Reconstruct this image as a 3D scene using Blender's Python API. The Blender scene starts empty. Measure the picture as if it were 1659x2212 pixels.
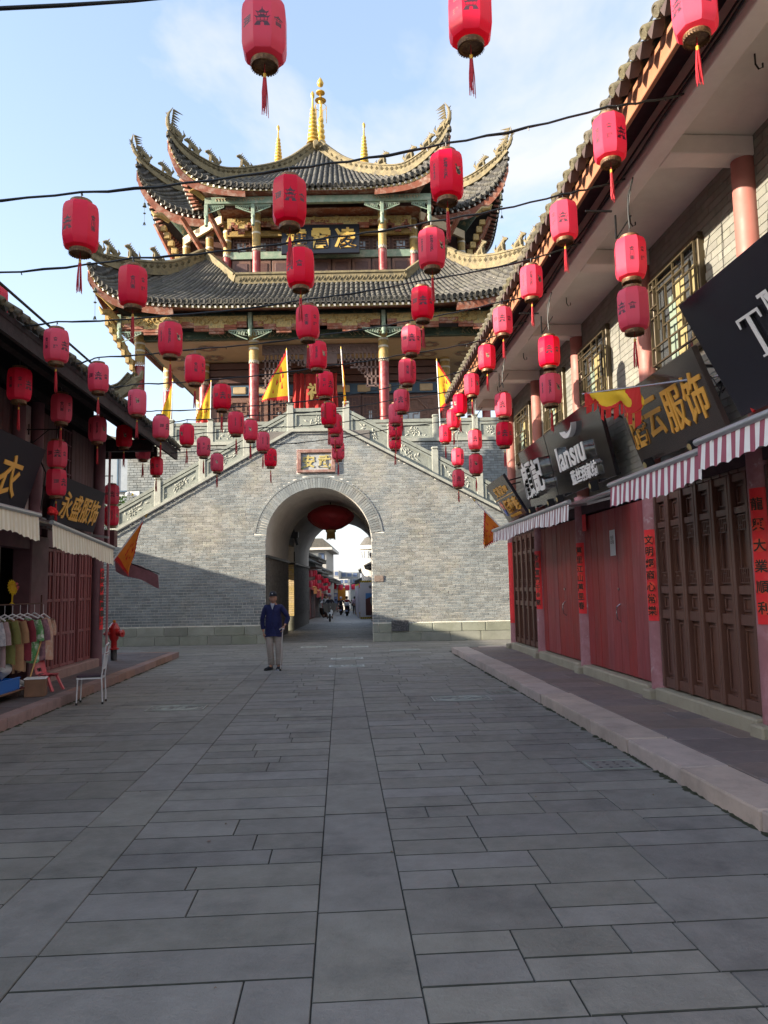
import bpy, math, random
from mathutils import Vector, Matrix, noise as mnoise
random.seed(11)
R = math.radians
sc = bpy.context.scene
C = sc.collection
# ------------------------------------------------------------------ camera
PITCH, ROLL, YAW, EYE = R(5.85), R(1.1), R(3.4), 1.75
cam = bpy.data.cameras.new('camera'); camo = bpy.data.objects.new('camera', cam); C.objects.link(camo)
cam.sensor_fit = 'VERTICAL'; cam.sensor_height = 24.0; cam.lens = 24.0*1600/2212
cam.clip_start = 0.05; cam.clip_end = 3000
_f = Vector((0, math.cos(PITCH), math.sin(PITCH))); _u0 = Vector((0, -math.sin(PITCH), math.cos(PITCH))); _r0 = Vector((1, 0, 0))
_r = _r0*math.cos(ROLL) - _u0*math.sin(ROLL); _u = _r0*math.sin(ROLL) + _u0*math.cos(ROLL)
camo.matrix_world = Matrix(((_r.x, _u.x, -_f.x, 0), (_r.y, _u.y, -_f.y, 0), (_r.z, _u.z, -_f.z, EYE), (0, 0, 0, 1)))
sc.camera = camo
# ------------------------------------------------------------------ light
SUN = Vector((0.95, 0.33, -0.262)).normalized()      # direction the light travels
SUN_EL = math.asin(-SUN.z)
sun = bpy.data.lights.new('sun', 'SUN'); suno = bpy.data.objects.new('sun', sun); C.objects.link(suno)
sun.energy = 2.9; sun.angle = R(0.55); sun.color = (1.0, 0.87, 0.70)
suno.rotation_euler = SUN.to_track_quat('-Z', 'Y').to_euler(); suno.location = (-40, -10, 30)
w = bpy.data.worlds.new('World'); sc.world = w; w.use_nodes = True
nt = w.node_tree; nt.nodes.clear()
def N(t, **k):
    n = nt.nodes.new(t)
    for a, b in k.items(): setattr(n, a, b)
    return n
sky = N('ShaderNodeTexSky', sky_type='NISHITA'); sky.sun_disc = False
sky.sun_elevation = SUN_EL + R(6); sky.sun_rotation = math.atan2(-SUN.x, -SUN.y)
sky.air_density = 1.0; sky.dust_density = 1.6; sky.ozone_density = 1.4
bg = N('ShaderNodeBackground'); bg.inputs['Strength'].default_value = 0.145
out = N('ShaderNodeOutputWorld')
tc = N('ShaderNodeTexCoord')
# clouds: noise on the sky direction, projected on a plane overhead
sep = N('ShaderNodeSeparateXYZ'); nt.links.new(tc.outputs['Generated'], sep.inputs[0])
def wm(op, a, b=None, clamp=False):
    n = N('ShaderNodeMath', operation=op); n.use_clamp = clamp
    for i, x in enumerate((a, b)):
        if x is None: continue
        if isinstance(x, (int, float)): n.inputs[i].default_value = x
        else: nt.links.new(x, n.inputs[i])
    return n.outputs[0]
zz = wm('ADD', wm('MAXIMUM', sep.outputs[2], 0.0), 0.16)
px = wm('DIVIDE', sep.outputs[0], zz); py = wm('DIVIDE', sep.outputs[1], zz)
cmb = N('ShaderNodeCombineXYZ'); nt.links.new(px, cmb.inputs[0]); nt.links.new(wm('MULTIPLY', py, 0.8), cmb.inputs[1]); cmb.inputs[2].default_value = 3.7
n1 = N('ShaderNodeTexNoise'); n1.inputs['Scale'].default_value = 1.5; n1.inputs['Detail'].default_value = 7; n1.inputs['Roughness'].default_value = 0.56; n1.inputs['Distortion'].default_value = 0.25
nt.links.new(cmb.outputs[0], n1.inputs['Vector'])
# more cloud towards the right (east) and the horizon, as the weather of the day
bias = wm('ADD', wm('MULTIPLY', sep.outputs[0], 0.34), wm('MULTIPLY', wm('SUBTRACT', 0.55, sep.outputs[2]), 0.16))
cl = wm('MULTIPLY', wm('SUBTRACT', wm('ADD', n1.outputs['Fac'], bias), 0.515), 8.0, True)
cl = wm('MULTIPLY', cl, 0.9)
mixc = N('ShaderNodeMix', data_type='RGBA'); nt.links.new(cl, mixc.inputs['Factor'])
hz0 = N('ShaderNodeMix', data_type='RGBA'); hz0.inputs['Factor'].default_value = 0.5
nt.links.new(sky.outputs[0], hz0.inputs[6]); hz0.inputs[7].default_value = (0.70, 0.86, 1.08, 1)
hz = N('ShaderNodeMix', data_type='RGBA')
hzf = wm('MULTIPLY', wm('POWER', wm('SUBTRACT', 1.0, wm('MAXIMUM', sep.outputs[2], 0.0)), 3.0), 0.8, True)
nt.links.new(hzf, hz.inputs['Factor']); nt.links.new(hz0.outputs[2], hz.inputs[6]); hz.inputs[7].default_value = (1.58, 1.58, 1.60, 1)
nt.links.new(hz.outputs[2], mixc.inputs[6]); mixc.inputs[7].default_value = (1.56, 1.58, 1.63, 1)
nt.links.new(mixc.outputs[2], bg.inputs[0]); nt.links.new(bg.outputs[0], out.inputs[0])
vs = sc.view_settings; vs.view_transform = 'Standard'; vs.look = 'None'; vs.gamma = 1; vs.use_curve_mapping = False
vs.exposure = 2.17
sc.cycles.max_bounces = 8; sc.cycles.diffuse_bounces = 5; sc.cycles.glossy_bounces = 2; sc.cycles.transparent_max_bounces = 8
sc.cycles.use_denoising = True
# ------------------------------------------------------------------ frames and helpers
I4 = Matrix.Identity(4)
ST = Matrix.Rotation(YAW, 4, 'Z')            # street frame: x = across (t), y = along (s)
WMX = {}
def T3(x, y, z): return Matrix.Translation((x, y, z))
def RZ(a): return Matrix.Rotation(a, 4, 'Z')
def RX(a): return Matrix.Rotation(a, 4, 'X')
def RY(a): return Matrix.Rotation(a, 4, 'Y')
def SC(x, y, z): return Matrix.Diagonal((x, y, z, 1))
def link(o, parent=None, W=I4):
    C.objects.link(o); WMX[o.name] = W.copy()
    if parent is not None:
        o.parent = parent; o.matrix_basis = WMX[parent.name].inverted() @ W
    else: o.matrix_basis = W
    return o
def tag(o, label=None, cat=None, group=None, kind=None):
    if label: o['label'] = label
    if cat: o['category'] = cat
    if group: o['group'] = group
    if kind: o['kind'] = kind
    return o
def thing(name, label, cat, W=I4, group=None):
    o = bpy.data.objects.new(name, None); o.empty_display_size = 0.2
    link(o, None, W); return tag(o, label, cat, group)
def inst(name, mesh, parent, W):
    return link(bpy.data.objects.new(name, mesh), parent, W)
def copy_tree(o, W, parent=None):
    c = o.copy(); C.objects.link(c); WMX[c.name] = W.copy()
    if parent is not None: c.parent = parent; c.matrix_basis = o.matrix_basis.copy()
    else: c.matrix_basis = W
    for ch in list(o.children):
        copy_tree(ch, W @ ch.matrix_basis, c)
    return c
class MB:
    def __init__(s): s.v=[]; s.f=[]; s.m=[]; s.c=[]; s.M=None; s.mi=0; s.var=0.0
    def add(s, vs, fs, mi=None):
        b=len(s.v)
        if s.M is not None: vs=[s.M @ Vector(p) for p in vs]
        s.v.extend([tuple(p) for p in vs])
        for f in fs: s.f.append([b+i for i in f]); s.m.append(s.mi if mi is None else mi); s.c.append(s.var)
        return s
    def box(s, x0,x1,y0,y1,z0,z1, mi=None):
        return s.add([(x0,y0,z0),(x1,y0,z0),(x1,y1,z0),(x0,y1,z0),(x0,y0,z1),(x1,y0,z1),(x1,y1,z1),(x0,y1,z1)],
            [(0,3,2,1),(4,5,6,7),(0,1,5,4),(1,2,6,5),(2,3,7,6),(3,0,4,7)], mi)
    def bbox(s, x0,x1,y0,y1,z0,z1, b=0.01, mi=None):
        """box with all edges chamfered by b"""
        vs=[];idx={}
        for ix,X in ((0,(x0,x0+b)),(1,(x1,x1-b))):
            for iy,Y in ((0,(y0,y0+b)),(1,(y1,y1-b))):
                for iz,Z in ((0,(z0,z0+b)),(1,(z1,z1-b))):
                    idx[(ix,iy,iz,0)]=len(vs); vs.append((X[0],Y[1],Z[1]))
                    idx[(ix,iy,iz,1)]=len(vs); vs.append((X[1],Y[0],Z[1]))
                    idx[(ix,iy,iz,2)]=len(vs); vs.append((X[1],Y[1],Z[0]))
        fs=[]
        g=lambda a,b_,c,k: idx[(a,b_,c,k)]
        fs.append([g(0,0,0,0),g(0,0,1,0),g(0,1,1,0),g(0,1,0,0)]); fs.append([g(1,0,0,0),g(1,1,0,0),g(1,1,1,0),g(1,0,1,0)])
        fs.append([g(0,0,0,1),g(1,0,0,1),g(1,0,1,1),g(0,0,1,1)]); fs.append([g(0,1,0,1),g(0,1,1,1),g(1,1,1,1),g(1,1,0,1)])
        fs.append([g(0,0,0,2),g(0,1,0,2),g(1,1,0,2),g(1,0,0,2)]); fs.append([g(0,0,1,2),g(1,0,1,2),g(1,1,1,2),g(0,1,1,2)])
        for a in (0,1):
            for c in (0,1):
                fs.append([g(0,a,c,1),g(1,a,c,1),g(1,a,c,2),g(0,a,c,2)])
                fs.append([g(a,0,c,0),g(a,1,c,0),g(a,1,c,2),g(a,0,c,2)])
                fs.append([g(a,c,0,0),g(a,c,1,0),g(a,c,1,1),g(a,c,0,1)])
        for a in (0,1):
            for b_ in (0,1):
                for c in (0,1): fs.append([g(a,b_,c,0),g(a,b_,c,1),g(a,b_,c,2)])
        return s.add(vs,fs,mi)
    def quad(s,a,b,c,d,mi=None): return s.add([a,b,c,d],[(0,1,2,3)],mi)
    def beam(s,p,q,w,h,up=(0,0,1),mi=None):
        p=Vector(p);q=Vector(q);d=(q-p).normalized();up=Vector(up)
        x=d.cross(up)
        if x.length<1e-4: x=d.cross(Vector((1,0,0)))
        x.normalize(); y=x.cross(d).normalized(); x=x*(w/2); y=y*(h/2)
        return s.add([p-x-y,p+x-y,p+x+y,p-x+y,q-x-y,q+x-y,q+x+y,q-x+y],[(3,2,1,0),(4,5,6,7),(0,1,5,4),(1,2,6,5),(2,3,7,6),(3,0,4,7)],mi)
    def prism(s, poly, fn, a, b, mi=None):
        """poly 2D (u,v) -> fn(u,v,depth); extruded from depth a to b"""
        n=len(poly); vs=[fn(u,v,a) for u,v in poly]+[fn(u,v,b) for u,v in poly]
        fs=[list(range(n))[::-1], list(range(n,2*n))]+[(i,(i+1)%n,n+(i+1)%n,n+i) for i in range(n)]
        return s.add(vs,fs,mi)
    def tube(s, pts, r, n=6, cap=True, mi=None):
        pts=[Vector(p) for p in pts]; vs=[]; k=len(pts)
        rr=r if isinstance(r,(list,tuple)) else [r]*k
        ref=None
        for i,p in enumerate(pts):
            d=(pts[min(i+1,k-1)]-pts[max(i-1,0)])
            d=d.normalized() if d.length>1e-9 else Vector((0,0,1))
            if ref is None:
                ref=Vector((0,0,1)) if abs(d.z)<.9 else Vector((1,0,0))
            x=d.cross(ref)
            if x.length<1e-4: x=d.cross(Vector((0,1,0)))
            x.normalize(); y=d.cross(x).normalized(); ref=-y if False else ref
            for j in range(n):
                a=2*math.pi*j/n; vs.append(p+x*(math.cos(a)*rr[i])+y*(math.sin(a)*rr[i]))
        fs=[(i*n+j,i*n+(j+1)%n,(i+1)*n+(j+1)%n,(i+1)*n+j) for i in range(k-1) for j in range(n)]
        if cap: fs+= [tuple(range(n))[::-1], tuple((k-1)*n+j for j in range(n))]
        return s.add(vs,fs,mi)
    def lathe(s, prof, n=16, c=(0,0,0), mi=None, ph=0.0, cap=True, sx=1, sy=1):
        vs=[(c[0]+sx*r*math.cos(2*math.pi*j/n+ph),c[1]+sy*r*math.sin(2*math.pi*j/n+ph),c[2]+z) for r,z in prof for j in range(n)]
        k=len(prof)
        fs=[(i*n+j,i*n+(j+1)%n,(i+1)*n+(j+1)%n,(i+1)*n+j) for i in range(k-1) for j in range(n)]
        if cap: fs+=[tuple(range(n))[::-1], tuple((k-1)*n+j for j in range(n))]
        return s.add(vs,fs,mi)
    def grid(s, fn, nu, nv, mi=None, flip=False):
        vs=[fn(i/nu,j/nv) for j in range(nv+1) for i in range(nu+1)]
        fs=[(j*(nu+1)+i,j*(nu+1)+i+1,(j+1)*(nu+1)+i+1,(j+1)*(nu+1)+i) for j in range(nv) for i in range(nu)]
        if flip: fs=[f[::-1] for f in fs]
        return s.add(vs,fs,mi)
    def mesh(s,name,mats,smooth=None):
        me=bpy.data.meshes.new(name); me.from_pydata(s.v,[],s.f)
        for m in (mats if isinstance(mats,(list,tuple)) else [mats]): me.materials.append(m)
        me.polygons.foreach_set('material_index',s.m)
        if any(s.c):
            at=me.attributes.new('var','FLOAT','FACE'); at.data.foreach_set('value',s.c)
        if smooth:
            me.polygons.foreach_set('use_smooth',[True]*len(s.f)); me.update()
            try: me.set_sharp_from_angle(angle=R(smooth))
            except Exception: pass
        me.update(); return me
    def build(s,name,mats,parent=None,F=I4,smooth=None,kind=None,center=True):
        if not s.v: return None
        if center:
            xs=[p[0] for p in s.v];ys=[p[1] for p in s.v];zs=[p[2] for p in s.v]
            c=((min(xs)+max(xs))/2,(min(ys)+max(ys))/2,min(zs))
            s.v=[(p[0]-c[0],p[1]-c[1],p[2]-c[2]) for p in s.v]
        else: c=(0,0,0)
        o=inst(name,s.mesh(name,mats,smooth),parent,F@T3(*c))
        if kind: o['kind']=kind
        return o
# ------------------------------------------------------------------ materials
MATS={}
def mat(name, col, rough=0.7, metal=0.0, vary=0.0, noise=0.0, nscale=4.0, bump=0.0, bscale=40.0, dirt=None, dscale=1.2, damt=0.5, col2=None, c2amt=0.5, c2scale=2.0, spec=0.5, coat=0.0, transl=0.0, alpha=1.0, stretch=None, thr=0.55):
    m=bpy.data.materials.new(name); m.use_nodes=True; t=m.node_tree; p=t.nodes['Principled BSDF']
    p.inputs['Roughness'].default_value=rough; p.inputs['Metallic'].default_value=metal
    p.inputs['Specular IOR Level'].default_value=spec
    if coat: p.inputs['Coat Weight'].default_value=coat; p.inputs['Coat Roughness'].default_value=0.08
    def nn(ty,**k):
        n=t.nodes.new(ty)
        for a,b in k.items(): setattr(n,a,b)
        return n
    geo=nn('ShaderNodeNewGeometry'); pos=geo.outputs['Position']
    if stretch:
        mp=nn('ShaderNodeMapping'); mp.inputs['Scale'].default_value=stretch; t.links.new(pos,mp.inputs['Vector']); spos=mp.outputs[0]
    else: spos=pos
    rgb=nn('ShaderNodeRGB'); rgb.outputs[0].default_value=(*col,1); cur=rgb.outputs[0]
    def noisef(scale,detail=4,rough_=0.6,p_=None):
        n=nn('ShaderNodeTexNoise'); n.inputs['Scale'].default_value=scale; n.inputs['Detail'].default_value=detail; n.inputs['Roughness'].default_value=rough_
        t.links.new(p_ or spos,n.inputs['Vector']); return n.outputs['Fac']
    def ramp(f,a,b):
        r=nn('ShaderNodeMapRange'); r.inputs[1].default_value=a; r.inputs[2].default_value=b; t.links.new(f,r.inputs[0]); return r.outputs[0]
    def mix(f,a,b,bt='MIX'):
        x=nn('ShaderNodeMix',data_type='RGBA',blend_type=bt)
        if isinstance(f,(int,float)): x.inputs['Factor'].default_value=f
        else: t.links.new(f,x.inputs['Factor'])
        for i,q in ((6,a),(7,b)):
            if isinstance(q,tuple): x.inputs[i].default_value=(*q,1) if len(q)==3 else q
            else: t.links.new(q,x.inputs[i])
        return x.outputs[2]
    def mth(op,a,b=None):
        n=nn('ShaderNodeMath',operation=op)
        for i,x in enumerate((a,b)):
            if x is None: continue
            if isinstance(x,(int,float)): n.inputs[i].default_value=x
            else: t.links.new(x,n.inputs[i])
        return n.outputs[0]
    if col2 is not None:
        f=ramp(noisef(c2scale,5,0.65),thr-0.07,thr+0.07); cur=mix(mth('MULTIPLY',f,c2amt),cur,tuple(col2))
    if vary:
        oi=nn('ShaderNodeObjectInfo'); at=nn('ShaderNodeAttribute',attribute_name='var')
        f=mth('FRACT',mth('ADD',oi.outputs['Random'],at.outputs['Fac']))
        hs=nn('ShaderNodeHueSaturation'); t.links.new(cur,hs.inputs['Color'])
        t.links.new(mth('ADD',mth('MULTIPLY',f,2*vary),1-vary),hs.inputs['Value'])
        f2=mth('FRACT',mth('MULTIPLY',f,7.31)); t.links.new(mth('ADD',mth('MULTIPLY',f2,0.05*min(1,vary*3)),0.5-0.025*min(1,vary*3)),hs.inputs['Hue'])
        t.links.new(mth('ADD',mth('MULTIPLY',f2,min(.5,vary*3)),1-min(.5,vary*3)/2),hs.inputs['Saturation'])
        cur=hs.outputs[0]
    if noise:
        f=ramp(noisef(nscale,6,0.65),0.3,0.7)
        hs=nn('ShaderNodeHueSaturation'); t.links.new(cur,hs.inputs['Color']); t.links.new(mth('ADD',mth('MULTIPLY',f,2*noise),1-noise),hs.inputs['Value']); cur=hs.outputs[0]
    if dirt is not None:
        f=ramp(noisef(dscale,8,0.7,pos),0.48,0.75); cur=mix(mth('MULTIPLY',f,damt),cur,tuple(dirt))
    t.links.new(cur,p.inputs['Base Color'])
    if noise or bump:
        rr=ramp(noisef(nscale*2.3,4),0.3,0.7); t.links.new(mth('ADD',mth('MULTIPLY',rr,0.18),max(0.02,rough-0.09)),p.inputs['Roughness'])
    if bump:
        b=nn('ShaderNodeBump'); b.inputs['Strength'].default_value=min(1,bump); b.inputs['Distance'].default_value=0.012
        t.links.new(noisef(bscale,6,0.7),b.inputs['Height']); t.links.new(b.outputs[0],p.inputs['Normal'])
    if transl:
        tr=nn('ShaderNodeBsdfTranslucent'); t.links.new(cur,tr.inputs['Color']); ms=nn('ShaderNodeMixShader'); ms.inputs[0].default_value=transl
        t.links.new(p.outputs[0],ms.inputs[1]); t.links.new(tr.outputs[0],ms.inputs[2]); t.links.new(ms.outputs[0],t.nodes['Material Output'].inputs[0])
    MATS[name]=m; return m
def glass(name,tint,rough=0.08):
    return mat(name,tint,rough,0.0,spec=1.0,noise=0.15,nscale=1.5)
# ------------------------------------------------------------------ text
_tc={}
def text_mesh(s, size=1.0, ext=0.0, m=None, bold=0.0, shear=0.0, space=1.0, bev=0.0, res=3, line=1.0, vec=None):
    k=(s,round(size,4),round(ext,4),m.name,bold,shear,space,bev,line)
    if k in _tc: return _tc[k]
    cu=bpy.data.curves.new('t','FONT'); cu.body=s; cu.size=size; cu.extrude=ext; cu.offset=bold; cu.shear=shear; cu.space_character=space; cu.bevel_depth=bev; cu.resolution_u=res; cu.space_line=line
    cu.align_x='CENTER'; cu.align_y='CENTER'
    o=bpy.data.objects.new('t',cu); C.objects.link(o)
    dg=bpy.context.evaluated_depsgraph_get(); me=bpy.data.meshes.new_from_object(o.evaluated_get(dg))
    C.objects.unlink(o); bpy.data.objects.remove(o)
    if len(me.vertices):
        xs=[v.co.x for v in me.vertices]; ys=[v.co.y for v in me.vertices]
        cx,cy=(min(xs)+max(xs))/2,(min(ys)+max(ys))/2
        me.transform(Matrix.Translation((-cx,-cy,0)))
    me.materials.clear(); me.materials.append(m); me.name='lettering'; _tc[k]=me; return me
def frame3(o, x, y):
    """matrix with origin o, local X along x, local Y along y, Z = x cross y"""
    x=Vector(x).normalized(); y=Vector(y); z=x.cross(y).normalized(); y=z.cross(x).normalized()
    return Matrix(((x.x,y.x,z.x,o[0]),(x.y,y.y,z.y,o[1]),(x.z,y.z,z.z,o[2]),(0,0,0,1)))
# ------------------------------------------------------------------ palette
M_slab = mat('paving stone',(0.198,0.188,0.168),0.6,vary=0.17,noise=0.16,nscale=4,bump=0.75,bscale=30,dirt=(0.27,0.258,0.235),dscale=1.6,damt=0.55,col2=(0.095,0.092,0.088),c2amt=.55,c2scale=1.3,thr=.60)
M_joint = mat('joint dirt',(0.040,0.043,0.036),0.95,noise=0.3)
M_kerb = mat('pinkish kerb stone',(0.44,0.35,0.30),0.7,vary=0.10,noise=0.12,nscale=3,bump=0.3,bscale=60,dirt=(0.20,0.165,0.14),dscale=2.2,damt=0.6)
M_kerb2 = mat('red sandstone kerb',(0.27,0.165,0.14),0.75,vary=0.18,noise=0.15,nscale=4,bump=0.4,bscale=40,dirt=(0.09,0.08,0.07),damt=0.6)
M_walk = mat('reddish pavement stone',(0.19,0.145,0.13),0.7,vary=0.16,noise=0.12,nscale=3,bump=0.35,bscale=50,dirt=(0.10,0.09,0.09),damt=0.5)
M_walk2 = mat('dark pavement stone',(0.12,0.095,0.095),0.7,vary=0.16,noise=0.12,nscale=3,bump=0.35,bscale=50,dirt=(0.07,0.065,0.065),damt=0.5)
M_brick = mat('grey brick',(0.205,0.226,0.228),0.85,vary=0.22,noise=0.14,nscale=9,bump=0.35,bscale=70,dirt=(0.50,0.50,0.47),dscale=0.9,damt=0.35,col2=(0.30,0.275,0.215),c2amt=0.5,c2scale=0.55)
M_mortar = mat('mortar',(0.84,0.81,0.73),0.9,noise=0.15,nscale=6)
M_bst = mat('gate base stone',(0.26,0.27,0.22),0.85,vary=0.14,noise=0.15,nscale=2.5,bump=0.5,bscale=30,dirt=(0.15,0.16,0.10),dscale=1.6,damt=0.5)
M_carv = mat('carved grey stone',(0.25,0.27,0.235),0.8,noise=0.2,nscale=5,bump=0.4,bscale=40,dirt=(0.10,0.11,0.10),dscale=1.5,damt=0.5)
M_carvl = mat('carved pale stone',(0.36,0.37,0.32),0.8,noise=0.16,nscale=5,bump=0.4,bscale=40,dirt=(0.15,0.16,0.14),dscale=1.5,damt=0.5)
M_plast = mat('old white plaster',(0.56,0.53,0.49),0.85,noise=0.08,nscale=2,bump=0.15,bscale=20,dirt=(0.34,0.31,0.27),dscale=0.8,damt=0.55)
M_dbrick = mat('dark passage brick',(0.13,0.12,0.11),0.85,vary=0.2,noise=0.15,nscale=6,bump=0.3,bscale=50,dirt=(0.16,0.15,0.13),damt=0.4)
M_black = mat('black trim',(0.015,0.015,0.016),0.5)
M_relief = mat('pale carved relief slab',(0.55,0.55,0.53),0.6,noise=0.15,nscale=8,bump=0.4,bscale=50)
M_soil = mat('earth',(0.10,0.095,0.085),0.95,noise=0.25)
# ------------------------------------------------------------------ ground sheet
def gz(y): return -.02*min(max(0,y-38.5),100)
g = MB()
for a_,b_ in ((-1200,38.5),(38.5,138.5),(138.5,1500)): g.quad((-1200,a_,-0.06+gz(a_)),(1200,a_,-0.06+gz(a_)),(1200,b_,-0.06+gz(b_)),(-1200,b_,-0.06+gz(b_)))
o = g.build('ground', M_soil, None, I4, kind='structure')
# road base + slabs
u = MB(); u.M=None
b=0.006
u.add([(-.5,-.5,-.05),(.5,-.5,-.05),(.5,.5,-.05),(-.5,.5,-.05),(-.5,-.5,-.006),(.5,-.5,-.006),(.5,.5,-.006),(-.5,.5,-.006),(-.488,-.488,0),(.488,-.488,0),(.488,.488,0),(-.488,.488,0)],
      [(0,1,5,4),(1,2,6,5),(2,3,7,6),(3,0,4,7),(4,5,9,8),(5,6,10,9),(6,7,11,10),(7,4,8,11),(8,9,10,11)])
u.m=[1]*4+[0]*(len(u.f)-4)
slab_me = u.mesh('slab', [M_slab,M_joint]); u.m=[0]*len(u.f)
kerb_me = u.mesh('kerbstone', M_kerb)
road = MB(); road.box(-14,12,-6,20.45,-0.055,-0.012); road.box(-34,24,20.45,28,-0.055,-0.012); road.box(-10,8,28,38.4,-0.055,-0.012); road.add([(-10,38.4,-.012),(8,38.4,-.012),(8,138,-.012+gz(138)),(-10,138,-.012+gz(138))],[(0,1,2,3)])
road = road.build('road', M_joint, None, ST, kind='structure')
slabs=[]   # t0,t1,s0,s1
def cut(a,b_,lo,hi):
    r=[a]; x=a
    while True:
        x+=random.uniform(lo,hi)
        if x>b_-lo*0.6: break
        r.append(x)
    r.append(b_); return r
S0,S1=1.6,20.45
z=S0
while z<S1: slabs.append((-0.15,0.33,z,min(z+0.88,S1))); z+=0.88
z=S0+.3
while z<S1: slabs.append((-1.94,-1.5,z,min(z+1.0,S1))); z+=1.0
z=S0
while z<S1:
    h=random.choice((0.27,0.32,0.37)); 
    for a,c in zip(*(lambda q:(q[:-1],q[1:]))(cut(-1.5,-0.15,0.5,1.35))): slabs.append((a,c,z,min(z+h,S1)))
    z+=h
def ashlar(t0,t1,lo,hi,hs,ps):
    z=S0
    while z<S1:
        h=random.choice(hs); e=min(z+h,S1); q=cut(t0,t1,lo,hi)
        for a,c in zip(q[:-1],q[1:]):
            if h>.4 and random.random()<ps:
                m_=z+(e-z)*random.choice((.42,.5,.58)); 
                for p0,p1 in ((z,m_),(m_,e)):
                    if random.random()<.5 and c-a>.7: x_=a+(c-a)*random.uniform(.35,.65); slabs.append((a,x_,p0,p1)); slabs.append((x_,c,p0,p1))
                    else: slabs.append((a,c,p0,p1))
            else: slabs.append((a,c,z,e))
        z+=h
ashlar(-4.38,-1.94,.6,1.3,(.32,.38,.60),.6)
ashlar(0.33,2.92,.5,1.0,(.28,.36,.50,.56),.7)
z=S1
while z<27.4:
    h=0.36; q=cut(-15,11,0.6,1.1)
    for a,c in zip(q[:-1],q[1:]): slabs.append((a,c,z,z+h))
    z+=h
while z<100:
    q=cut(-6.0,4.5,0.6,1.1) if z<60 else cut(-6.0,5,1.2,2.2)
    for a,c in zip(q[:-1],q[1:]): slabs.append((a,c,z,z+(0.4 if z<60 else .8)))
    z+=0.4 if z<60 else .8
slabs=[q for q in slabs if q[1]-q[0]>0.05 and q[3]-q[2]>0.03]
def vis(q):
    t=(q[0]+q[1])/2; s=(q[2]+q[3])/2
    return s>2.9 and abs(t-0.06*s)<0.53*s+0.4
slabs.sort(key=lambda q:(not vis(q), q[2]))
st=MB(); _sm={}
def slab_for(lx,ly):
    k=(round(lx/.08),round(ly/.04))
    if k not in _sm:
        cx,cy=.5-.003/max(.1,k[0]*.08),.5-.0028/max(.08,k[1]*.04); q=MB()
        q.add([(-.5,-.5,-.05),(.5,-.5,-.05),(.5,.5,-.05),(-.5,.5,-.05),(-.5,-.5,-.006),(.5,-.5,-.006),(.5,.5,-.006),(-.5,.5,-.006),(-cx,-cy,0),(cx,-cy,0),(cx,cy,0),(-cx,cy,0)],
          [(0,1,5,4),(1,2,6,5),(2,3,7,6),(3,0,4,7),(4,5,9,8),(6,7,11,10),(5,6,10,9),(7,4,8,11),(8,9,10,11)])
        q.m=[1]*6+[0]*3; _sm[k]=(q.mesh('slab',[M_slab,M_joint]),list(q.v),list(q.f))
    return _sm[k]
for i,(a,c,s0,s1) in enumerate(slabs):
    gp=0.003; tilt=random.uniform(-.0012,.0012)
    W_=ST@T3((a+c)/2,(s0+s1)/2,random.uniform(-.0015,.0015)+gz((s0+s1)/2+.06*(a+c)/2)+(.004 if s0>38 else 0))@RX(tilt)@SC(c-a-2*gp,s1-s0-2.6*gp,1)
    me_,vv_,ff_=slab_for(c-a,s1-s0)
    if i<300: inst('paving_slab',me_,road,W_)
    else:
        st.M=ST.inverted()@W_; st.var=random.random(); st.add(vv_,ff_[:6],1); st.add(vv_,ff_[6:],0)
st.M=None; st.build('paving_slab',[M_slab,M_joint],road,ST,kind='stuff')
# relief tiles and covers set in the road
def cover(nm,lab,t,s,wd,hh,m,ring=True,grate=False,cat='manhole cover',rot=0):
    th=thing(nm,lab,cat,ST@T3(t,s,0.003)@RZ(rot))
    F=WMX[th.name]
    p=MB(); p.box(-wd/2,wd/2,-hh/2,hh/2,-0.02,0.004); p.build('plate',m,th,F)
    fr=MB()
    for sgn in (-1,1):
        fr.box(-wd/2,wd/2,sgn*hh/2-.02*(sgn>0),sgn*hh/2+.02*(sgn<0),0.0045,0.009); fr.box(sgn*wd/2-.02*(sgn>0),sgn*wd/2+.02*(sgn<0),-hh/2+.02,hh/2-.02,0.0045,0.009)
    fr.build('rim',M_carvl if ring else M_carv,th,F)
    if ring:
        r_=MB(); n=24
        for rr in (0.44,0.36):
            pts=[(math.cos(k/n*6.2832)*wd*rr,math.sin(k/n*6.2832)*hh*rr,0.006) for k in range(n+1)]
            r_.tube(pts,0.008,4,False)
        r_.build('carved_ring',M_carvl,th,F)
        e=MB()
        for k in range(14):
            a=random.uniform(0,6.28); rr=random.uniform(0.05,0.3)
            x,y=math.cos(a)*wd*rr,math.sin(a)*hh*rr
            e.tube([(x,y,.005),(x+random.uniform(-.05,.05),y+random.uniform(-.04,.04),.008),(x+random.uniform(-.09,.09),y+random.uniform(-.06,.06),.005)],0.009,4)
        e.build('carving',M_carvl,th,F,kind='stuff')
    if grate:
        h=MB()
        for i in range(4):
            for j in range(3): h.lathe([(0.018,0.0045),(0.018,0.0052)],10,((i-1.5)*wd*.2,(j-1)*hh*.28,0))
        h.build('drain_hole',M_black,th,F)
cover('relief_slab','pale carved relief slab with double oval, nearer of the two in front of the arch',0.10,17.1,0.82,0.42,M_relief,cat='relief slab')
cover('relief_slab','pale carved relief slab with oval, farther of the two before the arch centre',0.12,18.9,0.82,0.42,M_relief,cat='relief slab')
cover('relief_slab','pale worn relief slab close to the left side of the archway opening',-0.85,22.9,0.8,0.42,M_relief,cat='relief slab')
cover('relief_slab','pale worn relief slab close to the centre of the archway opening',0.4,22.6,0.8,0.42,M_relief,cat='relief slab')
cover('relief_slab','faint grey relief slab right of the archway near the corner kerb',1.75,20.9,0.85,0.42,M_slab,cat='relief slab')
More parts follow.
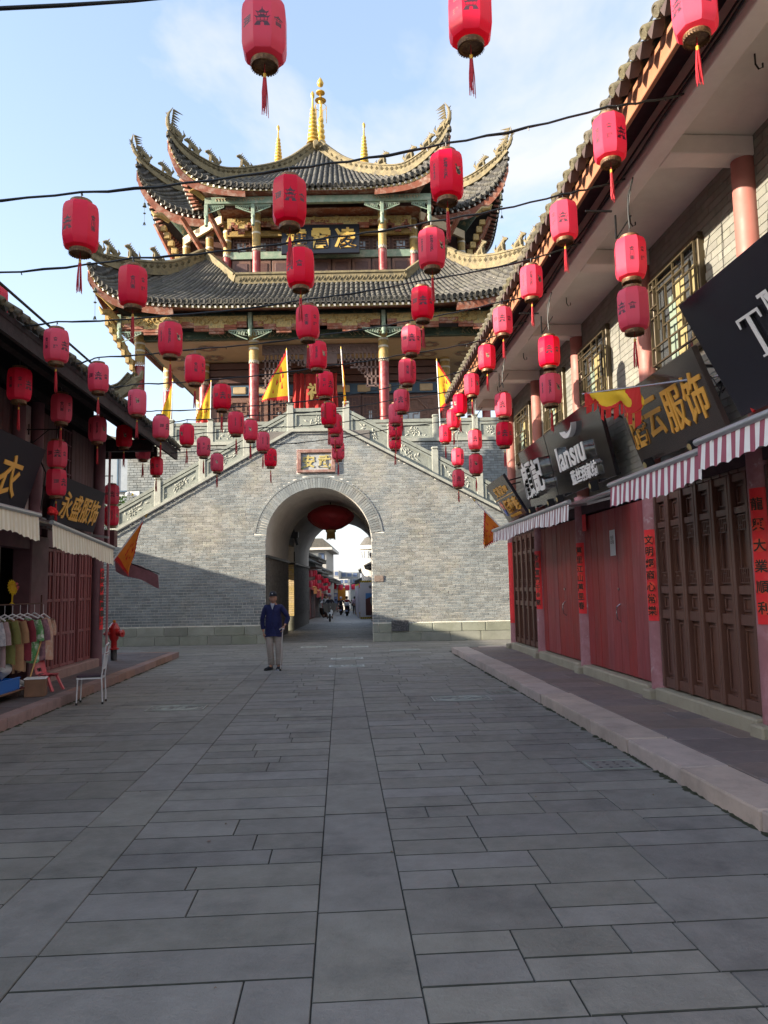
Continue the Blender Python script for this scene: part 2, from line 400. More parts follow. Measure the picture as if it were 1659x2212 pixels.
cover('manhole_cover','grey carved oval manhole cover in front of the white chair',-2.5,11.6,0.86,0.5,M_slab)
cover('manhole_cover','grey carved oval manhole cover near the right kerb',1.85,11.75,0.9,0.52,M_slab)
cover('drain_cover','grey stone drain cover with holes beside the round manhole cover',2.6,12.3,0.42,0.36,M_slab,False,True,'drain cover')
cover('drain_cover','grey stone drain cover with holes hard against the right kerb',2.6,7.25,0.5,0.36,M_slab,False,True,'drain cover')
# ------------------------------------------------------------------ pavements
wr=MB(); wr.box(3.06,5.2,-3,19.9,-0.05,0.138); wr=wr.build('pavement',M_joint,None,ST,kind='structure')
s=-0.5; k=0
while s<19.8:
    e=min(s+random.uniform(.95,1.3),19.9)
    inst('kerbstone',kerb_me,wr,ST@T3((2.92+3.36)/2+random.uniform(-.007,.007),(s+e)/2,0.152+random.uniform(-.006,.004))@RZ(random.uniform(-.003,.003))@SC(0.44,e-s-0.018,3.2)); s=e
for i in range(3): inst('kerbstone',kerb_me,wr,ST@T3(3.36+0.38+0.62*i+.2,19.75,0.152)@SC(0.98 if i==9 else 0.61,0.34,3.2))
um = [m for m in (u.mesh('pavement_slab', M_walk), u.mesh('pavement_slab', M_walk2))]
def pave(par,t0,t1,s0,s1,me,hmin,hmax,lmin,lmax,zt,F=ST,limit=10**9):
    z=s0; n=0; rest=MB()
    while z<s1-0.02:
        h=min(random.uniform(hmin,hmax),s1-z); q=cut(t0,t1,lmin,lmax)
        for a,c in zip(q[:-1],q[1:]):
            W_=F@T3((a+c)/2,z+h/2,zt+random.uniform(-.002,.002))@SC(c-a-.008,h-.008,1)
            inst('pavement_slab',me,par,W_); n+=1
        z+=h
pave(wr,3.37,5.2,2.5,19.57,um[0],0.42,0.62,0.5,0.95,0.152)
wl=MB(); wl.box(-9.5,-4.5,-3,20.5,-0.05,0.138); wl=wl.build('pavement',M_joint,None,ST,kind='structure')
kerb2_me=u.mesh('kerbstone',M_kerb2)
s=2.0
while s<20.4:
    e=min(s+random.uniform(.7,1.1),20.5)
    inst('kerbstone',kerb2_me,wl,ST@T3(-4.49,(s+e)/2,0.15+random.uniform(-.004,.004))@SC(0.22,e-s-0.01,3.2)); s=e
for i in range(6): inst('kerbstone',kerb2_me,wl,ST@T3(-4.6-.4-.82*i,20.39,0.15)@SC(0.8,0.22,3.2))
pave(wl,-9.5,-4.61,6.5,20.27,um[1],0.45,0.65,0.6,1.1,0.15)

# moss and dirt in the gutters
M_moss=mat('moss and gutter dirt',(0.07,0.075,0.045),0.95,noise=.3,nscale=20)
q=MB()
for t0,sg,n in ((2.918,-1,330),(-4.378,1,300)):
    for k in range(n):
        s=3+16.5*random.random()**1.3; w_=random.uniform(.008,.035)*(1+(math.sin(s*3.1)>.3)); L_=random.uniform(.02,.09); h=random.uniform(.004,.016)
        a=t0+sg*0; b=t0+sg*w_
        q.add([(a,s-L_,.001),(b,s-L_*.4,.001),(b,s+L_*.4,.001),(a,s+L_,.001),(a,s,h+.004)],[(0,1,4),(1,2,4),(2,3,4),(1,0,4),(4,2,1),(4,3,2)])
tag(q.build('gutter_moss',M_moss,None,ST),'dark moss and dirt lying in the gutters along the kerbs','moss',kind='stuff')
M_leafd=mat('dry leaf litter',(.16,.10,.045),.8,vary=.3)
q=MB()
for k in range(90):
    s=3.2+15*random.random(); t=random.choice((2.86-abs(random.gauss(0,.12)),-4.3+abs(random.gauss(0,.12)),random.uniform(-4,2.8))); a=random.uniform(0,6.28); r_=random.uniform(.008,.02); q.var=random.random()
    c,s_=math.cos(a)*r_,math.sin(a)*r_
    q.add([(t+c,s+s_,.006),(t-s_*.5,s+c*.5,.012),(t-c,s-s_,.005),(t+s_*.5,s-c*.5,.010)],[(0,1,2,3)])
tag(q.build('leaf_litter',M_leafd,None,ST),'small dry leaves and specks scattered over the paving','litter',kind='stuff')
# ------------------------------------------------------------------ the brick gate
GY=24.6; GX=-2.2; GR=1.76; GS=3.37; XL,XR=GX-GR,GX+GR
PZ=7.1; RY_=26.6; PX0,PX1=-9.3,4.95
def topz(x):
    if x<-3.06: return 7.1+0.555*(x+3.06)
    if x>-1.27: return 7.1-0.545*(x+1.27)
    return 7.1
gate=thing('city_gate','grey brick city gate with a round arch and a double stair climbing its front','gate',T3(GX,GY,0))
def arch_z(x,r=GR):
    d=abs(x-GX)
    return GS+math.sqrt(max(0,r*r-d*d)) if d<r else None
def strips(mb,y,x0,x1,top,bot,step=0.25,flip=False):
    xs=[x0]; x=x0
    while x<x1-1e-6:
        x=min(x+step,x1); xs.append(x)
    for k in (XL,XR,-3.06,-1.27):
        if x0<k<x1: xs.append(k)
    xs=sorted(set(round(v,4) for v in xs))
    for a,c in zip(xs[:-1],xs[1:]):
        m_=(a+c)/2
        def bz(v):
            if XL-1e-6<=m_<=XR+1e-6: return arch_z(min(max(v,XL+1e-5),XR-1e-5)) or GS
            return bot(v)
        p=[(a,y,bz(a)),(c,y,bz(c)),(c,y,top(c)),(a,y,top(a))]
        mb.quad(*(p if not flip else p[::-1]))
# core masses
core=MB()
strips(core,GY+0.012,-14,9.5,lambda x:topz(x)-0.02,lambda x:0,0.1)
core.build('mortar_bed',M_mortar,gate)
cm=MB()
for a,c in ((-14,XL-.02),(XR+.02,9.5)):
    n=[a]+[v for v in (-3.06,-1.27) if a<v<c]+[c]
    poly=[(a,0),(c,0)]+[(v,topz(v)-0.03) for v in n[::-1]]
    cm.prism(poly,lambda u_,v_,d:(u_,d,v_),GY+0.05,RY_+0.02)
cm.box(PX0,XL-.02,RY_+.03,30.39,0,PZ-.02); cm.box(XR+.02,PX1,RY_+.03,30.39,0,PZ-.02)
cm.box(PX0,XL-.02,32.3,38.5,-.1,PZ-.02); cm.box(XR+.02,PX1,32.3,38.5,-.1,PZ-.02)
cm.box(XL,XR,GY+.06,38.4,5.25,PZ-.02)
cm.box(PX0,XL,30.41,32.29,3.6,PZ-.03); cm.box(XR,PX1,30.41,32.29,3.6,PZ-.03)
cm.box(PX1-.3,PX1,30.41,32.29,0,3.6)
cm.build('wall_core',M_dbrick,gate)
pf=MB(); pf.box(PX0-.12,PX1+.12,RY_-.05,38.7,PZ-.06,PZ+.06); pf.build('platform_floor',M_carvl,gate)
# vaults
va=MB(); n=28
for y0,y1 in ((GY+.02,30.4),(32.3,38.5)):
    for i in range(n):
        a0=math.pi*i/n; a1=math.pi*(i+1)/n
        p=lambda a,y:(GX+GR*math.cos(a),y,GS+GR*math.sin(a))
        va.quad(p(a0,y0),p(a1,y0),p(a1,y1),p(a0,y1))
    for x in (XL,XR): va.quad((x,y0,2.87),(x,y1,2.87),(x,y1,GS),(x,y0,GS))
va.quad((XL,30.4,5.2),(XR,30.4,5.2),(XR,32.3,5.2),(XL,32.3,5.2))
va.build('vault',M_plast,gate,smooth=40)
sp=MB(); strips(sp,32.28,PX0,PX1,lambda x:5.3,lambda x:2.87,0.15); strips(sp,30.42,XL-1.0,XR+1.0,lambda x:5.3,lambda x:2.87,0.15,True)
sp.build('inner_plaster',M_plast,gate)
ri=MB(); strips(ri,38.52,PX0,PX1,lambda x:PZ,lambda x:0,0.3,True); ri.build('rear_wall',M_brick,gate)
im=MB()
for x,sg in ((XL,1),(XR,-1)):
    for y0,y1 in ((GY+.02,30.42),(32.26,38.5)): im.box(min(x,x+sg*.07),max(x,x+sg*.07),y0,y1,2.83,2.92)
for a,c in ((PX0,XL+.07),(XR-.07,PX1)): im.box(a,c,32.2,32.26,2.83,2.92)
im.build('impost',M_black,gate)
cab=MB(); cab.tube([(XL+.03,32.2,GS+.02),(XL+.03,32.2,2.95)],.03,6); cab.box(XL+.02,XL+.35,30.9,31.2,3.9,4.15); cab.beam((XL+.1,31,4.4),(XL+.3,31.0,3.6),.12,.1); cab.build('conduit',M_black,gate)
# bricks
bk=MB(); bk.add([(-.5,0,0),(.5,0,0),(.5,0,1),(-.5,0,1),(-.5,1,0),(.5,1,0),(.5,1,1),(-.5,1,1)],[(0,1,2,3),(0,4,5,1),(3,2,6,7),(0,3,7,4),(1,5,6,2)])
brick_me=bk.mesh('brick',M_brick)
BR=[]   # x0,x1,z0,z1,y
CH=0.0925; BL=0.262
def courses(y,x0,x1,zlo,zhi,top,bot=None,ring=True):
    z=zlo; row=0
    while z<zhi:
        zc=z+CH/2
        ivs=[[x0,x1]]
        # clip against the sloping top
        x=x0
        step=0.02
        if ring:
            rr=GR+0.415
            if zc<GS+0.20: ex=(XL,XR)
            elif zc<GS+rr: d=math.sqrt(rr*rr-(zc-GS)**2); ex=(GX-d,GX+d)
            else: ex=None
            if ex: ivs=[[x0,ex[0]],[ex[1],x1]]
            if 5.62<zc<6.46:
                nv=[]
                for a,c in ivs:
                    if a<-2.9<c and c>-1.58: nv+=[[a,-2.9],[-1.57,c]]
                    elif ex and a<=-2.9<c: nv.append([a,min(c,-2.9)])
                    elif ex and a<-1.57<c: nv.append([max(a,-1.57),c])
                    else: nv.append([a,c])
                ivs=nv
        for a,c in ivs:
            if c-a<.03: continue
            off=(row%2)*BL/2+ (row*0.037)%0.05
            x=a-((a+off)%BL)
            while x<c:
                p,q=max(x,a),min(x+BL,c)
                if q-p>.03:
                    m_=(p+q)/2
                    if zc+CH*.3<top(m_) and (bot is None or zc>bot(m_)):
                        if random.random()<.06 and q-p>.2: BR.append((p,(p+q)/2,z,z+CH,y)); BR.append(((p+q)/2,q,z,z+CH,y))
                        else: BR.append((p,q,z,z+CH,y))
                x+=BL
        z+=CH; row+=1
courses(GY,-9.6,6.6,0.62,7.05,lambda x:topz(x)-.04)
courses(RY_,PX0,PX1,1.0,PZ-.1,lambda x:PZ-.1,lambda x:topz(x)+.1,False)
def bvis(q):
    x=(q[0]+q[1])/2; px=829+1600*x/q[4]; zc=q[2]
    hid=(px<240) or (px>1085)
    return (hid, abs(x+1.0)*0.9+abs(zc-1.9)*1.4 + (4 if q[4]>25 else 0) + (3 if q[1]-q[0]<.2 else 0))
BR.sort(key=bvis)
rest=MB()
for i,(a,c,z0,z1,y) in enumerate(BR):
    W_=T3((a+c)/2,y+random.uniform(-.004,.003),z0+.006)@SC(c-a-.013,.06,z1-z0-.013)
    if i<300: inst('brick',brick_me,gate,W_)
    else:
        rest.M=W_; rest.var=random.random(); rest.add([v.co[:] for v in brick_me.vertices],[tuple(p.vertices) for p in brick_me.polygons])
rest.M=None; rest.build('brick',M_brick,gate,kind='stuff')
# inner brick walls of the passage
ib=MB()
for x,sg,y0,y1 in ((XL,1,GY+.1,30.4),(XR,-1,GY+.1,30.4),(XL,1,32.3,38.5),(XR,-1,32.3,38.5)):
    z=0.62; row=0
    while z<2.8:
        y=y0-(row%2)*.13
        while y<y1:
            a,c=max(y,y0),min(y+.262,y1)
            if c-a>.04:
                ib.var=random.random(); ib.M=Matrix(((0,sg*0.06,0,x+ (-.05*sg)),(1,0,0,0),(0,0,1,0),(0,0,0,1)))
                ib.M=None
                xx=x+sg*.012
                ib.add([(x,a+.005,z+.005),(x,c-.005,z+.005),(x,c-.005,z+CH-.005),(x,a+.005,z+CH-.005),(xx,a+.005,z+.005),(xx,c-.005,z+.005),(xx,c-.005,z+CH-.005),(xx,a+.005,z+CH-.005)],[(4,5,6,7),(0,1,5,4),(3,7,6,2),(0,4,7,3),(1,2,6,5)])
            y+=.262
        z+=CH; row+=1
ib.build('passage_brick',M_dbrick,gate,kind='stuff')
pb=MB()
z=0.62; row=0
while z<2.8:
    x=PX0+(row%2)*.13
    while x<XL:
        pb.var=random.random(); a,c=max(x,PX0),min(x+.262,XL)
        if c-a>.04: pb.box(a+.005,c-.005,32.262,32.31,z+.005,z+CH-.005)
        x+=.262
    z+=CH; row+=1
pb.build('pier_brick',mat('sun-brightened yellow pier brick',(.55,.42,.20),.8,vary=.1,noise=.15,nscale=4),gate,kind='stuff')  # yellow paint tone, lightened to stand in for sunlight on this pier
# voussoirs
vb=MB(); vb.box(-.5,.5,0,1,0,1); vous_me=vb.mesh('arch_brick',M_brick)
nv=66
for i in range(nv):
    a=R(7)+R(166)*(i+.5)/nv; wd=GR*R(166)/nv
    W_=T3(GX,GY-.012,GS)@RY(-(a-math.pi/2))@T3(0,0,GR)@SC(wd*1.07-.012,.09,.335)
    inst('arch_brick',vous_me,gate,W_)
hd=MB()
for i in range(30):
    a=R(7)+R(166)*(i+.5)/30; wd=(GR+.38)*R(166)/30
    hd.M=T3(GX,GY-.02,GS)@RY(-(a-math.pi/2))@T3(0,0,GR+.345)@SC(wd-.008,.09,.06); hd.var=random.random(); hd.box(-.5,.5,0,1,0,1)
hd.M=None; hd.build('hood_brick',M_brick,gate,kind='stuff')
# base stones (two rows, each block a part)
bs=MB(); bs.M=None
bs.bbox(-.5,.5,0,1,0,1,.03); base_me=bs.mesh('base_stone',M_bst)
def base_row(y,x0,x1,z0,z1,off,F=I4):
    x=x0-off
    while x<x1:
        L=random.uniform(.75,1.05); a,c=max(x,x0),min(x+L,x1)
        if c-a>.08: inst('base_stone',base_me,gate,F@T3((a+c)/2,y+random.uniform(-.006,.006),z0)@SC(c-a-.012,.2,z1-z0-.01))
        x+=L
for a,c in ((-13,XL),(XR,6.8)):
    base_row(GY-.06,a,c,0,.30,0.2); base_row(GY-.05,a,c,.30,.60,0.6)
base_row(32.2,PX0,XL,0,.3,.2); base_row(32.2,PX0,XL,.3,.6,.5)
for x,sg in ((XL,1),(XR,-1)):
    for y0,y1 in ((GY+.16,30.4),(32.4,38.5)):
        for zz0 in (0,.3):
            q=cut(y0,y1,.75,1.05)
            for a,c in zip(q[:-1],q[1:]): inst('base_stone',base_me,gate,T3(x-sg*.14,(a+c)/2,zz0)@RZ(R(90))@T3(0,-.08,0)@SC(c-a-.012,.16,.29))
# carvings
def flower(mb,x,z,r,fn,n=8,seed=0):
    rnd=random.Random(seed)
    for k in range(n):
        a=2*math.pi*k/n+rnd.random()*.2
        c,s_=math.cos(a),math.sin(a)
        pts=[(x+c*r*.22,z+s_*r*.22),(x+c*r*.62-s_*r*.17,z+s_*r*.62+c*r*.17),(x+c*r,z+s_*r),(x+c*r*.62+s_*r*.17,z+s_*r*.62-c*r*.17)]
        vs=[fn(p[0],p[1],0) for p in pts]+[fn(x+c*r*.6,z+s_*r*.6,.035)]
        mb.add(vs,[(0,1,4),(1,2,4),(2,3,4),(3,0,4)])
    vs=[fn(x+math.cos(k*1.047)*r*.2,z+math.sin(k*1.047)*r*.2,.015) for k in range(6)]+[fn(x,z,.05)]
    mb.add(vs,[(k,(k+1)%6,6) for k in range(6)])
def leaf(mb,x,z,L,wd,a,fn):
    c,s_=math.cos(a),math.sin(a)
    pts=[(x,z),(x+c*L*.5-s_*wd,z+s_*L*.5+c*wd),(x+c*L,z+s_*L),(x+c*L*.5+s_*wd,z+s_*L*.5-c*wd)]
    mb.add([fn(p[0],p[1],0) for p in pts]+[fn(x+c*L*.5,z+s_*L*.5,.03)],[(0,1,4),(1,2,4),(2,3,4),(3,0,4)])
def balustrade(par,x0,x1,zf,y,first=True,last=True,F=I4,dark=False,seed=1):
    """posts at the ends, carved panel, rail; zf(x) = foot line"""
    m1=M_carv; m2=M_carvl
    L=x1-x0; sl=(zf(x1)-zf(x0))/L
    def fn(x,z,d): return (x,y-0.075-d,zf(x)+z)
    p=MB()
    def para(za,zb,ya,yb,xa=None,xb=None):
        xa=x0+.11 if xa is None else xa; xb=x1-.11 if xb is None else xb
        vs=[(xa,ya,zf(xa)+za),(xb,ya,zf(xb)+za),(xb,yb,zf(xb)+za),(xa,yb,zf(xa)+za),(xa,ya,zf(xa)+zb),(xb,ya,zf(xb)+zb),(xb,yb,zf(xb)+zb),(xa,yb,zf(xa)+zb)]
        p.add(vs,[(0,3,2,1),(4,5,6,7),(0,1,5,4),(1,2,6,5),(2,3,7,6),(3,0,4,7)])
    para(.05,.62,y-.05,y+.05); para(.05,.14,y-.085,y-.051); para(.54,.62,y-.085,y-.051)
    para(.141,.539,y-.085,y-.051,x0+.11,x0+.21); para(.141,.539,y-.085,y-.051,x1-.21,x1-.11)
    p.build('balustrade_panel',m1,par,F)
    p=MB(); para(.66,.78,y-.08,y+.08); p.build('hand_rail',m1,par,F)
    c=MB(); rnd=random.Random(seed); mid=(x0+x1)/2
    fn2=lambda x,z,d:(x,y-.051-d*.9,zf(x)+z)
    flower(c,mid+rnd.uniform(-.2,.2),.34,.17,fn2,8,seed)
    for k in range(11):
        xx=x0+.32+rnd.random()*(L-.64); leaf(c,xx,.2+rnd.random()*.25,.14+rnd.random()*.12,.04,rnd.uniform(0,6.28),fn2)
    c.build('carving',m2,par,F)
def post(par,x,z,y,h=1.02,F=I4):
    p=MB(); p.bbox(x-.11,x+.11,y-.11,y+.11,z-.05,z+h-.12,.012); p.bbox(x-.085,x+.085,y-.085,y+.085,z+h-.12,z+h-.08,.01); p.bbox(x-.12,x+.12,y-.12,y+.12,z+h-.08,z+h,.03)
    p.build('baluster_post',M_carvl,par,F)
YB=GY+.16
ptsL=[-3.12-1.49*k for k in range(5)]; ptsR=[-1.22+1.49*k for k in range(5)]
zf=lambda x:topz(x)+.0
for k in range(4):
    balustrade(gate,ptsL[k+1],ptsL[k],zf,YB,seed=10+k); balustrade(gate,ptsR[k],ptsR[k+1],zf,YB,seed=20+k)
balustrade(gate,ptsL[0],ptsR[0],zf,YB,seed=30)
for x in ptsL+ptsR: post(gate,x,topz(x),YB)
# sloping string course, pipe below
sc_=MB()
for a,c in ((-11,-3.06),(-3.06,-1.27),(-1.27,6.6)):
    sc_.prism([(a,topz(a)-.05),(c,topz(c)-.05),(c,topz(c)+.05),(a,topz(a)+.05)],lambda u_,v_,d:(u_,d,v_),GY-.05,GY+.5)
sc_.build('string_course',M_carvl,gate)
pi=MB(); pi.tube([(-10,GY-.07,topz(-10)-.1),(-3.06,GY-.07,7.0),(-1.27,GY-.07,7.0),(6.6,GY-.07,topz(6.6)-.1)],.022,6); pi.build('cable_pipe',M_black,gate)
# steps behind the balustrade
sp=MB(); 
for k in range(34):
    x=-3.06-k*.27; sp.box(x-.27,x,GY+.3,RY_,topz(x)-.35,topz(x)-.12)
    x=-1.27+k*.27; sp.box(x,x+.27,GY+.3,RY_,topz(x)-.35,topz(x)-.12)
sp.build('steps',M_carv,gate)
# upper balustrade on the platform
zp=lambda x:PZ+.02
for xs in ([-9.2,-7.75,-6.3,-4.85,-3.4],[-.95,.5,1.95,3.4,4.85]):
    for k in range(4): balustrade(gate,xs[k],xs[k+1],zp,RY_+.15,seed=40+k)
    for x in xs: post(gate,x,PZ,RY_+.15,.95)
for y0 in range(6):
    pass
sd=MB()
for x in (PX0+.1,PX1-.1): sd.box(x-.06,x+.06,RY_+.3,38.4,PZ+.05,PZ+.7); sd.box(x-.09,x+.09,RY_+.3,38.4,PZ+.7,PZ+.82)
sd.build('side_balustrade',M_carv,gate)
# plaque over the arch
M_pfr=mat('flaking pink frame',(0.24,0.12,0.10),0.8,noise=0.2,nscale=8,bump=0.4,dirt=(0.5,0.42,0.36),dscale=5,damt=0.9)
M_pst=mat('plaque stone',(0.33,0.35,0.36),0.8,noise=0.15,dirt=(0.5,0.5,0.46),dscale=4,damt=0.6)
M_yel=mat('faded yellow letters',(0.45,0.37,0.13),0.6,noise=0.2,nscale=9)
fr=MB(); x0,x1,z0,z1=-2.88,-1.60,5.64,6.42
fr.bbox(x0,x1,GY-.1,GY+.05,z1-.11,z1,.01); fr.bbox(x0,x1,GY-.1,GY+.05,z0,z0+.09,.01); fr.bbox(x0,x0+.13,GY-.1,GY+.05,z0+.092,z1-.112,.01); fr.bbox(x1-.13,x1,GY-.1,GY+.05,z0+.092,z1-.112,.01)
pl=fr.build('plaque_frame',M_pfr,gate)
q=MB(); q.box(x0+.12,x1-.12,GY-.01,GY+.05,z0+.08,z1-.1); q.build('plaque_stone',M_pst,gate)
for ch,xx in (('安',-2.50),('武',-1.97)):
    inst('lettering',text_mesh(ch,.44,.012,M_yel,.012),gate,T3(xx,GY-.02,6.02)@RX(R(90)))
gr=MB()
for xx in (-2.72,-1.78):
    for k in range(26):
        a=random.uniform(-.8,.8); h=random.uniform(.05,.14); x=xx+random.uniform(-.07,.07)
        gr.add([(x-.006,GY-.07,5.73),(x+.006,GY-.07,5.73),(x+a*h,GY-.08-random.random()*.05,5.73+h)],[(0,1,2)])
M_grass=mat('grass',(0.07,0.12,0.03),0.8); o=gr.build('grass_tuft',M_grass,gate)
M_blkp=mat('black engraved plaque',(0.03,0.03,0.032),0.5,dirt=(0.4,0.4,0.4),dscale=22,damt=0.7)
q=MB(); q.bbox(.17,.74,GY-.09,GY-.055,.33,.68,.008); tag(q.build('stone_plaque',M_blkp),'small black engraved plaque on the gate base right of the arch','plaque')
M_brn=mat('weathered brown plate',(0.22,0.17,0.14),0.6,noise=.3,nscale=9)
q=MB(); q.bbox(-.36,-.06,GY-.03,GY-.006,1.96,2.16,.004); tag(q.build('metal_plate',M_brn),'small weathered brown plate on the brick right of the arch','plate')
M_white=mat('white enamel',(0.75,0.76,0.78),0.4); M_sgy=mat('sign yellow',(0.8,0.55,0.05),0.5)
sg=thing('warning_sign','small white warning sign with yellow triangle on the left brick wall','sign',T3(-9.0,RY_-.02,5.3))
q=MB(); q.bbox(-9.17,-8.83,RY_-.04,RY_-.012,5.21,5.39,.006); q.build('plate',M_white,sg)
q=MB(); q.add([(-9.14,RY_-.043,5.24),(-9.02,RY_-.043,5.24),(-9.08,RY_-.043,5.35)],[(0,1,2)]); q.build('symbol',M_sgy,sg)
inst('lettering',text_mesh('!',.09,0,M_black,.002),sg,T3(-9.08,RY_-.046,5.28)@RX(R(90)))
cmx=thing('security_camera','white dome camera beside the warning sign','camera',T3(-9.24,RY_-.04,5.3)); q=MB(); q.lathe([(.0,-.06),(.05,-.05),(.07,0),(.06,.05),(.0,.06)],10,(-9.24,RY_-.09,5.3)); q.build('dome',M_white,cmx,smooth=40); q=MB(); q.box(-9.27,-9.21,RY_-.08,RY_,5.33,5.37); q.build('bracket',M_white,cmx)
# ------------------------------------------------------------------ tower
M_tile=mat('grey roof tile',(0.085,0.082,0.073),0.85,vary=0.28,noise=0.25,nscale=7,bump=0.5,bscale=45,dirt=(0.17,0.155,0.115),dscale=2.2,damt=0.6)
M_pan=mat('dark grey pan tile',(0.05,0.048,0.045),0.9,noise=0.3)  # even dark grey of the pan tile layer under the barrel tiles
M_ridge=mat('lichen covered ridge plaster',(0.21,0.172,0.095),0.85,noise=0.25,nscale=6,bump=0.6,bscale=30,dirt=(0.05,0.05,0.045),dscale=3.2,damt=0.9)
M_fascia=mat('peeling red fascia',(0.24,0.075,0.04),0.7,noise=0.2,nscale=5,dirt=(0.55,0.47,0.38),dscale=3.2,damt=0.8)
M_redp=mat('red lacquer column',(0.25,0.028,0.03),0.45,noise=0.12,nscale=3,dirt=(0.55,0.42,0.38),dscale=3.0,damt=0.45)
M_gold=mat('gold painted carving',(0.42,0.28,0.09),0.55,noise=0.3,nscale=14,bump=0.7,bscale=60,dirt=(0.14,0.15,0.08),dscale=6,damt=0.7)
M_goldd=mat('gold relief on green',(0.46,0.35,0.14),0.6,noise=0.35,nscale=20,bump=0.8,bscale=50,col2=(0.14,0.20,0.13),c2amt=0.8,c2scale=9,thr=.6)
M_finial=mat('gilded finial',(0.62,0.40,0.08),0.38,0.35,noise=0.15,nscale=8)
M_green=mat('pale green painted beam',(0.22,0.31,0.235),0.6,noise=0.15,nscale=5,dirt=(0.55,0.52,0.42),dscale=4,damt=0.7)
M_dgreen=mat('dark green painted beam',(0.05,0.085,0.06),0.6,noise=0.2,nscale=7,col2=(0.36,0.27,0.12),c2amt=0.7,c2scale=5,thr=.6)
M_blue=mat('painted band blue',(0.05,0.10,0.16),0.6,noise=0.2)
M_cream=mat('cream paint',(0.46,0.36,0.22),0.6,noise=0.12)
M_soff=mat('peach soffit',(0.50,0.34,0.19),0.7,noise=0.08,nscale=3,dirt=(0.45,0.36,0.25),dscale=2,damt=0.4)
M_wood=mat('dark brown joinery',(0.10,0.05,0.042),0.5,vary=.08,noise=0.2,nscale=6,bump=.15)
M_wood2=mat('brown carved wood',(0.17,0.09,0.065),0.55,noise=0.25,nscale=8,bump=.3)
M_wood3=mat('grey brown fretwork',(0.16,0.11,0.10),0.6,noise=0.2)
M_pane=glass('pale window pane',(0.30,0.33,0.36))
M_white2=mat('white lime end',(0.62,0.60,0.55),0.8,noise=0.1)
M_band=mat('white zigzag',(0.62,0.58,0.48),0.6)
M_bell=mat('old bronze',(0.10,0.11,0.08),0.5,0.6)
TX=-2.25
tower=thing('gate_tower','ornate tiled gate tower with upturned eaves and gilded finials on the brick gate','tower',T3(TX,31,PZ))
